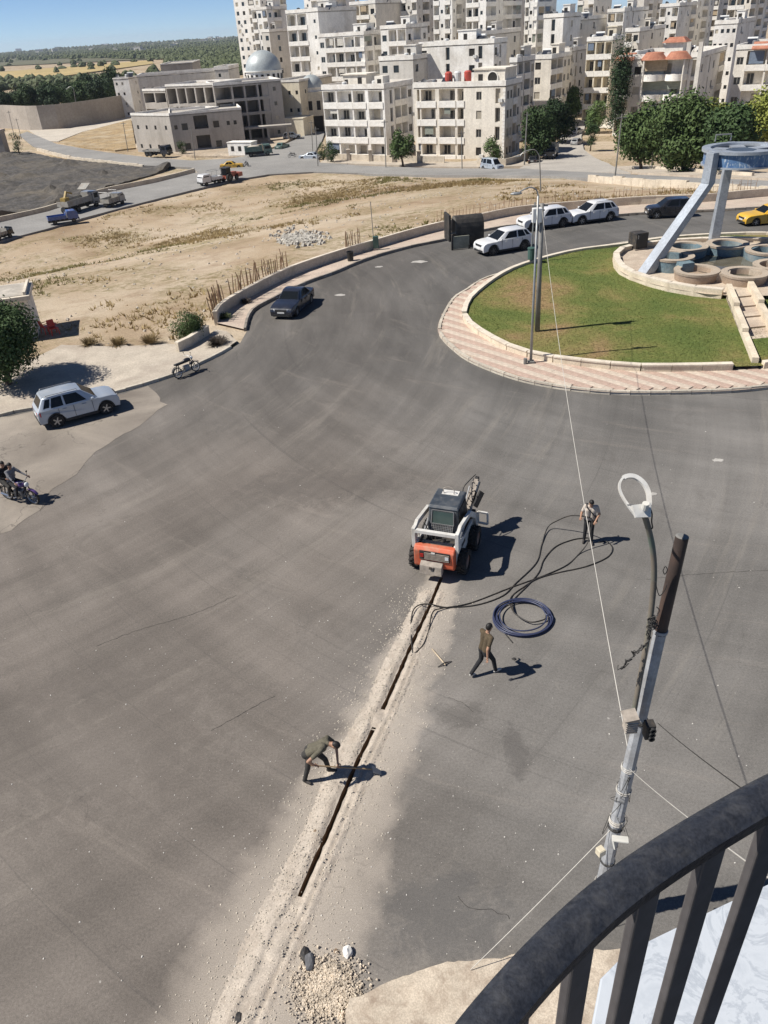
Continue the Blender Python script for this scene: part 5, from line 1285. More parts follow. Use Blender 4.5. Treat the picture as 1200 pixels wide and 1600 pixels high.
SCL = 0.93; car('white crossover driving past the overturned black skip, nearest of the white ones', 'suv', P_WHITE, (817, 391), (772, 399), 'L', dark=True)
car('white crossover parked behind the lamp post, between two other white cars', 'suv', P_WHITE, (878, 355), (834, 361), 'L', dark=True)
car('white estate off-roader parked at the far kerb, rightmost of the white cars', 'suv', P_WHITE, (950, 346), (911, 351), 'L', rails=True)
SCL = 0.86; car('black crossover parked at the far kerb behind the monument leg', 'suv2', P_BLACK, (1066, 340), (1028, 342), 'L')
SCL = 0.92; car('yellow taxi sedan entering from the right edge behind the fountain', 'sedan', P_YELLOW, (1226, 349), (1184, 353), 'L')
SCL = 1.0; car('silver minivan parked by the garden wall of the round-window house', 'van', P_SILVER, (753, 266), (774, 267), 'R')
car('yellow taxi at the junction below the unfinished building', 'sedan', P_YELLOW, (355, 265), (370, 264), 'R')
car('pale silver sedan at the kerb left of the twin houses', 'sedan', P_SILVER, (490, 250), (474, 250), 'L')
car('silver pickup-like car parked before the mosque, leftmost', 'suv2', P_SILVER, (452, 219), (466, 217), 'R')
car('white car parked before the mosque entrance', 'sedan', P_WHITE, (470, 211), (483, 210), 'R')
car('grey car parked under the mosque portal', 'hatch', P_GREY, (486, 206), (498, 204), 'R')
car('dull green car near the site cabin', 'sedan', P_GREEN, (440, 235), (452, 231), 'R')
car('white car in the shaded side street', 'hatch', P_WHITE, (867, 216), (878, 211), 'R')
car('dark olive car on the sunny side of the side street', 'hatch', P_GREY, (903, 229), (910, 226), 'R')
car('white car deep in the side street', 'hatch', P_WHITE, (903, 211), (910, 209), 'R')
car('dark parked car at the foot of the street trees', 'hatch', P_BLACK, (836, 258), (846, 253), 'R')
# --- lorries, pickups and carts on the lower road
m_bed = mat('tipper_steel', (.30, .29, .26), .6, var=.2, col2=(.2, .13, .08), amt=.5, c2scale=1.5); m_canvas = mat('canvas', (.45, .43, .38), .9)
def facing(pr, pf):
    a, b_ = G(*pr), G(*pf); d = b_ - a; return (a + b_) / 2, math.atan2(d.y, d.x)
def lorry(label, pr, pf, L_, W_, cabm, bedm, cabL=1.7, cabH=2.5, bedz=1.15, bedh=.9, wr=.48, axles=(1.7, -2.2, -3.1), load=None, nm='lorry', cat='lorry', rack=False):
    c_, rot = facing(pr, pf); z = T(c_.x, c_.y) + ZR; root = thing(nm, label, cat, (c_.x, c_.y, z), rot); h = L_ / 2; w = W_ / 2
    MB().box(-h, h - .2, -.45, .45, wr, bedz - .1).build('chassis', m_dark, root)
    x0 = h - cabL
    cb_ = MB(); cb_.prism([(h, .5), (h, 1.35), (h - .28, cabH - .1), (h - .45, cabH), (x0, cabH), (x0, .55)], -w, w, axis='y'); cb_.build('cab', cabm, root, bevel=.06)
    MB().hexa([(h + .01, -w * .86, 1.42), (h + .01, w * .86, 1.42), (h - .26, w * .82, cabH - .22), (h - .26, -w * .82, cabH - .22)], [(h - .06, -w * .86, 1.42), (h - .06, w * .86, 1.42), (h - .32, w * .82, cabH - .22), (h - .32, -w * .82, cabH - .22)]).build('windscreen', m_glass, root)
    for s_ in (-1, 1):
        MB().box(x0 + .35, h - .4, s_ * w - .015, s_ * w + .015, 1.45, cabH - .3).build('side_window', m_glass, root)
        MB().box(h - .05, h + .03, s_ * w * .75 - .14, s_ * w * .75 + .14, .75, .95).build('headlight', m_lamp, root)
    MB().box(h - .1, h + .08, -w, w, .42, .66).build('bumper', m_dark, root)
    if bedh:
        b = MB(); b.box(-h, x0 - .15, -w, w, bedz, bedz + .1); b.box(-h, x0 - .15, -w, -w + .07, bedz + .1, bedz + bedh); b.box(-h, x0 - .15, w - .07, w, bedz + .1, bedz + bedh); b.box(-h, -h + .07, -w + .07, w - .07, bedz + .1, bedz + bedh * .9); b.box(x0 - .22, x0 - .15, -w + .07, w - .07, bedz + .1, bedz + bedh + .3)
        b.build('cargo_bed', bedm, root)
        for k in range(4):
            xk = -h + .4 + k * (x0 + h - .9) / 3
            for s_ in (-1, 1): MB().box(xk - .05, xk + .05, s_ * w - .04, s_ * w + .04, bedz - .1, bedz + bedh - .02).build('bed_rib', bedm, root)
    if load: load(root, h, w, x0, bedz)
    if rack:
        r_ = MB(); zt = bedz + bedh + 1.0
        for x in (-h + .1, x0 - .3):
            for y in (-w + .05, w - .05): r_.tube([(x, y, bedz + .2), (x, y, zt)], .03, 6)
        for y in (-w + .05, w - .05): r_.tube([(-h + .1, y, zt), (x0 - .3, y, zt)], .03, 6)
        for x in (-h + .1, x0 - .3): r_.tube([(x, -w + .05, zt), (x, w - .05, zt)], .03, 6)
        r_.build('cargo_rack', m_steel, root)
    for ax in axles:
        for s_ in (-1, 1): add_wheel(root, ax, s_ * (w - .14), wr, .3, True)
    return root
def gravel_load(root, h, w, x0, bz): MB().ell(((-h + x0) / 2, 0, bz + .5), ((h + x0) * .42, w * .8, .7), 12, 6).build('load', m_stone, root)
def boom_load(root, h, w, x0, bz):
    m_ = mat('crane_yellow', (.30, .21, .06), .6, var=.2)
    MB().box(-h + .3, -h + 1.3, -.5, .5, bz + .1, bz + 1.3).beam((-h + .8, 0, bz + 1.1), (-h + 1.6, .1, bz + 2.1), .3, .3).beam((-h + 1.6, .1, bz + 2.0), (-h + 2.8, .2, bz + 1.6), .22, .22).build('crane', m_, root)
    MB().beam((x0 - 1.4, -w * .4, bz + 1.9), (x0 + .2, -w * .2, bz + 2.6), 1.6, .1).build('raised_lid', m_bed, root)
lorry('grey tipper lorry with a yellow crane on its bed, on the lower road', (104, 338), (150, 324), 7.6, 2.3, P_GREY, m_bed, load=boom_load, axles=(2.7, -1.6, -2.8))
lorry('small blue pickup parked in front of the grey tipper', (84, 354), (118, 349), 4.5, 1.7, P_BLUE, P_BLUE, cabL=1.6, cabH=1.75, bedz=.72, bedh=.5, wr=.33, axles=(1.45, -1.35), nm='pickup', cat='pickup')
lorry('grey canopied cart truck just ahead of the tipper lorry', (168, 328), (190, 321), 4.2, 1.8, P_GREY, m_bed, cabL=1.4, cabH=1.9, bedz=.75, bedh=.7, wr=.35, axles=(1.3, -1.2), rack=True, nm='cart_truck')
lorry('white pickup with a roof rack driving on the lower road', (342, 288), (318, 293), 4.6, 1.75, P_WHITE, P_WHITE, cabL=1.9, cabH=1.9, bedz=.75, bedh=.5, wr=.34, axles=(1.5, -1.4), rack=True, nm='pickup', cat='pickup')
lorry('dark empty flatbed lorry before the unfinished building', (232, 246), (264, 246), 7.0, 2.3, P_NAVY, m_bed, cabL=1.8, cabH=2.4, bedz=1.1, bedh=.35, axles=(2.4, -1.4, -2.4))
lorry('dark green lorry parked beside the white site cabin', (394, 247), (416, 245), 6.0, 2.3, P_GREEN, P_GREEN, cabL=1.9, cabH=2.3, bedz=1.1, bedh=1.0, axles=(1.9, -1.8), load=gravel_load)
lorry('dark box van in the shade of the side street', (864, 246), (858, 252), 5.0, 2.0, P_BLACK, m_canvas, cabL=1.6, cabH=2.1, bedz=.9, bedh=1.6, wr=.38, axles=(1.6, -1.5), nm='box_van', cat='van')
lorry('half hidden dark trailer cart on the lower road at the left edge', (-6, 380), (14, 374), 3.4, 1.6, P_BLACK, m_bed, cabL=.9, cabH=1.2, bedz=.7, bedh=.4, wr=.3, axles=(1.0, -1.0), nm='trailer_cart', cat='cart')
# red tractor
c_, rot = facing((346, 289), (372, 282)); tr = thing('tractor', 'red farm tractor with a dark cab behind the white pickup', 'tractor', (c_.x, c_.y, T(c_.x, c_.y) + ZR), rot)
MB().box(.0, 1.8, -.4, .4, .75, 1.4).box(-.2, 1.75, -.45, .45, 1.4, 1.5).build('bonnet', P_REDP, tr, bevel=.06); MB().box(-1.4, 0, -.5, .5, .6, 1.15).build('rear_axle', P_REDP, tr)
MB().box(-1.3, -.05, -.65, .65, 1.15, 2.35).build('cab', m_glass, tr); MB().box(-1.45, .1, -.75, .75, 2.35, 2.5).build('cab_roof', P_BLACK, tr)
MB().box(1.8, 3.0, -.8, .8, .5, 1.2).build('front_bucket', P_REDP, tr)
for s_ in (-1, 1): add_wheel(tr, -.75, s_ * .8, .75, .4, True); add_wheel(tr, 1.35, s_ * .65, .45, .28, True)
# white site cabin
a, b_ = G(358, 246), G(395, 246); d = b_ - a; sc = thing('site_cabin', 'white flat roofed site cabin beside the unfinished building', 'cabin', a, math.atan2(d.y, d.x)); wc = d.length
MB().box(0, wc, 0, 2.6, .4, 3.0).build('wall', TONE['white'], sc); MB().box(-.1, wc + .1, -.1, 2.7, 3.0, 3.15).build('roof', m_band, sc); MB().box(.2, wc - .2, .1, 2.5, 0, .4).build('base_frame', m_dark, sc)
for k in (.2, .5, .8): link('window', UNIT_VOID, sc, (wc * k, -.005, 1.3)).scale = (.8, 1, 1)
# --- motorcycles
def motorcycle(root, m_tank, rider=False):
    for x in (-.62, .66):
        o = MB().lathe([(.27, -.045), (.30, -.05), (.315, 0), (.30, .05), (.27, .045)], 20, (0, 0, 0), axis='y').build('wheel', m_tyre, root, (x, 0, .315), smooth=True)
        r_ = MB().lathe([(.25, -.03), (.272, -.03), (.272, .03), (.25, .03), (.25, -.03)], 18, axis='y'); r_.cyl((0, -.06, 0), (0, .06, 0), .05, seg=8)
        for k in range(10): a = k * PI / 5; r_.cyl((0, 0, 0), (.255 * math.cos(a), 0, .255 * math.sin(a)), .006, seg=4)
        r_.build('rim', m_rim, o)
    f = MB()
    for s_ in (-1, 1):
        f.tube([(.66, s_ * .085, .315), (.47, s_ * .085, .82)], .022, 8); f.tube([(-.62, s_ * .10, .315), (-.1, s_ * .10, .42), (.1, s_ * .08, .35)], .02, 6); f.tube([(-.62, s_ * .11, .34), (-.5, s_ * .11, .72)], .025, 8)
    f.tube([(.45, 0, .85), (.15, 0, .72), (-.55, 0, .72)], .03, 8); f.tube([(.44, 0, .75), (.2, 0, .35), (-.1, 0, .3)], .025, 8); f.build('frame', m_dark, root)
    MB().box(-.14, .24, -.13, .13, .26, .58).build('engine', m_steel, root, bevel=.04)
    MB().ell((.2, 0, .82), (.27, .14, .13), 12, 8).build('fuel_tank', m_tank, root, smooth='all')
    MB().box(-.68, -.02, -.12, .12, .74, .84).build('seat', m_dark, root, bevel=.04)
    MB().tube([(.36, -.36, 1.02), (.44, -.2, 1.03), (.46, 0, .95), (.44, .2, 1.03), (.36, .36, 1.02)], .016, 6).build('handlebar', m_steel, root)
    MB().ell((.56, 0, .86), (.08, .10, .10), 10, 6).build('headlight', m_lamp, root)
    MB().lathe([(.36, -.06), (.365, 0), (.36, .06)], 14, (0, 0, 0), axis='y', a0=.5, a1=2.6).build('front_mudguard', m_tank, root, (.66, 0, .315)); MB().lathe([(.36, -.07), (.365, 0), (.36, .07)], 14, axis='y', a0=.7, a1=2.9).build('rear_mudguard', m_dark, root, (-.62, 0, .315))
    MB().tube([(.1, -.13, .3), (-.2, -.15, .25), (-.75, -.16, .36)], [.025, .03, .045], 8).build('exhaust', m_chrome, root)
    for s_ in (-1, 1): MB().cyl((.38, s_ * .3, 1.03), (.36, s_ * .34, 1.2), .008, seg=5).ell((.36, s_ * .35, 1.22), (.015, .05, .04), 8, 5).build('mirror', m_dark, root)
a, b_ = G(281, 590), G(306, 581); d = b_ - a
mc = thing('motorcycle', 'parked motorcycle leaning at the kerb corner', 'motorcycle', (a + b_) / 2, math.atan2(d.y, d.x) + .1); mc.rotation_euler.x = R(-10); mc.scale = (.9, .9, .9)
motorcycle(mc, mat('tank_black', (.03, .03, .035), .3)); MB().tube([(-.05, .1, .3), (-.1, .32, .02)], .014, 6).build('side_stand', m_steel, mc)
a, b_ = G(20, 782), G(49, 785); d = b_ - a; MOTO_C = (a + b_) / 2; MOTO_R = math.atan2(d.y, d.x) - .12
mo = thing('motorcycle', 'purple motorcycle carrying two riders at the left edge', 'motorcycle', MOTO_C, MOTO_R); motorcycle(mo, mat('tank_purple', (.10, .06, .18), .3))
for (px, py, lb) in ((457, 248, 'motorbike on the sunny road before the mosque'), (386, 262, 'motorbike near the yellow taxi at the junction')):
    g = G(px, py); o = thing('motorcycle', lb, 'motorcycle', (g.x, g.y, g.z + ZR), R(200 if px > 400 else 120)); motorcycle(o, MATS['tank_black'])
# ------------------------------------------------------------------ people
m_skin = mat('skin', (.33, .19, .125), .6, var=.08, scale=6); m_hair = mat('hair_black', (.012, .010, .009), .6, var=.3, scale=30); m_shoe = mat('shoe_dark', (.04, .035, .032), .7); m_sole = mat('shoe_sole', (.5, .48, .44), .7)
def cloth(name, c): return mat(name, c, .9, var=.22, scale=9, fine=60, bump=.25, bscale=25)
def human(name, label, loc, rotz, J, wear, group=None, hair=True):
    """J: joints in metres, figure facing +x; wear: materials shirt, arm (forearm), pants, shoe"""
    J = {k: Vector(v) for k, v in J.items()}
    segs = []   # a, b, ra, rb, material key
    def S_(a, b_, ra, rb, k): segs.append((J[a] if isinstance(a, str) else Vector(a), J[b_] if isinstance(b_, str) else Vector(b_), ra, rb, k))
    pel, chest, neck, head = J['pelvis'], J['chest'], J['neck'], J['head']
    side = (J['shR'] - J['shL']); sd = side.normalized(); spine = (chest - pel).normalized(); fw = spine.cross(sd).normalized()
    if fw.dot(J.get('face', Vector((1, 0, 0)))) < 0: fw = -fw
    for q in (-1, 1):
        S_(pel + sd * .075 * q, pel.lerp(chest, .5) + sd * .065 * q, .115, .105, 'shirt'); S_(pel.lerp(chest, .5) + sd * .065 * q, chest + sd * .085 * q, .105, .115, 'shirt')
        S_(pel + sd * .08 * q - spine * .04, pel + sd * .09 * q - spine * .1, .115, .10, 'pants')
    for s_ in 'LR':
        S_(chest + (J['sh' + s_] - chest) * .5 + spine * .03, 'sh' + s_, .085, .068, 'shirt'); S_('sh' + s_, J['sh' + s_].lerp(J['el' + s_], .62), .064, .058, 'shirt'); S_(J['sh' + s_].lerp(J['el' + s_], .6), 'el' + s_, .048, .042, 'arm'); S_('el' + s_, 'wr' + s_, .042, .029, 'arm')
        S_('hip' + s_, 'kn' + s_, .092, .064, 'pants'); S_('kn' + s_, 'an' + s_, .066, .052, 'pants')
        ft = J['toe' + s_] - J['an' + s_]
        S_(J['an' + s_] + Vector((0, 0, -.035)), J['toe' + s_] + Vector((0, 0, .01)), .046, .036, 'shoe'); S_(J['an' + s_] - ft * .2 + Vector((0, 0, -.05)), J['an' + s_] + Vector((0, 0, -.04)), .04, .044, 'shoe')
    S_(chest.lerp(neck, .6), neck.lerp(head, .5), .058, .052, 'skin')
    S_(chest.lerp(neck, .3), chest.lerp(neck, .75), .085, .06, 'shirt')
    up = (head - neck).normalized(); fdir = J['face'].normalized() if 'face' in J else fw
    fdir = (fdir - up * fdir.dot(up)).normalized(); sdir_ = up.cross(fdir).normalized()
    mb = MB()
    for a, b_, ra, rb, k in segs:
        if (b_ - a).length > 1e-3: mb.tube([a, b_], [ra, rb], 12)
        mb.ell(a, (ra,) * 3, 12, 8); mb.ell(b_, (rb,) * 3, 12, 8)
    rotm = Matrix((fdir, sdir_, up)).transposed()
    mb.ell(head + up * .02, (.092, .074, .112), 16, 12, rot=rotm); mb.ell(head + fdir * .028 - up * .05, (.062, .056, .062), 12, 8, rot=rotm)
    mb.ell(head + fdir * .096 - up * .012, (.018, .013, .024), 8, 6, rot=rotm)
    for q in (-1, 1): mb.ell(head + sdir_ * .076 * q, (.02, .012, .032), 8, 6, rot=rotm)
    # hands: a palm in the remeshed body, fingers added below
    fingers = MB()
    for s_ in 'LR':
        el, wr = J['el' + s_], J['wr' + s_]; d = (wr - el).normalized()
        if 'hd' + s_ in J: d = J['hd' + s_].normalized()
        o1 = d.cross(Vector((0, 0, 1)) if abs(d.z) < .9 else Vector((1, 0, 0))).normalized(); o2 = d.cross(o1).normalized()
        pc_ = wr + d * .05; mb.ell(pc_, (.05, .042, .02), 10, 8, rot=Matrix((d, o1, o2)).transposed())
        segs.append((wr, wr + d * .09, .03, .03, 'skin'))
        for k, ln in enumerate((.066, .076, .072, .056)):
            b0 = wr + d * .085 + o1 * (-.03 + k * .02); m1 = b0 + d * ln * .5 + o2 * .012; e1 = b0 + d * ln * .75 + o2 * .038
            fingers.tube([b0, m1, e1], [.0095, .0088, .007], 6)
        t0 = wr + d * .03 - o1 * .035; fingers.tube([t0, t0 + d * .03 - o1 * .022, t0 + d * .058 - o1 * .024 + o2 * .015], [.011, .010, .008], 6)
    tmp = bpy.data.objects.new('tmp', mb.mesh('tmp', [])); C.objects.link(tmp)
    r_ = tmp.modifiers.new('r', 'REMESH'); r_.mode = 'VOXEL'; r_.voxel_size = .0135
    sm = tmp.modifiers.new('s', 'SMOOTH'); sm.factor = .5; sm.iterations = 4
    dg = bpy.context.evaluated_depsgraph_get(); dg.update()
    ev = tmp.evaluated_get(dg); me0 = ev.to_mesh()
    co = np.empty(len(me0.vertices) * 3); me0.vertices.foreach_get('co', co); co = co.reshape(-1, 3)
    faces = [tuple(p.vertices) for p in me0.polygons]; ev.to_mesh_clear(); bpy.data.objects.remove(tmp)
    # clothes: nearest body segment decides the material
    keys = ['skin', 'shirt', 'pants', 'shoe']; cen = co[np.array(faces)].mean(1) if all(len(f) == 4 for f in faces) else np.array([co[list(f)].mean(0) for f in faces])
    best = np.full(len(cen), 9e9); idx = np.zeros(len(cen), int)
    for a, b_, ra, rb, k in segs:
        a_, d_ = np.array(a), np.array(b_ - a); L2 = max(1e-9, d_ @ d_); t = np.clip((cen - a_) @ d_ / L2, 0, 1)
        dist = np.linalg.norm(cen - (a_ + t[:, None] * d_), axis=1) - (ra + (rb - ra) * t)
        kk = keys.index(k if k != 'arm' else ('shirt' if wear.get('sleeves') else 'skin')); m_ = dist < best; best[m_] = dist[m_]; idx[m_] = kk
    hd = np.linalg.norm(cen - np.array(head), axis=1) < .125; idx[hd] = 0
    # folds in the cloth
    nrm = np.zeros_like(co)
    fb = MB(); fb.v = [tuple(p) for p in co]; fb.f = faces; fb.m = list(idx)
    fo = len(fb.v); fb.v += fingers.v; fb.f += [tuple(i + fo for i in f) for f in fingers.f]; fb.m += [0] * len(fingers.f)
    o = fb.build(name, [wear.get('skin', m_skin), wear['shirt'], wear['pants'], wear.get('shoe', m_shoe)], None, loc, rotz, smooth='all')
    tag(o, label, 'person', group, 'thing')
    if hair:
        h = MB(); cc = head + up * .035 - fdir * .012
        h.ell(cc, (.098, .082, .108), 16, 12, rot=rotm)
        h.f = [f for f in h.f]; vv = []
        keep = []
        for f in h.f:
            c_ = sum((Vector(h.v[i]) for i in f), Vector()) / len(f) - head
            if c_.dot(up) > .055 or (c_.dot(fdir) < -.005 and c_.dot(up) > -.06): keep.append(f)
        h.f = keep; h.m = [0] * len(keep)
        hm = h.build('hair', m_hair, o, smooth='all')
        e = MB()
        for q in (-1, 1): e.ell(head + fdir * .086 + sdir_ * .031 * q + up * .012, (.008, .013, .007), 8, 5, rot=rotm); e.ell(head + fdir * .09 + sdir_ * .031 * q + up * .032, (.006, .02, .004), 8, 4, rot=rotm)
        e.build('eyes_and_brows', m_hair, o)
        MB().ell(head + fdir * .086 - up * .062, (.008, .024, .006), 8, 5, rot=rotm).build('lips', mat('lips', (.24, .10, .08), .6), o)
    return o
STAND = dict(pelvis=(0, 0, .93), chest=(.02, 0, 1.30), neck=(.03, 0, 1.47), head=(.05, 0, 1.60), shL=(.02, .18, 1.40), shR=(.02, -.18, 1.40), elL=(0, .25, 1.12), elR=(0, -.25, 1.12), wrL=(.08, .27, .88), wrR=(.08, -.27, .88),
             hipL=(0, .09, .90), hipR=(0, -.09, .90), knL=(.03, .11, .49), knR=(.03, -.11, .49), anL=(0, .12, .09), anR=(0, -.12, .09), toeL=(.16, .15, .03), toeR=(.16, -.15, .03), face=(1, 0, 0))
c_olive = cloth('cloth_olive_brown', (.075, .055, .032)); c_black = cloth('cloth_black', (.018, .018, .02)); c_white = cloth('cloth_offwhite', (.46, .40, .34)); c_khaki = cloth('cloth_khaki_green', (.10, .09, .065)); c_dk = cloth('cloth_dark_grey', (.035, .033, .03)); c_grey = cloth('cloth_grey', (.16, .16, .17)); c_rust = cloth('cloth_dark_blue', (.02, .03, .05))
# walker
a, b_ = G(743, 1061), G(770, 1046); mid = (a + b_) / 2
wk = dict(STAND); wk.update(pelvis=(0, 0, .92), chest=(.06, 0, 1.29), neck=(.09, 0, 1.46), head=(.13, 0, 1.59), shL=(.05, .19, 1.39), shR=(.07, -.19, 1.39), elL=(.16, .27, 1.13), elR=(-.10, -.26, 1.13), wrL=(.36, .25, 1.0), wrR=(-.12, -.29, .88),
          knL=(-.04, .10, .50), anL=(-.36, .10, .14), toeL=(-.24, .12, .03), knR=(.22, -.10, .50), anR=(.30, -.10, .09), toeR=(.45, -.12, .05))
human('person', 'person in a brown top and dark trousers walking near the pipe coil', (mid.x, mid.y, 0), R(28), wk, dict(shirt=c_olive, pants=c_black, shoe=m_sole))
# pipe holder
g = G(918, 846)
ph = dict(STAND); ph.update(chest=(.03, 0, 1.29), neck=(.05, 0, 1.45), head=(.12, 0, 1.575), face=(.85, .1, -.5), elR=(.03, -.28, 1.13), wrR=(.24, -.30, 1.10), elL=(.02, .29, 1.13), wrL=(.22, .18, .98), anL=(.06, .12, .09), toeL=(.22, .16, .03), knL=(.06, .1, .5))
human('person', 'person in a white shirt and black trousers holding a black pipe', (g.x, g.y, 0), R(-105), ph, dict(shirt=c_white, pants=c_black, shoe=m_shoe))
mb = MB(); q = Matrix.Rotation(R(-105), 4, 'Z')
st = [Vector(p) for p in ((.14, -.13, 1.42), (.155, 0, 1.28), (.13, .12, 1.12), (.02, .2, 1.02), (-.12, .05, 1.2), (-.10, -.12, 1.42), (.03, -.15, 1.48))]
bagr = thing('shoulder_bag', 'black strap bag worn across the white shirt', 'bag', (g.x, g.y, 0), R(-105)); MB().tube(catmull(st, 5, True), .017, 5, closed=True).build('strap', m_dark, bagr); MB().box(-.03, .13, .17, .25, .86, 1.03).build('pouch', m_dark, bagr, bevel=.02)
# digger bending with shovel
a, b_ = G(484, 1222), G(515, 1206); mid = (a + b_) / 2
dg_ = dict(STAND); dg_.update(pelvis=(-.14, 0, .90), chest=(.20, .02, 1.14), neck=(.35, .03, 1.20), head=(.46, .03, 1.17), face=(.55, -.05, -.85), shL=(.24, .20, 1.17), shR=(.20, -.18, 1.18), elL=(.42, .26, .92), wrL=(.50, .00, .62), elR=(-.06, -.40, 1.0), wrR=(.02, -.28, .76), hdL=(.2, -.5, -.5), hdR=(.6, .3, -.4),
           hipL=(-.13, .10, .87), hipR=(-.13, -.10, .87), knL=(.14, .15, .47), anL=(.18, .2, .09), toeL=(.34, .23, .03), knR=(-.20, -.16, .46), anR=(-.30, -.2, .09), toeR=(-.15, -.25, .03))
DR = R(-14)
human('person', 'person in an olive shirt bending over the trench with a shovel', (mid.x, mid.y, 0), DR, dg_, dict(shirt=c_khaki, pants=c_dk, shoe=m_shoe))
dm = Matrix.Translation((mid.x, mid.y, 0)) @ Matrix.Rotation(DR, 4, 'Z')
sh = thing('shovel', 'shovel with a wooden shaft held over the trench', 'shovel', (mid.x, mid.y, 0), DR)
p0, p1 = Vector((.04, -.25, .72)), Vector((.55, -.03, .57)); dd = (p1 - p0).normalized(); pe = p0 + dd * 1.35; pe.z = .2
MB().tube([p0 - dd * .1, pe], .017, 8).build('shaft', mat('shaft_wood', (.30, .21, .12), .8), sh)
sdv = dd.cross(Vector((0, 0, 1))).normalized(); fl = Vector((dd.x, dd.y, -.9)).normalized()
s_ = MB(); s_.hexa([pe - sdv * .11, pe + sdv * .11, pe + fl * .27 + sdv * .07, pe + fl * .27 - sdv * .07], [pe - sdv * .11 + Vector((0, 0, .012)), pe + sdv * .11 + Vector((0, 0, .012)), pe + fl * .27 + sdv * .07 + Vector((0, 0, .012)), pe + fl * .27 - sdv * .07 + Vector((0, 0, .012))]).build('blade', m_steel, sh)
# riders on the purple motorcycle
SIT = dict(pelvis=(-.18, 0, .93), chest=(-.08, 0, 1.30), neck=(-.04, 0, 1.46), head=(0, 0, 1.59), shL=(-.07, .18, 1.39), shR=(-.07, -.18, 1.39), elL=(.16, .27, 1.18), elR=(.16, -.27, 1.18), wrL=(.36, .31, 1.06), wrR=(.36, -.31, 1.06),
           hipL=(-.15, .11, .90), hipR=(-.15, -.11, .90), knL=(.24, .22, .78), knR=(.24, -.22, .78), anL=(.10, .20, .38), anR=(.10, -.20, .38), toeL=(.25, .22, .32), toeR=(.25, -.22, .32), face=(1, 0, 0))
human('person', 'front rider in a grey top steering the purple motorcycle', MOTO_C, MOTO_R, SIT, dict(shirt=c_grey, pants=c_black, sleeves=True))
s2 = {k: (v[0] - .36, v[1], v[2] + .02) if k != 'face' else v for k, v in SIT.items()}; s2.update(wrL=(-.2, .2, 1.1), wrR=(-.2, -.2, 1.1), elL=(-.35, .28, 1.15), elR=(-.35, -.28, 1.15), anL=(-.3, .2, .36), anR=(-.3, -.2, .36), toeL=(-.15, .22, .3), toeR=(-.15, -.22, .3), knL=(-.12, .24, .76), knR=(-.12, -.24, .76))
human('person', 'rear passenger in black on the purple motorcycle', MOTO_C, MOTO_R, s2, dict(shirt=c_black, pants=c_dk, sleeves=True))
# two people at the fountain rim
SB = dict(STAND); SB.update(pelvis=(0, 0, .52), chest=(.05, 0, .88), neck=(.07, 0, 1.04), head=(.12, 0, 1.17), shL=(.04, .18, .98), shR=(.04, -.18, .98), elL=(.12, .25, .72), elR=(.12, -.25, .72), wrL=(.34, .16, .6), wrR=(.34, -.16, .6),
          hipL=(.02, .1, .50), hipR=(.02, -.1, .50), knL=(.44, .13, .50), knR=(.44, -.13, .50), anL=(.44, .13, .09), anR=(.44, -.13, .09), toeL=(.6, .15, .03), toeR=(.6, -.15, .03))
FP = []
# ------------------------------------------------------------------ compact loader with trencher
m_orange = mat('loader_red', (.50, .10, .045), .5, var=.12, scale=3, col2=(.38, .26, .18), amt=.55, c2scale=2.5); m_lwhite = mat('loader_white', (.60, .585, .55), .45, var=.1, scale=3, col2=(.36, .31, .25), amt=.6, c2scale=2)
m_lroof = mat('loader_cab_grey', (.045, .055, .068), .45, var=.25, scale=3, col2=(.25, .23, .2), amt=.3, c2scale=3); m_ldark = mat('loader_black', (.025, .024, .024), .7, var=.3, scale=6, col2=(.18, .14, .1), amt=.4, c2scale=4); m_lrim = mat('loader_rim', (.30, .17, .13), .7, var=.2, scale=5, col2=(.3, .24, .18), amt=.5); m_dust = mat('dusty_steel', (.30, .26, .22), .8, var=.3, scale=6)
pr_, pf_ = G(600, 1104), G(690, 902); hd_ = math.atan2(pf_.y - pr_.y, pf_.x - pr_.x)
rear = G(680, 903); LR = hd_ - R(1); fwv = Vector((math.cos(LR), math.sin(LR), 0))
lc = rear + fwv * 1.42
LD = thing('compact_loader', 'red and white compact wheel loader with a raised trencher, driving over the slot', 'loader', (lc.x, lc.y, .02), LR)
ld = lambda mb, n_, m_, p=LD, **k: mb.build(n_, m_, p, **k)
ld(MB().box(-1.15, .95, -.50, .50, .32, 1.02), 'chassis', m_ldark)
for s_ in (-1, 1):
    # white flank panels
    f_ = MB().prism([(-1.30, .50), (-1.30, 1.20), (-.95, 1.24), (-.35, .98), (.85, .92), (.95, .55), (.5, .42), (-.9, .42)], s_ * .62 - .04, s_ * .62 + .04, axis='y'); ld(f_, 'side_panel', m_lwhite, bevel=.015)
    ld(MB().box(-.62, -.18, s_ * .655 - .008, s_ * .655 + .008, .72, .86), 'side_decal', m_ldark)
tg = ld(MB().prism([(-1.50, .46), (-1.53, 1.05), (-1.42, 1.17), (-1.24, 1.17), (-1.24, .40), (-1.44, .40)], -.66, .66, axis='y'), 'tailgate', m_orange, bevel=.04)
ld(MB().box(-1.545, -1.50, -.52, .46, .74, 1.06), 'grille', m_ldark, tg)
for k in range(6): ld(MB().box(-1.565, -1.52, -.50, .30, .77 + k * .045, .785 + k * .045), 'grille_slat', m_dust, tg)
for y in (-.43, .38): ld(MB().box(-1.57, -1.53, y - .055, y + .055, .84, .96), 'tail_light', m_lamp if y < 0 else m_red, tg)
ld(MB().box(-1.572, -1.54, -.05, .07, 1.0, 1.05), 'badge', m_lwhite, tg)
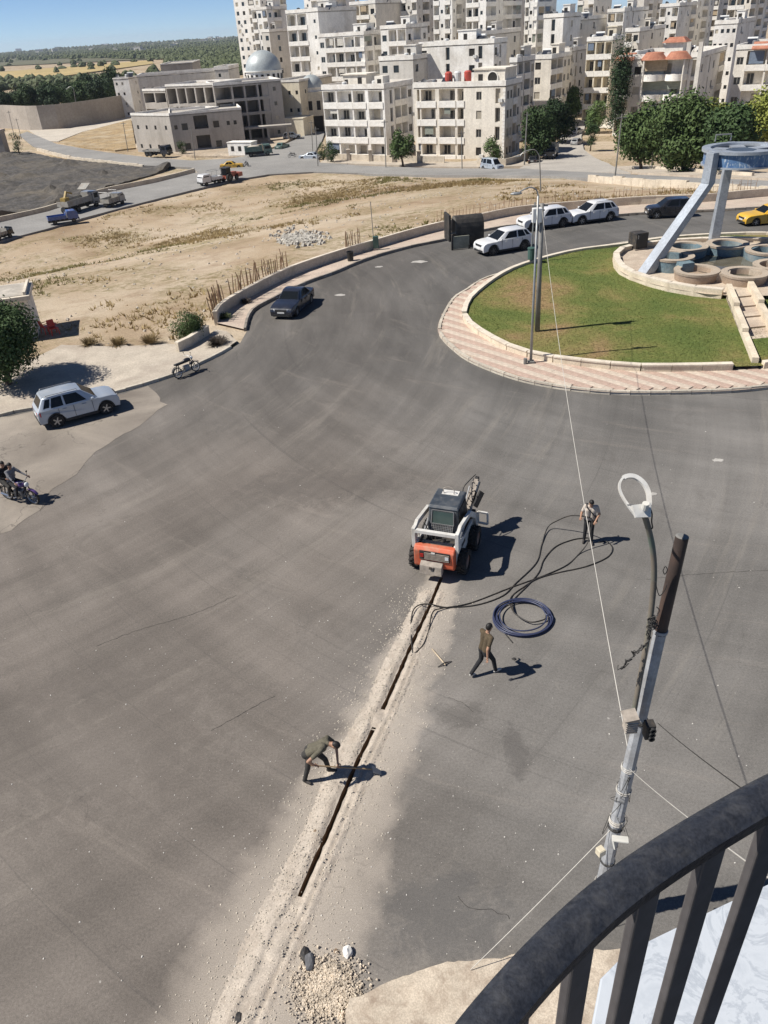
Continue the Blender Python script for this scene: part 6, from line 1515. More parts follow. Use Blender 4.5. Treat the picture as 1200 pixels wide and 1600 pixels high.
ld(MB().hexa([(-1.72, -.30, .28), (-1.72, .42, .28), (-1.50, .42, .30), (-1.50, -.30, .30)], [(-1.68, -.30, .60), (-1.68, .42, .60), (-1.5, .42, .70), (-1.5, -.30, .70)]), 'counterweight_plate', m_dust, tg, bevel=.02)
ld(MB().box(-1.70, -1.685, -.06, -.03, .3, .58).box(-1.74, -1.70, .02, .1, .52, .6), 'hitch_pin', m_ldark, tg)
ld(MB().box(-1.24, -.62, -.56, .56, 1.02, 1.12), 'engine_cover', m_ldark); ld(MB().box(-1.20, -1.05, -.5, .5, 1.12, 1.15), 'cover_strip', m_dust)
# mesh guard between cab and engine
g_ = MB()
for k in range(13): g_.beam((-.66, -.34 + k * .057, 1.14), (-.50, -.34 + k * .057, 1.46), .012, .012)
for k in range(8): t = k / 7; g_.beam((-.66 + .16 * t, -.36, 1.14 + .32 * t), (-.66 + .16 * t, .36, 1.14 + .32 * t), .012, .012)
ld(g_, 'mesh_guard', m_steel); ld(MB().hexa([(-.64, -.36, 1.12), (-.64, .36, 1.12), (-.46, .36, 1.46), (-.46, -.36, 1.46)], [(-.60, -.36, 1.10), (-.60, .36, 1.10), (-.42, .36, 1.46), (-.42, -.36, 1.46)]), 'guard_backing', m_ldark)
for p, q in (((-.9, .3, 1.12), .09), ((-.85, .12, 1.12), .07), ((-1.0, -.2, 1.12), .06)): ld(MB().cyl(p, (p[0], p[1], p[2] + .16), q, seg=10), 'engine_unit', m_ldark)
ld(MB().tube([(-.8, .42, 1.12), (-.8, .42, 1.34), (-.9, .42, 1.4)], .035, 8), 'exhaust_pipe', m_steel)
# cab
cbm = MB().hexa([(-.50, -.52, 1.10), (.78, -.52, 1.10), (.78, .52, 1.10), (-.50, .52, 1.10)], [(-.40, -.47, 1.98), (.62, -.47, 1.98), (.62, .47, 1.98), (-.40, .47, 1.98)])
cab = ld(cbm, 'cab', m_lroof, bevel=.05)
rf = ld(MB().hexa([(-.44, -.51, 1.96), (.70, -.51, 1.99), (.70, .51, 1.99), (-.44, .51, 1.96)], [(-.36, -.46, 2.05), (.62, -.46, 2.08), (.62, .46, 2.08), (-.36, .46, 2.05)]), 'cab_roof', m_lroof, cab, bevel=.03)
ld(MB().hexa([(.30, -.30, 2.06), (.58, -.30, 2.072), (.58, .26, 2.072), (.30, .26, 2.06)], [(.31, -.29, 2.082), (.57, -.29, 2.09), (.57, .25, 2.09), (.31, .25, 2.082)]), 'roof_hatch', m_lwhite, cab)
ld(MB().hexa([(-.515, -.36, 1.46), (-.515, .36, 1.46), (-.435, .34, 1.90), (-.435, -.34, 1.90)], [(-.47, -.36, 1.46), (-.47, .36, 1.46), (-.40, .34, 1.90), (-.40, -.34, 1.90)]), 'rear_window', glassy('loader_glass', (.05, .075, .07), .1), cab)
w_ = MB()
for a_, b2 in (((-.523, -.37, 1.45), (-.523, .37, 1.45)), ((-.44, -.35, 1.91), (-.44, .35, 1.91)), ((-.523, -.37, 1.45), (-.44, -.35, 1.91)), ((-.523, .37, 1.45), (-.44, .35, 1.91))): w_.beam(a_, b2, .025, .025)
ld(w_, 'window_frame', m_steel, cab)
for s_ in (-1, 1): ld(MB().hexa([(-.32, s_ * .525, 1.3), (.6, s_ * .525, 1.3), (.52, s_ * .495, 1.9), (-.28, s_ * .495, 1.9)], [(-.32, s_ * .50, 1.3), (.6, s_ * .50, 1.3), (.52, s_ * .475, 1.9), (-.28, s_ * .475, 1.9)]), 'side_mesh', m_ldark, cab)
ld(MB().tube(catmull([(.35, .18, 2.08), (.38, .2, 2.24), (.40, .02, 2.30), (.38, -.14, 2.22), (.36, -.14, 2.08)], 5), .014, 6), 'hose_loop', m_dust, cab)
# lift arms, rear uprights and cross tube
for s_ in (-1, 1):
    am = MB(); pth = [(-1.30, 1.66), (-.95, 1.80), (.25, 1.62), (.95, 1.10), (1.22, .55), (1.22, .40), (1.02, .44), (.78, 1.0), (.15, 1.46), (-.9, 1.62), (-1.28, 1.50)]
    am.prism(pth, s_ * .70 - .055, s_ * .70 + .055, axis='y'); ld(am, 'lift_arm', m_lwhite, bevel=.015)
    ld(MB().prism([(-1.34, 1.0), (-1.36, 1.72), (-1.20, 1.74), (-1.06, 1.05)], s_ * .70 - .06, s_ * .70 + .06, axis='y'), 'rear_upright', m_lwhite, bevel=.012)
    ld(MB().cyl((-1.0, s_ * .60, .95), (.0, s_ * .60, 1.30), .045, seg=10).cyl((0, s_ * .60, 1.30), (.35, s_ * .60, 1.40), .028, seg=8), 'lift_ram', m_steel)
ld(MB().box(-1.36, -1.24, -.66, .66, 1.56, 1.68), 'cross_tube', m_lwhite, bevel=.012)
ld(MB().tube(catmull([(-1.3, .5, 1.6), (-1.36, .52, 1.35), (-1.2, .5, 1.2), (-1.0, .5, 1.15)], 4), .014, 6).tube(catmull([(-1.25, .45, 1.7), (-1.1, .4, 1.78), (-.98, .3, 1.4), (-.95, .2, 1.15)], 4), .014, 6), 'hose', m_ldark)
# wheels with lugged tyres
tyb = MB(); r_, w_ = .415, .30
tyb.lathe([(.24, -w_ / 2), (.36, -w_ / 2), (r_ - .03, -w_ * .42), (r_ - .02, 0), (r_ - .03, w_ * .42), (.36, w_ / 2), (.24, w_ / 2)], 24, axis='y')
for k in range(16):
    for s_ in (-1, 1):
        a = (k + (.5 if s_ > 0 else 0)) * 2 * PI / 16; c1 = Vector((math.cos(a), 0, math.sin(a))) * (r_ - .012); c2_ = Vector((math.cos(a + .16), 0, math.sin(a + .16))) * (r_ - .012)
        tyb.beam(c1 + Vector((0, s_ * w_ * .02, 0)), c2_ + Vector((0, s_ * w_ * .46, 0)), .05, .04, upv=tuple(c1))
tyre_l = tyb.mesh('tyre', m_tyre)
rimb = MB().lathe([(.25, -.12), (.25, .12)], 20, axis='y')
for s_ in (-1, 1): rimb.lathe([(.25, s_ * .12), (.22, s_ * .09), (.12, s_ * .05), (.10, s_ * .10), (.01, s_ * .11)], 20, axis='y')
rim_l = rimb.mesh('rim', m_lrim, True)
for x in (-.86, .52):
    for s_ in (-1, 1): o = link('wheel', tyre_l, LD, (x, s_ * .79, .395)); link('rim', rim_l, o)
# trencher: head, folded boom with chain, crumber and side frame
tr_ = ld(MB().box(1.15, 1.42, -.62, .50, .30, .95), 'trencher_head', m_ldark, bevel=.03)
ld(MB().box(1.30, 1.40, -.5, .3, .95, 1.2), 'hitch_plate', m_lwhite, tr_)
b0, b1 = Vector((1.30, -.36, 1.0)), Vector((1.98, -.50, 1.72))
bm = MB(); bm.beam(b0, b1, .16, .20); ld(bm, 'boom', m_lwhite, tr_, bevel=.02)
chn = MB()
dv_ = (b1 - b0); ln_ = dv_.length; dv_.normalize(); nv = dv_.cross(Vector((0, 1, 0))).normalized()
for k in range(22):
    t = k / 21 * ln_
    for s_ in (-1, 1):
        p = b0 + dv_ * t + nv * .15 * s_; chn.beam(p - dv_ * .022, p + dv_ * .022, .20, .035, upv=tuple(nv))
        if k % 2: chn.beam(p + nv * .02 * s_ + Vector((0, (-.07 if k % 4 == 1 else .07), 0)), p + nv * .09 * s_ + Vector((0, (-.07 if k % 4 == 1 else .07), 0)), .03, .03, upv=tuple(dv_))
ld(chn, 'digging_chain', m_dust, tr_)
ld(MB().lathe([(.16, -.05), (.16, .05)], 14, axis='y').lathe([(.01, -.05), (.16, -.05)], 14, axis='y').lathe([(.16, .05), (.01, .05)], 14, axis='y'), 'nose_sprocket', m_ldark, tr_, loc=tuple(b1))
ld(MB().beam(b0 + Vector((.1, -.22, .05)), b1 + Vector((-.25, -.24, -.25)), .05, .62, upv=tuple(nv)), 'spoil_guard', m_ldark, tr_)
fr = MB()
q4 = [(1.05, -.78, 1.10), (1.05, -1.10, 1.08), (1.10, -1.10, .62), (1.10, -.78, .64)]
for a_, b2 in zip(q4, q4[1:] + q4[:1]): fr.beam(a_, b2, .06, .06)
fr.beam((.9, -.70, 1.0), (1.06, -.80, 1.08), .06, .06)
ld(fr, 'side_frame', m_lwhite, tr_)
ld(MB().tube(catmull([(.9, -.3, 1.5), (1.3, -.2, 1.75), (1.7, -.3, 1.85), (2.0, -.45, 1.95)], 4), .018, 6).tube(catmull([(.85, -.4, 1.4), (1.2, -.5, 1.7), (1.6, -.55, 1.5), (1.5, -.5, 1.1)], 4), .018, 6), 'hose', m_ldark, tr_)
ld(MB().tube([(1.3, -.25, 1.05), (1.75, -.32, 1.62)], .04, 8), 'boom_ram', m_steel, tr_)
# ------------------------------------------------------------------ pipe coil, cables, pick
m_pipe = mat('blue_black_pipe', (.035, .042, .085), .38, var=.15, scale=6); m_cable = mat('black_cable', (.020, .019, .018), .5, var=.2, col2=(.16, .13, .1), amt=.35, c2scale=4)
cc = G(817, 967); rgx = random.Random(2); pts = []
for i in range(7 * 48 + 1):
    a = i / 48 * 2 * PI; lay = int(i / 48)
    rr = .86 - .035 * (lay % 4) - .10 * (lay == 6) + .02 * math.sin(a * 2.3 + lay); z = .025 + .042 * (lay // 2) * .8 + .01 * math.sin(3 * a)
    pts.append((cc.x + rr * math.cos(a) + .02 * math.sin(lay), cc.y + rr * math.sin(a) * .98, z))
coil = thing('pipe_coil', 'coil of dark blue plastic pipe lying on the asphalt', 'pipe coil', (0, 0, 0)); MB().tube(pts, .021, 8).build('pipe', m_pipe, coil, smooth='all')
def cable(name, label, px, m_=m_cable, r=.02, n=6):
    p = [G(a[0], a[1]) + Vector((0, 0, (a[2] if len(a) > 2 else r))) if len(a) < 3 or a[2] < .2 else atz(a[0], a[1], a[2]) for a in px]
    return tag(MB().tube(catmull(p, n), r, 8).build(name, m_, smooth='all'), label, 'cable')
cable('cable', 'black pipe running from the trench to the left hand of the white-shirted person', [(645, 1022), (642, 985), (645, 960, .10), (655, 951, .14), (672, 949, .12), (700, 950), (745, 946), (785, 932), (806, 912), (838, 880), (847, 850), (856, 828, .12), (872, 813, .45), (890, 806, .8), (906, 806, 1.02), (921, 808, 1.06)])
cable('cable', 'black pipe loop passing through the right hand of the white-shirted person', [(642, 1026), (660, 1010), (670, 985), (676, 962, .12), (690, 953, .06), (735, 943), (800, 918), (850, 900), (885, 884), (905, 866), (918, 848, .25), (924, 826, .7), (925, 812, .98), (919, 808, 1.05)])
cable('cable', 'black pipe in a wide loop over the asphalt behind the coil', [(935, 848), (948, 847), (957, 858), (948, 872), (915, 886), (870, 896), (840, 905), (818, 918), (800, 932), (797, 948, .09), (806, 964, .1), (828, 976, .1), (850, 972, .1), (853, 966, .1)])
cable('cable', 'black pipe bowing from the coil towards the feet in white shoes', [(918, 841), (895, 844), (868, 855), (850, 875), (842, 895), (825, 915), (806, 934), (800, 945, .08), (802, 960, .11)])
cable('pipe_offcut', 'short dark pipe end beside the coil', [(790, 992), (796, 999), (801, 1005)], r=.016, n=3)
pk = thing('pickaxe', 'pickaxe lying on the road beside the trench', 'pickaxe', (0, 0, 0)); a, b_ = G(675, 1015), G(696, 1041); c1, c2_ = G(684, 1043), G(706, 1034)
MB().tube([a + Vector((0, 0, .03)), b_ + Vector((0, 0, .05))], [.018, .022], 8).build('handle', mat('pick_handle', (.42, .34, .24), .8), pk); mm_ = (c1 + c2_) / 2 + Vector((0, 0, .07)); MB().tube([c1 + Vector((0, 0, .015)), mm_, c2_ + Vector((0, 0, .015))], [.008, .026, .008], 6).build('pick_head', m_ldark, pk)
# ------------------------------------------------------------------ spoil along the slot
m_spoil = mat('limestone_spoil', (.42, .365, .305), .95, var=.16, scale=3, col2=(.31, .25, .195), amt=.45, c2scale=1.6, fine=30, bump=.5, bscale=45)
fullline = [G(*p) for p in [(682, 920), (672, 945), (650, 992), (625, 1048), (600, 1104), (578, 1150), (553, 1202), (520, 1282), (490, 1350), (465, 1408), (440, 1460), (410, 1525), (375, 1600), (350, 1660)]]
fl_ = resample(catmull(fullline, 6), .045); nN = len(fl_)
cov = min(range(nN), key=lambda i: (fl_[i] - TRENCH[-1]).length)
gap = (fl_[min(range(nN), key=lambda i: abs(project(fl_[i])[1] - 1112))]).copy(); gap2 = fl_[min(range(nN), key=lambda i: abs(project(fl_[i])[1] - 1138))]
gi0 = min(range(nN), key=lambda i: abs(project(fl_[i])[1] - 1108)); gi1 = min(range(nN), key=lambda i: abs(project(fl_[i])[1] - 1138))
def spoil_h(i, d):
    """height at station i, signed distance d from the slot"""
    t = i * .045; p = fl_[i]
    wl = .22 + .14 * mnoise.noise(Vector((t * .5, 0, 2))) + (.18 if d < 0 else 0) + min(.2, i * .0006); a = abs(d)
    base = .075 * (1 + .7 * mnoise.noise(Vector((t * .7, d * 2, 5))))
    ramp = min(1, max(0, (a - .05) / .14)); fall = max(0, 1 - max(0, a - .18) / wl)
    h = base * ramp * fall ** 1.2
    if i > cov or gi0 < i < gi1:
        e = min(1, (i - cov) / 12) if i > cov else min(1, (i - gi0) / 6, (gi1 - i) / 6)
        h = max(h, e * (.075 + .03 * mnoise.noise(Vector((t * 2, d * 3, 1)))) * max(0, 1 - a / .5))
    if i > cov + 10: h -= .06 * max(0, 1 - abs(a - .0) / .07)
    if d < -.3: h += .018 * math.sin(d * 46) * max(0, 1 - abs(d + .6) / .35) * fall
    if d > .22: h += .03 * max(0, 1 - abs(d - .36) / .08) * fall - .05 * max(0, 1 - abs(d - .24) / .05) * fall
    h += .020 * mnoise.noise(Vector((p.x * 6, p.y * 6, d))) * fall + .012 * mnoise.noise(Vector((p.x * 19 + d * 17, p.y * 19, d * 20))) * (fall > 0)
    return h * (min(1, i / 10)) - .012
DS = [-1.05 + .05 * k for k in range(43)]
DS = [d for d in DS if abs(d) > .07] + [-.066, .066]; DS = sorted(DS)
mb = MB(); nD = len(DS)
for i in range(nN):
    a = fl_[max(0, i - 1)]; b_ = fl_[min(nN - 1, i + 1)]; t = (b_ - a).normalized(); nx = Vector((-t.y, t.x, 0))
    for d in DS: q = fl_[i] + nx * d; mb.v.append((q.x, q.y, spoil_h(i, d)))
for i in range(nN - 1):
    for j in range(nD - 1):
        if DS[j] < 0 < DS[j + 1] and i < cov and not gi0 <= i <= gi1: continue
        f = (i * nD + j, i * nD + j + 1, (i + 1) * nD + j + 1, (i + 1) * nD + j)
        if max(mb.v[k][2] for k in f) < -.002: continue
        mb.f.append(f)
mb.m = [0] * len(mb.f)
tag(mb.build('trench_spoil', m_spoil, smooth='all'), 'pale limestone spoil heaped along both sides of the trench', 'spoil', kind='stuff')
rg = random.Random(3); pts = []
for _ in range(5200):
    i = rg.randrange(nN); d = rg.gauss(0, .55) - .1
    if abs(d) < .08 and i < cov: continue
    a = fl_[max(0, i - 1)]; b_ = fl_[min(nN - 1, i + 1)]; t = (b_ - a).normalized(); q = fl_[i] + Vector((-t.y, t.x, 0)) * d
    pts.append((q.x, q.y, 1)); 
hmap = {}
def sz(x, y):
    i = min(range(0, nN, 4), key=lambda k: (fl_[k].x - x) ** 2 + (fl_[k].y - y) ** 2); a = fl_[max(0, i - 1)]; b_ = fl_[min(nN - 1, i + 1)]; t = (b_ - a).normalized(); d = (x - fl_[i].x) * -t.y + (y - fl_[i].y) * t.x
    return max(0, spoil_h(i, d)) if abs(d) < 1.05 else 0
rocks('spoil_pebbles', 'small pale stones thrown out along the trench', pts, .006, .026, m_stone, 5, zf=sz)
# grit on the road
pts = [(*xy([G(rg.gauss(520, 190), rg.uniform(930, 1640))])[0], rg.choice((.4, .5, .6, 1))) for _ in range(700)] + [(*xy([G(rg.uniform(0, 1200), rg.uniform(640, 1600))])[0], 1) for _ in range(130)]
rocks('road_grit', 'bits of pale grit strewn over the asphalt', pts, .006, .024, mat('white_grit', (.55, .52, .47), .9, var=.2, scale=5), 6)
# broken corner with rubble, rocks and pavement at the bottom
pv = [G(530, 1640), (G(541, 1585)), G(552, 1562), G(590, 1545), G(640, 1528), G(700, 1511), G(760, 1503), G(830, 1497), G(1000, 1484), G(1300, 1450), G(1300, 1900), G(560, 1900)]
P3 = [(p.x, p.y) for p in rough(pv, .10, .12, 1.6)]
top = region([[Vector((*p, 0)) for p in P3]], [], .35, zf=lambda x, y: .13 + .008 * mnoise.noise(Vector((x * 2, y * 2, 0))))
for a, b_ in zip(P3, P3[1:] + P3[:1]): top.quad((*b_, .13), (*a, .13), (*a, -.05), (*b_, -.05))
struct('near_pavement', top, mat('near_pavement_concrete', (.47, .40, .315), .9, var=.16, scale=2.2, col2=(.23, .17, .125), amt=.75, c2scale=2.6, fine=30, bump=.3, bscale=25))
pts = [(*xy([G(512 + rg.gauss(0, 25), 1548 + rg.gauss(0, 26))])[0], rg.choice((.3, .4, .5, .6, .8, 1.2))) for _ in range(4200)]
rocks('broken_stone', 'heap of broken pale stone at the torn pavement corner', pts, .012, .034, mat('broken_limestone', (.52, .44, .345), .95, var=.3, scale=6, fine=40), 7, zf=lambda x, y: .03 + .07 * max(0, mnoise.noise(Vector((x * 3, y * 3, 2)))))
def rock(name, label, px, py, s_, m_, seed, sq=(1, 1, .7)):
    g = G(px, py); b = bmesh.new(); bmesh.ops.create_icosphere(b, subdivisions=2, radius=s_)
    for v in b.verts: v.co = Vector((v.co.x * sq[0], v.co.y * sq[1], v.co.z * sq[2])) * (1 + .35 * mnoise.noise(v.co * (1.6 / s_) + Vector((seed, 0, 0))))
    me = bpy.data.meshes.new(name); b.to_mesh(me); b.free(); me.materials.append(m_); return tag(link(name, me, None, (g.x, g.y, s_ * sq[2] * .7)), label, 'rock')
rock('boulder', 'single white stone on the dark asphalt above the rubble corner', 543, 1490, .10, mat('white_stone', (.68, .65, .6), .9, var=.1, scale=8), 1, (1, 1.15, .8))
rock('boulder', 'brown pebble just left of the white stone', 525, 1487, .045, m_trench, 2)
rock('boulder', 'dark grey broken slab at the edge of the rubble', 484, 1505, .13, mat('dark_stone', (.10, .10, .105), .9, var=.3, scale=8), 3, (.8, 1.4, .5))
rock('boulder', 'dark asphalt chunk above the grey slab', 476, 1492, .10, m_ldark, 4, (.8, 1.5, .5))
rock('boulder', 'dark lump at the bottom edge beside the buried slot', 373, 1592, .09, m_ldark, 5, (.8, 1.3, .5))
rock('boulder', 'small dark clod left of the trench', 493, 1300, .05, m_trench, 6); rock('boulder', 'dark dirt clump on the road beside the walking person', 803, 1030, .05, m_ldark, 8, (1.2, 1, .4))
# ------------------------------------------------------------------ fountain and monument
m_mono = mat('monument_cladding', (.34, .37, .41), .42, metal=.25, var=.12, scale=1.2, col2=(.22, .23, .25), amt=.5, c2scale=.8, fine=8)
m_basin = mat('basin_stone', (.33, .25, .185), .85, var=.15, scale=1.5, col2=(.22, .17, .125), amt=.5, c2scale=1.2, fine=14)
m_rimst = mat('basin_rim', (.38, .315, .245), .8, var=.12, scale=1.5, fine=12)
m_bluep = mat('faded_blue_paint', (.13, .19, .22), .7, var=.2, scale=1.2, col2=(.27, .27, .25), amt=.6, c2scale=1.0, fine=9)
m_water = glassy('still_water', (.11, .10, .075), .05, .5)
n1, n2 = atz(1089, 421, 1.2), atz(1164, 425, 1.2); spc = (n2 - n1).length; RF = spc / (2 * math.sin(PI / 7)); nd = (n2 - n1).normalized(); CF = (n1 + n2) / 2 + Vector((-nd.y, nd.x, 0)) * RF * math.cos(PI / 7); CF.z = 0; A0 = math.atan2(n1.y - CF.y, n1.x - CF.x); CM = at(1157, 246, 52.5); CM.z = 0; rb = spc * .48; zt = zP + .004
ft = thing('fountain', 'dry tiered stone fountain ringed by seven round basins', 'fountain', (CF.x, CF.y, zt))
MB().lathe([(.02, .12), (RF + .2, .12), (RF + .2, .0)], 40).build('pool_floor', m_basin, ft)
MB().lathe([(.02, .22), (RF - .8, .22)], 40).build('water', m_water, ft)
for k in range(7):
    a = A0 + 2 * PI / 7 * k; x, y = RF * math.cos(a), RF * math.sin(a); far = math.sin(a) > .1; hh_ = .58 if not far else .82
    o = MB().lathe([(rb - .06, 0), (rb, hh_ - .14)], 26, (x, y, 0)).build('basin', m_basin if not far else m_bluep, ft, smooth=True)
    MB().lathe([(rb + .03, hh_ - .14), (rb + .06, hh_), (rb - .34, hh_), (rb - .34, hh_ - .14)], 26, (x, y, 0)).build('basin_rim', m_rimst, o, smooth=True)
    MB().lathe([(rb - .34, hh_ - .1), (rb - .38, .2)], 26, (x, y, 0)).build('basin_lining', m_bluep if far else m_basin, o, smooth=True)
    MB().lathe([(.02, .2), (rb - .38, .2)], 26, (x, y, 0)).build('basin_floor', m_water if k % 2 else m_basin, o)
    a2 = a + R(180 / 7); x, y = (RF - .25) * math.cos(a2), (RF - .25) * math.sin(a2)
    b_ = MB(); b_.box(-.42, .42, -.55, .55, 0, hh_ - .05); b_.build('link_wall', m_rimst if not far else m_bluep, ft, (x, y, 0), a2)
pL = at(1103, 246, CM.y); RR = CM.x - pL.x; ZR2 = pL.z
m, n, l, b = nodes('monument_frieze'); tc = ntc(n, l); sp_ = n.new('ShaderNodeSeparateXYZ'); l.new(tc, sp_.inputs[0])
an_ = nmath(n, l, 'ARCTAN2', sp_.outputs[1], sp_.outputs[0]); cb = n.new('ShaderNodeCombineXYZ'); l.new(nmath(n, l, 'MULTIPLY', an_, 9.0), cb.inputs[0]); l.new(nmath(n, l, 'MULTIPLY', sp_.outputs[2], 1.3), cb.inputs[1])
f_ = nnoise(n, l, cb.outputs[0], 2.2, 4, .7)
c = nmix(n, l, nramp(n, l, f_, [(.54, 0), (.62, .85)]), nramp(n, l, nnoise(n, l, cb.outputs[0], .8, 3), [(.3, (.05, .11, .24)), (.7, (.11, .2, .34))]), (.42, .47, .52))
l.new(c, b.inputs['Base Color']); b.inputs['Roughness'].default_value = .45; m_frieze = m
mn = thing('ring_monument', 'tall grey monument of splayed legs carrying a blue ring above the fountain', 'monument', (CM.x, CM.y, 0))
rgz = ZR2; hb = .42
MB().lathe([(RR, rgz - hb), (RR, rgz + hb - .12)], 56).build('blue_ring', m_frieze, mn, smooth=True)
MB().lathe([(RR + .02, rgz + hb - .12), (RR + .16, rgz + hb - .12), (RR + .16, rgz + hb + .06), (RR - .35, rgz + hb + .06), (RR - .35, rgz + hb - .12)], 56).build('ring_top_rim', m_mono, mn, smooth=True)
MB().lathe([(RR + .01, rgz - hb), (RR + .10, rgz - hb), (RR + .10, rgz - hb - .1), (RR - .3, rgz - hb - .1), (RR - .3, rgz - hb)], 56).build('ring_bottom_rim', m_mono, mn, smooth=True)
MB().lathe([(RR - .32, rgz + hb), (RR - .32, rgz - hb)], 56).build('ring_inner_face', mat('ring_inner', (.10, .14, .2), .5), mn, smooth=True)
MB().lathe([(.02, rgz + .32), (.9, rgz + .32), (.9, rgz + .1)], 24).build('ring_hub', mat('hub_dark', (.06, .08, .11), .5), mn)
for k in range(6):
    a = k * PI / 3 + .3; d = Vector((math.cos(a), math.sin(a), 0)); MB().beam(d * .85 + Vector((0, 0, rgz + .28)), d * (RR - .33) + Vector((0, 0, rgz + .28)), .85, .12).build('ring_spoke', m_mono, mn)
t1 = G(1003, 428, .62) - CM; a1 = math.atan2(t1.y, t1.x); rad1 = math.hypot(t1.x, t1.y)
t2 = G(1114, 380, .62) - CM; a2 = math.atan2(t2.y, t2.x)
LEG_A = [a1, a2, a1 + (2 * PI - ((a1 - a2) % (2 * PI))) / 2 + 0 if False else (a1 + a2) / 2 + PI]
for k, (a, rd_) in enumerate(((a1, rad1), (a2, math.hypot(t2.x, t2.y)), ((a1 + a2) / 2 + PI + (PI if abs(a1 - a2) > PI else 0), rad1))):
    d = Vector((math.cos(a), math.sin(a), 0)); s_ = Vector((-d.y, d.x, 0)); w = .32 if k != 1 else .26
    base = d * rd_; kn = d * (RR + .38); zk = rgz - hb - .9
    lg = MB()
    q = lambda c_, z, w_, t_: [tuple(c_ + s_ * -w_ + d * -t_ + Vector((0, 0, z))), tuple(c_ + s_ * w_ + d * -t_ + Vector((0, 0, z))), tuple(c_ + s_ * w_ + d * t_ + Vector((0, 0, z))), tuple(c_ + s_ * -w_ + d * t_ + Vector((0, 0, z)))]
    lg.hexa(q(base, zP - .3, w * 1.15, .42), q(kn, zk, w, .28)); lg.hexa(q(kn, zk, w, .28), q(d * (RR + .34), rgz + hb + .02, w * .9, .25))
    lg.build('leg', m_mono, mn, bevel=.02)
MB().tube([(-.5, 0, rgz + .62), (-.5, 0, rgz + 1.0), (.5, 0, rgz + 1.0), (.5, 0, rgz + .62)], .05, 6).build('lifting_frame', m_steel, mn, (-RR * .2, RR * .9, 0))
for px, py, rz_, lb in ((1184, 402, -90, 'person in dark clothes sitting on the fountain rim, nearer the monument leg'), (1202, 401, -100, 'person in dark clothes at the right edge of the fountain')):
    a3 = A0 + 2 * PI / 7 * 3; g = Vector((CF.x + RF * math.cos(a3) + (-.1 if px < 1190 else .7), CF.y + RF * math.sin(a3) - (.95 if px < 1190 else .85), 0)); human('person', lb, (g.x, g.y, zt + .82 - .42), R(rz_), SB, dict(shirt=c_black if px < 1190 else c_rust, pants=c_dk, sleeves=True))
g = G(994, 402); bx = thing('metal_box', 'black metal cabinet tipped beside the monument leg', 'cabinet', (g.x, g.y, zP), R(20))
MB().box(-.5, .5, -.45, .45, .08, 1.12).build('cabinet_body', m_ldark, bx, bevel=.03); MB().box(-.42, .42, -.47, -.45, .16, 1.04).build('door', m_dark, bx); MB().box(-.54, .54, -.5, .5, 0, .08).build('plinth', m_dust, bx); MB().tube([(-.4, -.48, 1.0), (-.4, -.52, 1.0), (-.4, -.52, .8), (-.4, -.48, .8)], .015, 6).build('handle', m_steel, bx)
for k, (px, py) in enumerate(((884, 408), (904, 405), (922, 402), (942, 399))):
    g = G(px, py); o = MB().box(-.95, .95, -.22, .22, 0, .14).build('stone_slab', m_cope, None, (g.x, g.y, .2), R(22 + k * 3)); tag(o, ['first white stone slab at the edge of the lawn, nearest the lamp post', 'second white stone slab along the lawn edge', 'third white stone slab along the lawn edge', 'white stone slab nearest the fountain terrace'][k], 'slab', 'slabs along the lawn', 'thing')
# ------------------------------------------------------------------ island posts
m_post = mat('galvanised_post', (.30, .31, .31), .5, metal=.5, var=.15, scale=3, col2=(.2, .16, .12), amt=.4, c2scale=2); m_postd = mat('grey_post', (.22, .215, .20), .7, metal=.2, var=.2, scale=2, col2=(.12, .1, .08), amt=.5, c2scale=1)
def lean_post(base_px, top_px, z0=.17):
    b0 = G(*base_px); b0.z = z0; return b0, at(top_px[0], top_px[1], b0.y + .1)
b0, t0 = lean_post((829, 572), (841, 306)); lp = thing('lamp_post', 'thin grey lamp post with a short curved arm on the island pavement', 'lamp post', b0); d = t0 - b0
MB().tube([(0, 0, 0), tuple(d * .35), tuple(d)], [.075, .06, .05], 10).build('post', m_post, lp, smooth='all'); MB().tube(catmull([d, d + Vector((-.12, 0, .28)), d + Vector((-.45, 0, .38)), d + Vector((-.85, 0, .22))], 5), .03, 8).build('arm', m_post, lp); MB().box(-.16, .16, -.16, .16, 0, .12).cyl((-.3, -.1, 0), (-.3, -.1, .3), .09, seg=8).build('base_plate', m_postd, lp)
MB().ell(d + Vector((-1.0, 0, .16)), (.28, .13, .07), 12, 6).build('lamp_head', m_post, lp)
b0, t0 = lean_post((839, 527), (847, 318), .36); up_ = thing('utility_post', 'thick grey utility post with a white box on the lawn', 'post', b0); d = t0 - b0; BTOP = t0.copy()
MB().tube([(0, 0, -.1), tuple(d)], [.14, .10], 12).build('post', m_postd, up_, smooth='all'); MB().box(-.42, .06, -.25, .05, -.85, -.15).build('white_box', m_tank_w, up_, (d.x - .1, d.y - .12, d.z), bevel=.03); MB().beam((d.x - .5, d.y, d.z - .1), (d.x + .3, d.y, d.z - .1), .08, .08).build('cross_arm', m_postd, up_)
b0, t0 = lean_post((828, 418), (836, 316)); cp = thing('sign_post', 'thin post with a green litter bin on the far island pavement', 'post', b0); d = t0 - b0
MB().tube([(0, 0, 0), tuple(d)], .05, 8).build('post', m_post, cp); m_greenbin = mat('green_bin', (.05, .10, .085), .6, var=.2); o = MB().lathe([(.18, .45), (.24, .5), (.27, 1.2), (.25, 1.2), (.22, .55)], 12, (.0, -.3, 0)).build('litter_bin', m_greenbin, cp); MB().lathe([(.29, 1.2), (.29, 1.26), (.02, 1.3)], 12, (0, -.3, 0)).build('bin_lid', m_greenbin, o)
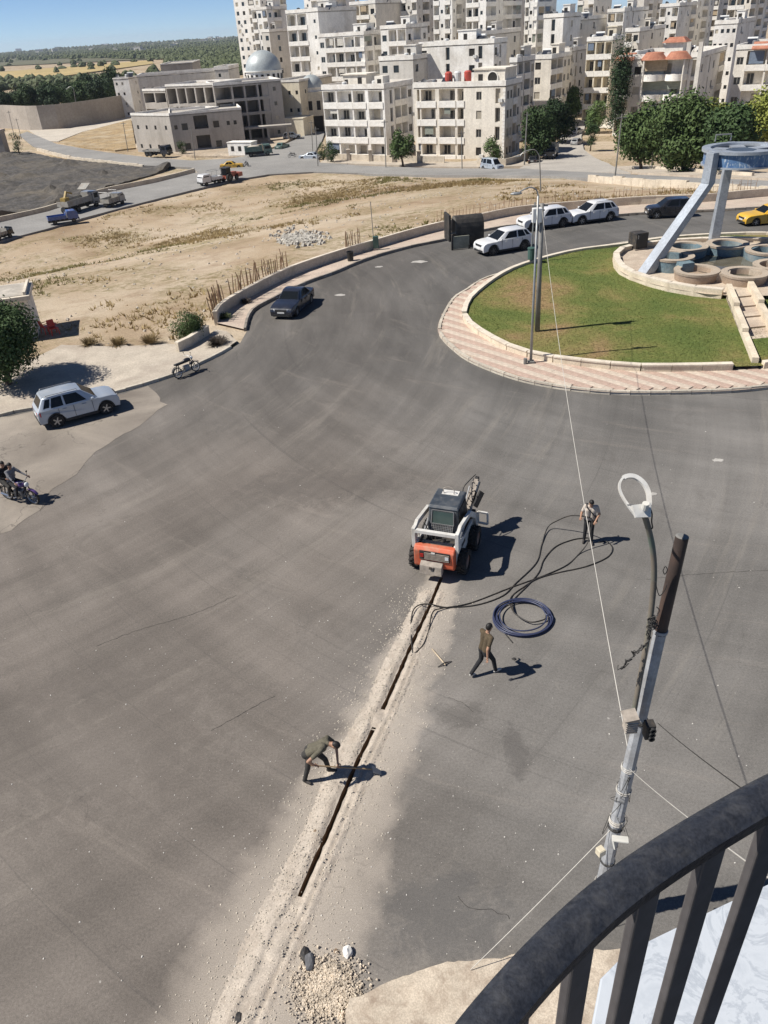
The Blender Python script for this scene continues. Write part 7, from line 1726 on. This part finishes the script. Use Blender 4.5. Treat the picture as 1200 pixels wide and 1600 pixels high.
# far posts and lamps
def far_post(lb, base, top, r=.1, arm=0, nm='utility_pole', z=ZR):
    g = G(*base); t = at(top[0], top[1], g.y); o = thing(nm, lb, 'pole', g); d = t - g
    MB().tube([(0, 0, 0), tuple(d)], [r, r * .7], 8).build('post', m_postd, o)
    if arm: MB().tube(catmull([d, d + Vector((arm * .35, 0, .7)), d + Vector((arm, 0, .55)), d + Vector((arm * 1.25, 0, .2))], 4), r * .6, 6).build('arm', m_post, o); MB().ell(d + Vector((arm * 1.4, 0, .12)), (.4, .16, .1), 8, 5).build('lamp_head', m_post, o)
    else: MB().beam(d + Vector((-.6, 0, -.4)), d + Vector((.6, 0, -.4)), .1, .1).build('cross_arm', m_postd, o)
far_post('slim pole left of the twin houses, left of a pair', (489, 243), (486, 188)); far_post('slim pole left of the twin houses, right of a pair', (497, 262), (493, 198)); far_post('slim pole before the left twin house', (603, 264), (601, 187)); far_post('slim pole before the right twin house', (722, 266), (721, 204))
far_post('tall pale pole at the corner of the side street', (819, 261), (824, 175), .14); far_post('street lamp with a curved arm at the far edge of the lot', (845, 300), (843, 244), .08, -1.7, 'street_lamp'); far_post('dark leaning pole left of the big trees', (960, 284), (972, 178)); far_post('slim pole in front of the big trees', (1018, 268), (1025, 160))
far_post('street lamp standing before the tiled house', (1046, 268), (1052, 160), .09, -1.2, 'street_lamp'); far_post('left pole beside the gate of the branch road', (23, 216), (13, 173)); far_post('right pole beside the gate of the branch road', (34, 218), (25, 185)); far_post('pole on the verge beside the unfinished building', (200, 237), (192, 190)); far_post('pole in front of the unfinished building', (305, 249), (298, 197))
far_post('street lamp inside the compound above the wall', (124, 196), (115, 139), .14, -1.6, 'street_lamp')
# gate house stub at far left
g = G(-10, 243); gh = thing('gate_pillar', 'broad concrete gate pillar at the far left road end', 'pillar', (g.x, g.y, g.z)); zz = at(0, 203, g.y).z - g.z
MB().box(-9, 3.4, 0, 3, -.2, zz * .9).build('pillar_wall', m_conc, gh); MB().box(-9.2, 3.6, -.2, 3.2, zz * .9, zz).build('cap', m_conc, gh)
# ------------------------------------------------------------------ things along the north pavement
g = G(728, 383); sk = thing('waste_skip', 'big overturned black waste skip on the road edge', 'skip', (g.x, g.y, T(g.x, g.y)), R(8))
m_skip = mat('skip_black', (.022, .021, .02), .6, var=.3, scale=3, col2=(.13, .11, .09), amt=.4, c2scale=1.5); m_skipe = mat('skip_grey_end', (.17, .165, .15), .7, var=.2, scale=2, col2=(.08, .07, .06), amt=.5)
pr = [(-.75, .25), (-.75, 1.3)] + [(-.75 * math.cos(t), 1.55 + .75 * math.sin(t)) for t in [PI * k / 8 for k in range(9)]] + [(.75, .25)]
MB().prism(pr, -.95, 1.25, axis='x').build('skip_body', m_skip, sk, bevel=.03); MB().prism([(p[0] * .96, .3 + (p[1] - .25) * .96) for p in pr], -1.0, -.955, axis='x').build('end_plate', m_skipe, sk)
MB().box(-1.55, -1.38, -.8, .8, .55, 2.5).build('open_lid', m_skip, sk, bevel=.03); MB().box(-1.4, -.95, -.7, -.6, 1.1, 1.2).box(-1.4, -.95, .6, .7, 1.1, 1.2).build('lid_hinge', m_skipe, sk)
MB().box(-1.35, -.05, -1.15, -1.05, .06, 1.0).build('leaning_board', mat('board_greygreen', (.25, .25, .2), .8, var=.2, scale=3), sk); MB().box(-1.45, -1.33, -1.2, -1.0, 0, 1.15).box(-.1, .02, -1.2, -1.0, 0, .3).build('board_leg', m_skip, sk)
for x in (-.7, 1.0):
    for y in (-.6, .6): MB().lathe([(.13, -.05), (.13, .05)], 10, (x, y, .13), axis='y').lathe([(.01, -.05), (.13, -.05)], 10, (x, y, .13), axis='y').lathe([(.13, .05), (.01, .05)], 10, (x, y, .13), axis='y').build('castor', m_tyre, sk)
g = G(548, 410); bn = thing('litter_bin', 'small black litter bin on the kerb of the curved pavement', 'bin', (g.x, g.y, T(g.x, g.y) + .13)); MB().lathe([(.02, 0), (.22, 0), (.26, .62), (.22, .62), (.2, .06)], 14).build('bin_body', m_skip, bn); MB().lathe([(.27, .62), (.28, .68), (.24, .68), (.24, .62)], 14).build('bin_rim', m_dark, bn)
g = G(588, 393); gb = thing('meter_box', 'green box on a thin post at the lot wall', 'box', (g.x, g.y, T(g.x, g.y) + .13)); MB().box(-.22, .22, -.15, .15, .15, 1.05).build('box_body', m_greenbin, gb, bevel=.02); MB().box(-.19, .19, -.165, -.15, .2, 1.0).build('box_door', mat('box_door', (.06, .11, .09), .5), gb); MB().tube([(-.15, .1, 0), (-.22, .1, 3.6)], .03, 6).build('post', m_postd, gb); MB().box(-.2, .2, -.12, .12, 0, .15).build('box_foot', m_conc, gb)
# stick fences on the lot wall
m_rust = mat('rusty_stick', (.27, .17, .10), .9, var=.3, scale=6, rnd=.3)
stick = MB().tube([(0, 0, 0), (.01, 0, .5), (0, 0, 1)], [.038, .034, .026], 5).mesh('stake', m_rust)
def stick_fence(label, i0, i1, step, h, gapp=0, off=.28, sx=1.):
    """stakes along the lot wall between two columns of the picture"""
    root = thing('stake_fence', label, 'fence'); L_ = resample(offset(WALL_N, off), step); prev = None; L_ = [p for p in L_ if i0 <= project((p.x, p.y, T(p.x, p.y) + .8))[0] <= i1]
    for p in L_:
        if random.random() < gapp: continue
        o = link('stake', stick, root, (p.x, p.y, T(p.x, p.y) + .3)); o.scale = (sx, sx, h * random.uniform(.75, 1.15)); o.rotation_euler = (random.gauss(0, .07), random.gauss(0, .09), random.uniform(0, 6))
    for q in (.45, .8):
        pts = [(p.x, p.y, T(p.x, p.y) + .3 + h * q + random.uniform(-.04, .04)) for p in L_[::2]]
        if len(pts) > 2: MB().tube(pts, .012, 4).build('rail_wire', m_rust, root)
stick_fence('short rusty stake fence behind the round bush end of the wall', 326, 352, .14, 1.6, .1); stick_fence('long rusty stake fence on the wall behind the dark sedan', 360, 450, .15, 1.6, .1); stick_fence('little rusty stake fence halfway along the curved wall', 538, 564, .15, 1.5, .05); stick_fence('thin dark railing of stakes behind the white cars', 680, 1180, .35, 1.3, .15, sx=.7)
# left corner: hut, chairs, dead shrub, weeds
a, b_ = G(-60, 545), G(60, 527); d = b_ - a; ht = thing('roadside_hut', 'small flat roofed plaster hut half hidden by the dark tree', 'hut', (a.x, a.y, 0), math.atan2(d.y, d.x)); wd = d.length
MB().box(0, wd, 0, 3, 0, 2.35).build('wall', TONE['cream'], ht); MB().box(-.15, wd + .2, -.25, 3.2, 2.35, 2.6).build('roof', m_cope, ht); MB().box(0, wd, .05, 3, 2.6, 2.63).build('roof_screed', m_roof, ht); MB().box(wd - .12, wd + .03, 0, 3.0, 2.6, 2.8).build('roof_edge', m_cope, ht); link('door', UNIT_VOID, ht, (wd * .75, -.01, 0)).scale = (.9, 1, 2)
m_redpl = mat('red_plastic', (.52, .05, .025), .4, var=.12)
def chair(lb, px, py, rz_, tilt):
    g = G(px, py); o = thing('plastic_chair', lb, 'chair', (g.x, g.y, g.z + .02), R(rz_)); o.rotation_euler.x = tilt
    MB().box(-.24, .24, -.22, .22, .40, .44).build('seat', m_redpl, o, bevel=.015); MB().hexa([(-.23, .2, .44), (.23, .2, .44), (.23, .23, .44), (-.23, .23, .44)], [(-.21, .30, .86), (.21, .30, .86), (.21, .33, .86), (-.21, .33, .86)]).build('backrest', m_redpl, o)
    for x in (-.21, .21):
        for y in (-.19, .2): MB().beam((x, y, .41), (x * 1.12, y * 1.15, 0), .045, .04).build('leg', m_redpl, o)
        MB().box(x - .03, x + .03, -.2, .24, .62, .65).build('armrest', m_redpl, o)
chair('red plastic chair standing behind the dark tree, left of a pair', 74, 521, 140, 0); chair('red plastic chair with its back to the lot, right of a pair', 86, 523, 40, 0)
def scrub(label, px, py, s_, n_, kind, nm='dry_shrub'):
    g = G(px, py); rng = random.Random(px); V, F = [], []
    for _ in range(n_):
        a = rng.uniform(0, 6.28); e = rng.uniform(.1, 1.3); L_ = s_ * rng.uniform(.5, 1); dx, dy, dz_ = math.cos(a) * math.cos(e), math.sin(a) * math.cos(e), math.sin(e); w = .012; o = len(V); bx_ = rng.uniform(-.25, .25) * s_; by_ = rng.uniform(-.25, .25) * s_
        V += [(bx_ - w, by_, 0), (bx_ + w, by_, 0), (bx_ + dx * L_ + w, by_ + dy * L_, dz_ * L_ * .7), (bx_ + dx * L_ - w, by_ + dy * L_ + .02, dz_ * L_ * .7)]; F.append((o, o + 1, o + 2, o + 3))
    me = bpy.data.meshes.new(nm); me.from_pydata(V, [], F); me.materials.append(LEAF[kind]); return tag(link(nm, me, None, (g.x, g.y, g.z + .1)), label, 'shrub')
LEAF['twig'] = leafmat('grey_twigs', (.07, .055, .045))
scrub('grey dead shrub in the broken planter at the pavement corner', 340, 541, .75, 700, 'twig'); scrub('small dry shrub in the planter end of the pavement', 352, 500, .6, 300, 'olive'); scrub('strip of dark weeds at the foot of the wall behind the sedan', 385, 476, .5, 300, 'twig'); scrub('dry yellow shrub behind the apron, left', 140, 541, .7, 420, 'dry'); scrub('dry yellow shrub behind the apron, middle', 185, 541, .7, 420, 'dry'); scrub('dry yellow shrub behind the apron, right', 235, 538, .8, 500, 'dry')
# ------------------------------------------------------------------ near pole with the broken lamp
m_polegr = mat('grey_painted_pole', (.36, .37, .385), .55, metal=.15, var=.12, scale=3, col2=(.2, .19, .18), amt=.5, c2scale=2.5, fine=14); m_brown = mat('rust_brown_pipe', (.045, .032, .027), .6, var=.25, scale=2, col2=(.10, .06, .045), amt=.5, c2scale=2); m_grnp = mat('green_worn_pipe', (.17, .145, .115), .6, var=.2, scale=2, col2=(.10, .17, .14), amt=.9, c2scale=.8)
B0 = G(928, 1436); TOP = at(1066, 838, B0.y + .45); PD = (TOP - B0); PLEN = PD.length; PU = PD.normalized()
def onpole(py):
    lo, hi = 0, 1
    for _ in range(40):
        m_ = (lo + hi) / 2
        if project(B0 + PD * m_)[1] > py: lo = m_
        else: hi = m_
    return B0 + PD * lo
J1 = onpole(985)
NP = thing('steel_pole', 'grey octagonal steel pole with a dark pipe on top, beside the balcony', 'pole', B0); rel = lambda p: tuple(Vector(p) - B0)
MB().tube([(0, 0, -.1), rel(J1)], [.13, .10], 8).build('octagonal_shaft', m_polegr, NP); pj = MB().tube([rel(J1 - PU * .05), rel(TOP)], [.098, .092], 20); pj.build('top_pipe', m_brown, NP, smooth=True); MB().tube([rel(J1 - PU * .03), rel(J1 + PU * .02)], .112, 16).build('collar', m_polegr, NP)
MB().tube([rel(TOP), rel(TOP + PU * .012)], [.092, .06], 20).build('pipe_cap', m_postd, NP)
m_wirew = mat('white_wire', (.50, .47, .42), .6, var=.1); m_wireb = mat('black_wire', (.03, .028, .026), .6)
def ring_on(py, r_, m_, name='wire_tie', k=2, seed=0):
    c_ = onpole(py); rng = random.Random(seed + py); w_ = MB()
    for q in range(k):
        o1 = PU.orthogonal().normalized(); o2 = PU.cross(o1); tl_ = rng.uniform(-.25, .25)
        w_.tube([rel(c_ + PU * (q * .02 + tl_ * .08 * math.cos(a)) + (o1 * math.cos(a) + o2 * math.sin(a)) * r_) for a in [2 * PI * t / 16 for t in range(16)]], .006, 5, closed=True)
    w_.build(name, m_, NP)
for py, r_, m_, k in ((1128, .122, m_wireb, 5), (1200, .125, m_wirew, 3), (1234, .128, m_wirew, 2), (1284, .133, m_wirew, 6), (1292, .133, m_wireb, 4), (1345, .135, m_wireb, 3), (1378, .14, m_wirew, 2), (1395, .142, m_wirew, 3)): ring_on(py, r_, m_, k=k)
# loose wire tangles
w_ = MB(); rng = random.Random(6)
for k in range(16):
    c_ = onpole(rng.uniform(1210, 1395)); pts = [c_ + Vector((rng.gauss(0, .11), rng.gauss(-.05, .08), rng.gauss(0, .22) - j * .07)) for j in range(5)]; w_.tube([rel(p) for p in catmull(pts, 5)], .005, 4)
w_.build('loose_wires', m_wireb, NP)
# boxes on the pole
def hang(name, lb, px, py, sx, sy, sz, m_, off=-.16, parts=None, rz_=0):
    c_ = at(px, py, B0.y + off); o = thing(name, lb, 'box', c_, R(rz_)); MB().box(-sx / 2, sx / 2, -sy / 2, sy / 2, -sz / 2, sz / 2).build('case', m_, o, bevel=.012)
    return o
o = hang('junction_box', 'grey ribbed junction box strapped to the left of the grey pole', 985, 1131, .17, .16, .28, mat('box_grey', (.30, .30, .29), .6, var=.2, scale=8))
for k in range(5): MB().box(-.092, .092, -.09, .09, -.12 + k * .045, -.098 + k * .045).build('rib', MATS['dusty_steel'], o)
MB().hexa([(-.12, -.11, .14), (.1, -.11, .14), (.1, .11, .14), (-.12, .11, .14)], [(-.14, -.12, .17), (.08, -.12, .22), (.08, .12, .22), (-.14, .12, .17)]).build('open_lid', m_dust, o)
o = hang('junction_box', 'black cable box strapped to the right of the grey pole', 1014, 1140, .15, .16, .30, m_ldark)
for k in range(3): MB().lathe([(.03, -.02), (.05, -.02), (.05, .02), (.03, .02), (.03, -.02)], 12, (.02, -.10, -.1 + k * .09), axis='y').build('cable_coil', m_dark, o)
o = hang('junction_box', 'small beige box hanging left of the pole foot', 938, 1330, .13, .12, .16, mat('box_beige', (.55, .49, .37), .7), rz_=25); MB().box(-.07, .07, -.066, -.06, -.07, .07).build('cover', mat('box_cover', (.58, .53, .42), .7), o)
c_ = at(968, 1312, B0.y - .22); o = thing('bent_plate', 'bent white metal plate wired to the pole', 'plate', c_, R(-15)); m_wplate = mat('white_plate', (.62, .60, .54), .6, var=.12)
o.rotation_euler = (R(-18), R(12), R(-20))
MB().hexa([(-.13, -.1, -.02), (.14, -.06, .03), (.14, .1, .03), (-.13, .06, -.02)], [(-.13, -.1, .0), (.14, -.06, .05), (.14, .1, .05), (-.13, .06, .0)]).build('plate', m_wplate, o); MB().hexa([(-.13, -.1, -.02), (-.05, -.1, -.16), (-.04, .02, -.15), (-.13, .06, -.02)], [(-.11, -.1, -.0), (-.03, -.1, -.15), (-.02, .02, -.14), (-.11, .06, -.0)]).build('bent_flap', m_wplate, o)
c_ = at(938, 1408, B0.y - .2); o = thing('white_lantern', 'round white lantern body at the foot of the pole', 'lantern', c_); MB().ell((0, 0, 0), (.10, .10, .115), 14, 10).build('globe', m_wplate, o, smooth='all'); MB().cyl((0, 0, .1), (.03, 0, .2), .04, seg=8).build('neck', m_postd, o)
# lamp arm and loop
la_ = thing('broken_street_lamp', 'broken oval street lamp frame on a bent greenish pipe', 'street lamp', B0)
Y0 = B0.y + .15; ap = [at(x, y, Y0 + dy) for x, y, dy in ((990, 1115, 0), (1000, 1060, .05), (1011, 1000, .1), (1018, 950, .12), (1022, 900, .12), (1020, 860, .1), (1013, 825, .05), (1006, 803, 0))]
MB().tube([rel(p) for p in catmull(ap, 5)], .042, 10).build('arm', m_grnp, la_, smooth='all')
def lampP(x, y, dy=0): return at(880 + x / 3.6375, 720 + y / 3.6375, Y0 + dy)
lo_ = catmull([lampP(*q) for q in ((418, 318, 0), (375, 262, .1), (335, 200, .22), (319, 150, .30), (330, 108, .36), (365, 88, .40), (410, 92, .40), (455, 125, .34), (480, 170, .26), (488, 215, .16), (486, 262, .06), (470, 318, 0))], 5)
bm = MB()
for i in range(len(lo_) - 1): bm.beam(lo_[i] - B0, lo_[i + 1] - B0 + (lo_[i + 1] - lo_[i]) * .1, .028 if i < 22 else .06, .045, upv=(0, -.6, .8))
bm.build('oval_frame', m_lwhite, la_)
p1, p2, p3, p4 = lampP(385, 255, .06), lampP(492, 240, .06), lampP(490, 322, -.02), lampP(405, 325, -.02); nn = Vector((0, -.05, .04))
MB().hexa([rel(p) for p in (p4, p3, p2, p1)], [rel(p + nn) for p in (p4, p3, p2, p1)]).build('gear_plate', m_lwhite, la_)
c_ = lampP(460, 252, -.02) - B0; MB().cyl(tuple(c_ + Vector((0, -.03, -.04))), tuple(c_ + Vector((0, -.05, .06))), .045, seg=10).build('lamp_socket', m_wplate, la_)
MB().tube([rel(lampP(365, 250, .1)), rel(lampP(440, 255, .1))], .008, 5).build('brace', m_steel, la_)
MB().tube([rel(p) for p in catmull([lampP(490, 262), lampP(505, 300), lampP(503, 345), lampP(508, 380), lampP(500, 384)], 4)], .01, 5).build('hanging_wire', m_wireb, la_)
# twisted cable bundle hanging left of the arm
tb = MB(); rng = random.Random(9); base_pts = [lampP(*q) for q in ((520, 880), (492, 930), (488, 980), (478, 1035), (440, 1075), (400, 1090), (398, 1120), (365, 1135), (345, 1165), (322, 1180))]
for k in range(4): tb.tube([rel(p + Vector((rng.gauss(0, .018), rng.gauss(0, .02), rng.gauss(0, .018)))) for p in catmull(base_pts, 3)], .008, 5)
for k in range(8): c2_ = lampP(508 + rng.uniform(-12, 12), 905 + k * 6); tb.tube([rel(c2_ + Vector((.055 * math.cos(a), .055 * math.sin(a), .01 * math.sin(2 * a)))) for a in [2 * PI * t / 10 for t in range(10)]], .008, 5, closed=True)
for q in (((525, 690), (545, 765), (575, 740), (590, 705)), ((580, 600), (568, 625), (578, 645), (592, 622), (584, 602)), ((530, 830), (548, 850), (535, 872))): tb.tube([rel(p) for p in catmull([lampP(*z) for z in q], 4)], .007, 5)
tb.build('twisted_cables', m_wireb, la_)
# overhead wires
def wire(name, label, a, b_, sag, r_, m_, n_=24):
    a, b_ = Vector(a), Vector(b_); pts = [a.lerp(b_, t / n_) - Vector((0, 0, sag * 4 * (t / n_) * (1 - t / n_))) for t in range(n_ + 1)]
    return tag(MB().tube(pts, r_, 5).build(name, m_, smooth='all'), label, 'wire', kind='thing')
wire('overhead_wire', 'pale wire from the grey pole across the road to the utility post on the lawn', onpole(1190), BTOP - Vector((0, 0, .2)), .75, .009, m_wirew, 40)
wire('overhead_wire', 'dark wire running from the black cable box down to the right edge', at(1028, 1130, B0.y - .1), at(1330, 1350, 2.2), .05, .006, m_wireb); wire('overhead_wire', 'pale wire from the pole passing behind the balcony rail to the right', onpole(1200), at(1240, 1400, 2.4), .05, .006, m_wirew)
wire('overhead_wire', 'pale wire from the pole down to the left towards the pavement', onpole(1288), G(735, 1522) + Vector((0, 0, .15)), .05, .007, m_wirew); wire('overhead_wire', 'thin dark wire from the pole foot down to the pavement', onpole(1395), G(815, 1512) + Vector((0, 0, .15)), .05, .006, m_wireb)
# ------------------------------------------------------------------ balcony rail, slab and marble ledge below
m_rail = mat('rail_black_paint', (.022, .024, .030), .42, var=.25, scale=60, col2=(.16, .155, .15), amt=.14, c2scale=70, fine=300, bump=.12, bscale=150, spec=.45)
m_bar = mat('rail_grey_bar', (.085, .078, .078), .45, var=.15, scale=30, col2=(.14, .13, .13), amt=.4, c2scale=20)
zr = 14.40; rc = [atz(x - 4, y - 9, zr) for x, y in ((1330, 1195), (1255, 1228), (1180, 1266), (1060, 1338), (960, 1409), (870, 1492), (790, 1580), (725, 1665), (680, 1750))]
rc = catmull(rc, 8); BR = thing('balcony_railing', 'dark curved balcony handrail with flat bars in the near corner', 'railing')
mb = MB(); wv, hv = .032, .020
prof = [(-wv / 2, -hv / 2), (wv / 2, -hv / 2), (wv / 2, hv / 2 - .006), (wv / 2 - .008, hv / 2), (-wv / 2 + .008, hv / 2), (-wv / 2, hv / 2 - .006)]; k_ = len(prof)
for i, p in enumerate(rc):
    a = rc[max(0, i - 1)]; b_ = rc[min(len(rc) - 1, i + 1)]; t = (b_ - a).normalized(); sd = Vector((-t.y, t.x, 0)).normalized()
    for u, v_ in prof: mb.v.append(tuple(p + sd * u + Vector((0, 0, v_))))
for i in range(len(rc) - 1):
    for j in range(k_): mb.f.append((i * k_ + j, i * k_ + (j + 1) % k_, (i + 1) * k_ + (j + 1) % k_, (i + 1) * k_ + j))
mb.m = [0] * len(mb.f); mb.build('handrail', m_rail, BR, smooth=True)
rl = resample(rc, .078)
for i in range(1, len(rl) - 1):
    p = rl[i]; t = (rl[i + 1] - rl[i - 1]).normalized(); o = MB().box(-.014, .014, -.005, .005, -1.04, -.008).build('baluster', m_bar, BR, (p.x, p.y, zr), math.atan2(t.y, t.x), bevel=.002)
sl_in = offset(rc, .10); P_ = [(p.x, p.y) for p in offset(rc, -.06)]
lb_ = MB(); base_poly = P_ + [(-.1, -.6), (.9, -.6)]
struct('balcony_slab', MB().prism(base_poly, 13.1, 13.36), m_conc)
m, n, l, b = nodes('polished_marble'); tc = ntc(n, l); vv = nnoise(n, l, tc, 2.2, 8, .65, 2.5)
c = nramp(n, l, vv, [(.3, (.40, .43, .47)), (.45, (.48, .51, .545)), (.5, (.36, .39, .43)), (.55, (.48, .51, .545)), (.8, (.42, .45, .49))]); l.new(c, b.inputs['Base Color']); b.inputs['Roughness'].default_value = .22; m_marble = m
led = [atz(x, y, 11.3) for x, y in ((905, 1700), (932, 1560), (938, 1528), (980, 1486), (1030, 1461), (1134, 1411), (1300, 1335), (1500, 1500), (1150, 1800))]
lg = thing('marble_ledge', 'white polished marble ledge below the balcony bars', 'ledge'); MB().prism([(p.x, p.y) for p in led][::-1], 11.18, 11.3).build('marble_slab', m_marble, lg, bevel=.01); MB().prism([(p.x * .97, p.y - .12) for p in led][::-1], -.1, 11.178).build('ledge_wall', TONE['white'], lg)
# ------------------------------------------------------------------ paint spills and litter on the road
m_spill = mat('white_spill', (.38, .36, .33), .9, var=.15, scale=3)
for lb, px, py, s_ in (('larger white spill on the curved road ahead of the skip', 655, 409, .42), ('white spill on the road right of the dark sedan', 531, 461, .28), ('small white spill near the black litter bin', 592, 417, .22), ('pale spill on the right edge of the junction', 1122, 719, .16), ('pale scrap pair above the broken lamp', 1020, 772, .12)):
    g = G(px, py); pts = [(g.x + s_ * (1 + .5 * mnoise.noise(Vector((math.cos(a) * 2, math.sin(a) * 2, px)))) * math.cos(a) * 1.3, g.y + s_ * (1 + .5 * mnoise.noise(Vector((math.cos(a) * 2, math.sin(a) * 2, px)))) * math.sin(a) * .8) for a in [2 * PI * k / 18 for k in range(18)]]
    tag(MB().prism(pts, T(g.x, g.y) + .001, T(g.x, g.y) + .009).build('paint_spill', m_spill), lb, 'spill', 'spills on the road', 'thing')
m_crack = mat('dark_crack', (.035, .032, .03), .95, var=.3, scale=8)  # dark colour of the thin flat ribbons laid as road cracks
for px in ([(716, 1400), (727, 1414), (742, 1421), (760, 1420), (778, 1427), (792, 1429), (797, 1440)], [(330, 1142), (352, 1130), (380, 1114), (405, 1100), (432, 1086)], [(700, 1090), (722, 1098), (742, 1115)], [(95, 770), (70, 790), (62, 800)], [(1010, 905), (1080, 898), (1160, 893), (1230, 890)], [(150, 1010), (215, 985), (300, 960), (370, 930)]):
    q = resample(catmull([G(*p) for p in px], 6), .07); mb = MB(); w = []
    for i, p in enumerate(q):
        a, b_ = q[max(0, i - 1)], q[min(len(q) - 1, i + 1)]; t = (b_ - a).normalized(); nx = Vector((-t.y, t.x, 0)); p = p + nx * .05 * mnoise.noise(Vector((i * .4, px[0][0], 0))); hw = .004 + .011 * abs(mnoise.noise(Vector((i * .6, 4, px[0][0]))))
        mb.v += [(p.x + nx.x * hw, p.y + nx.y * hw, .004), (p.x - nx.x * hw, p.y - nx.y * hw, .004)]
    mb.f = [(2 * i, 2 * i + 1, 2 * i + 3, 2 * i + 2) for i in range(len(q) - 1)]; mb.m = [0] * len(mb.f)
    struct('road_crack', mb, m_crack)
# ------------------------------------------------------------------ air between here and the plain
m = bpy.data.materials.new('haze'); m.use_nodes = True; n, l = m.node_tree.nodes, m.node_tree.links; n.clear()
out = n.new('ShaderNodeOutputMaterial'); pv_ = n.new('ShaderNodeVolumePrincipled'); pv_.inputs['Color'].default_value = (.80, .88, 1, 1); pv_.inputs['Density'].default_value = HAZE; pv_.inputs['Anisotropy'].default_value = .2
l.new(pv_.outputs[0], out.inputs['Volume'])
tag(MB().box(-8200, 8200, -60, 9400, -45, 64).build('haze', m), kind='stuff')
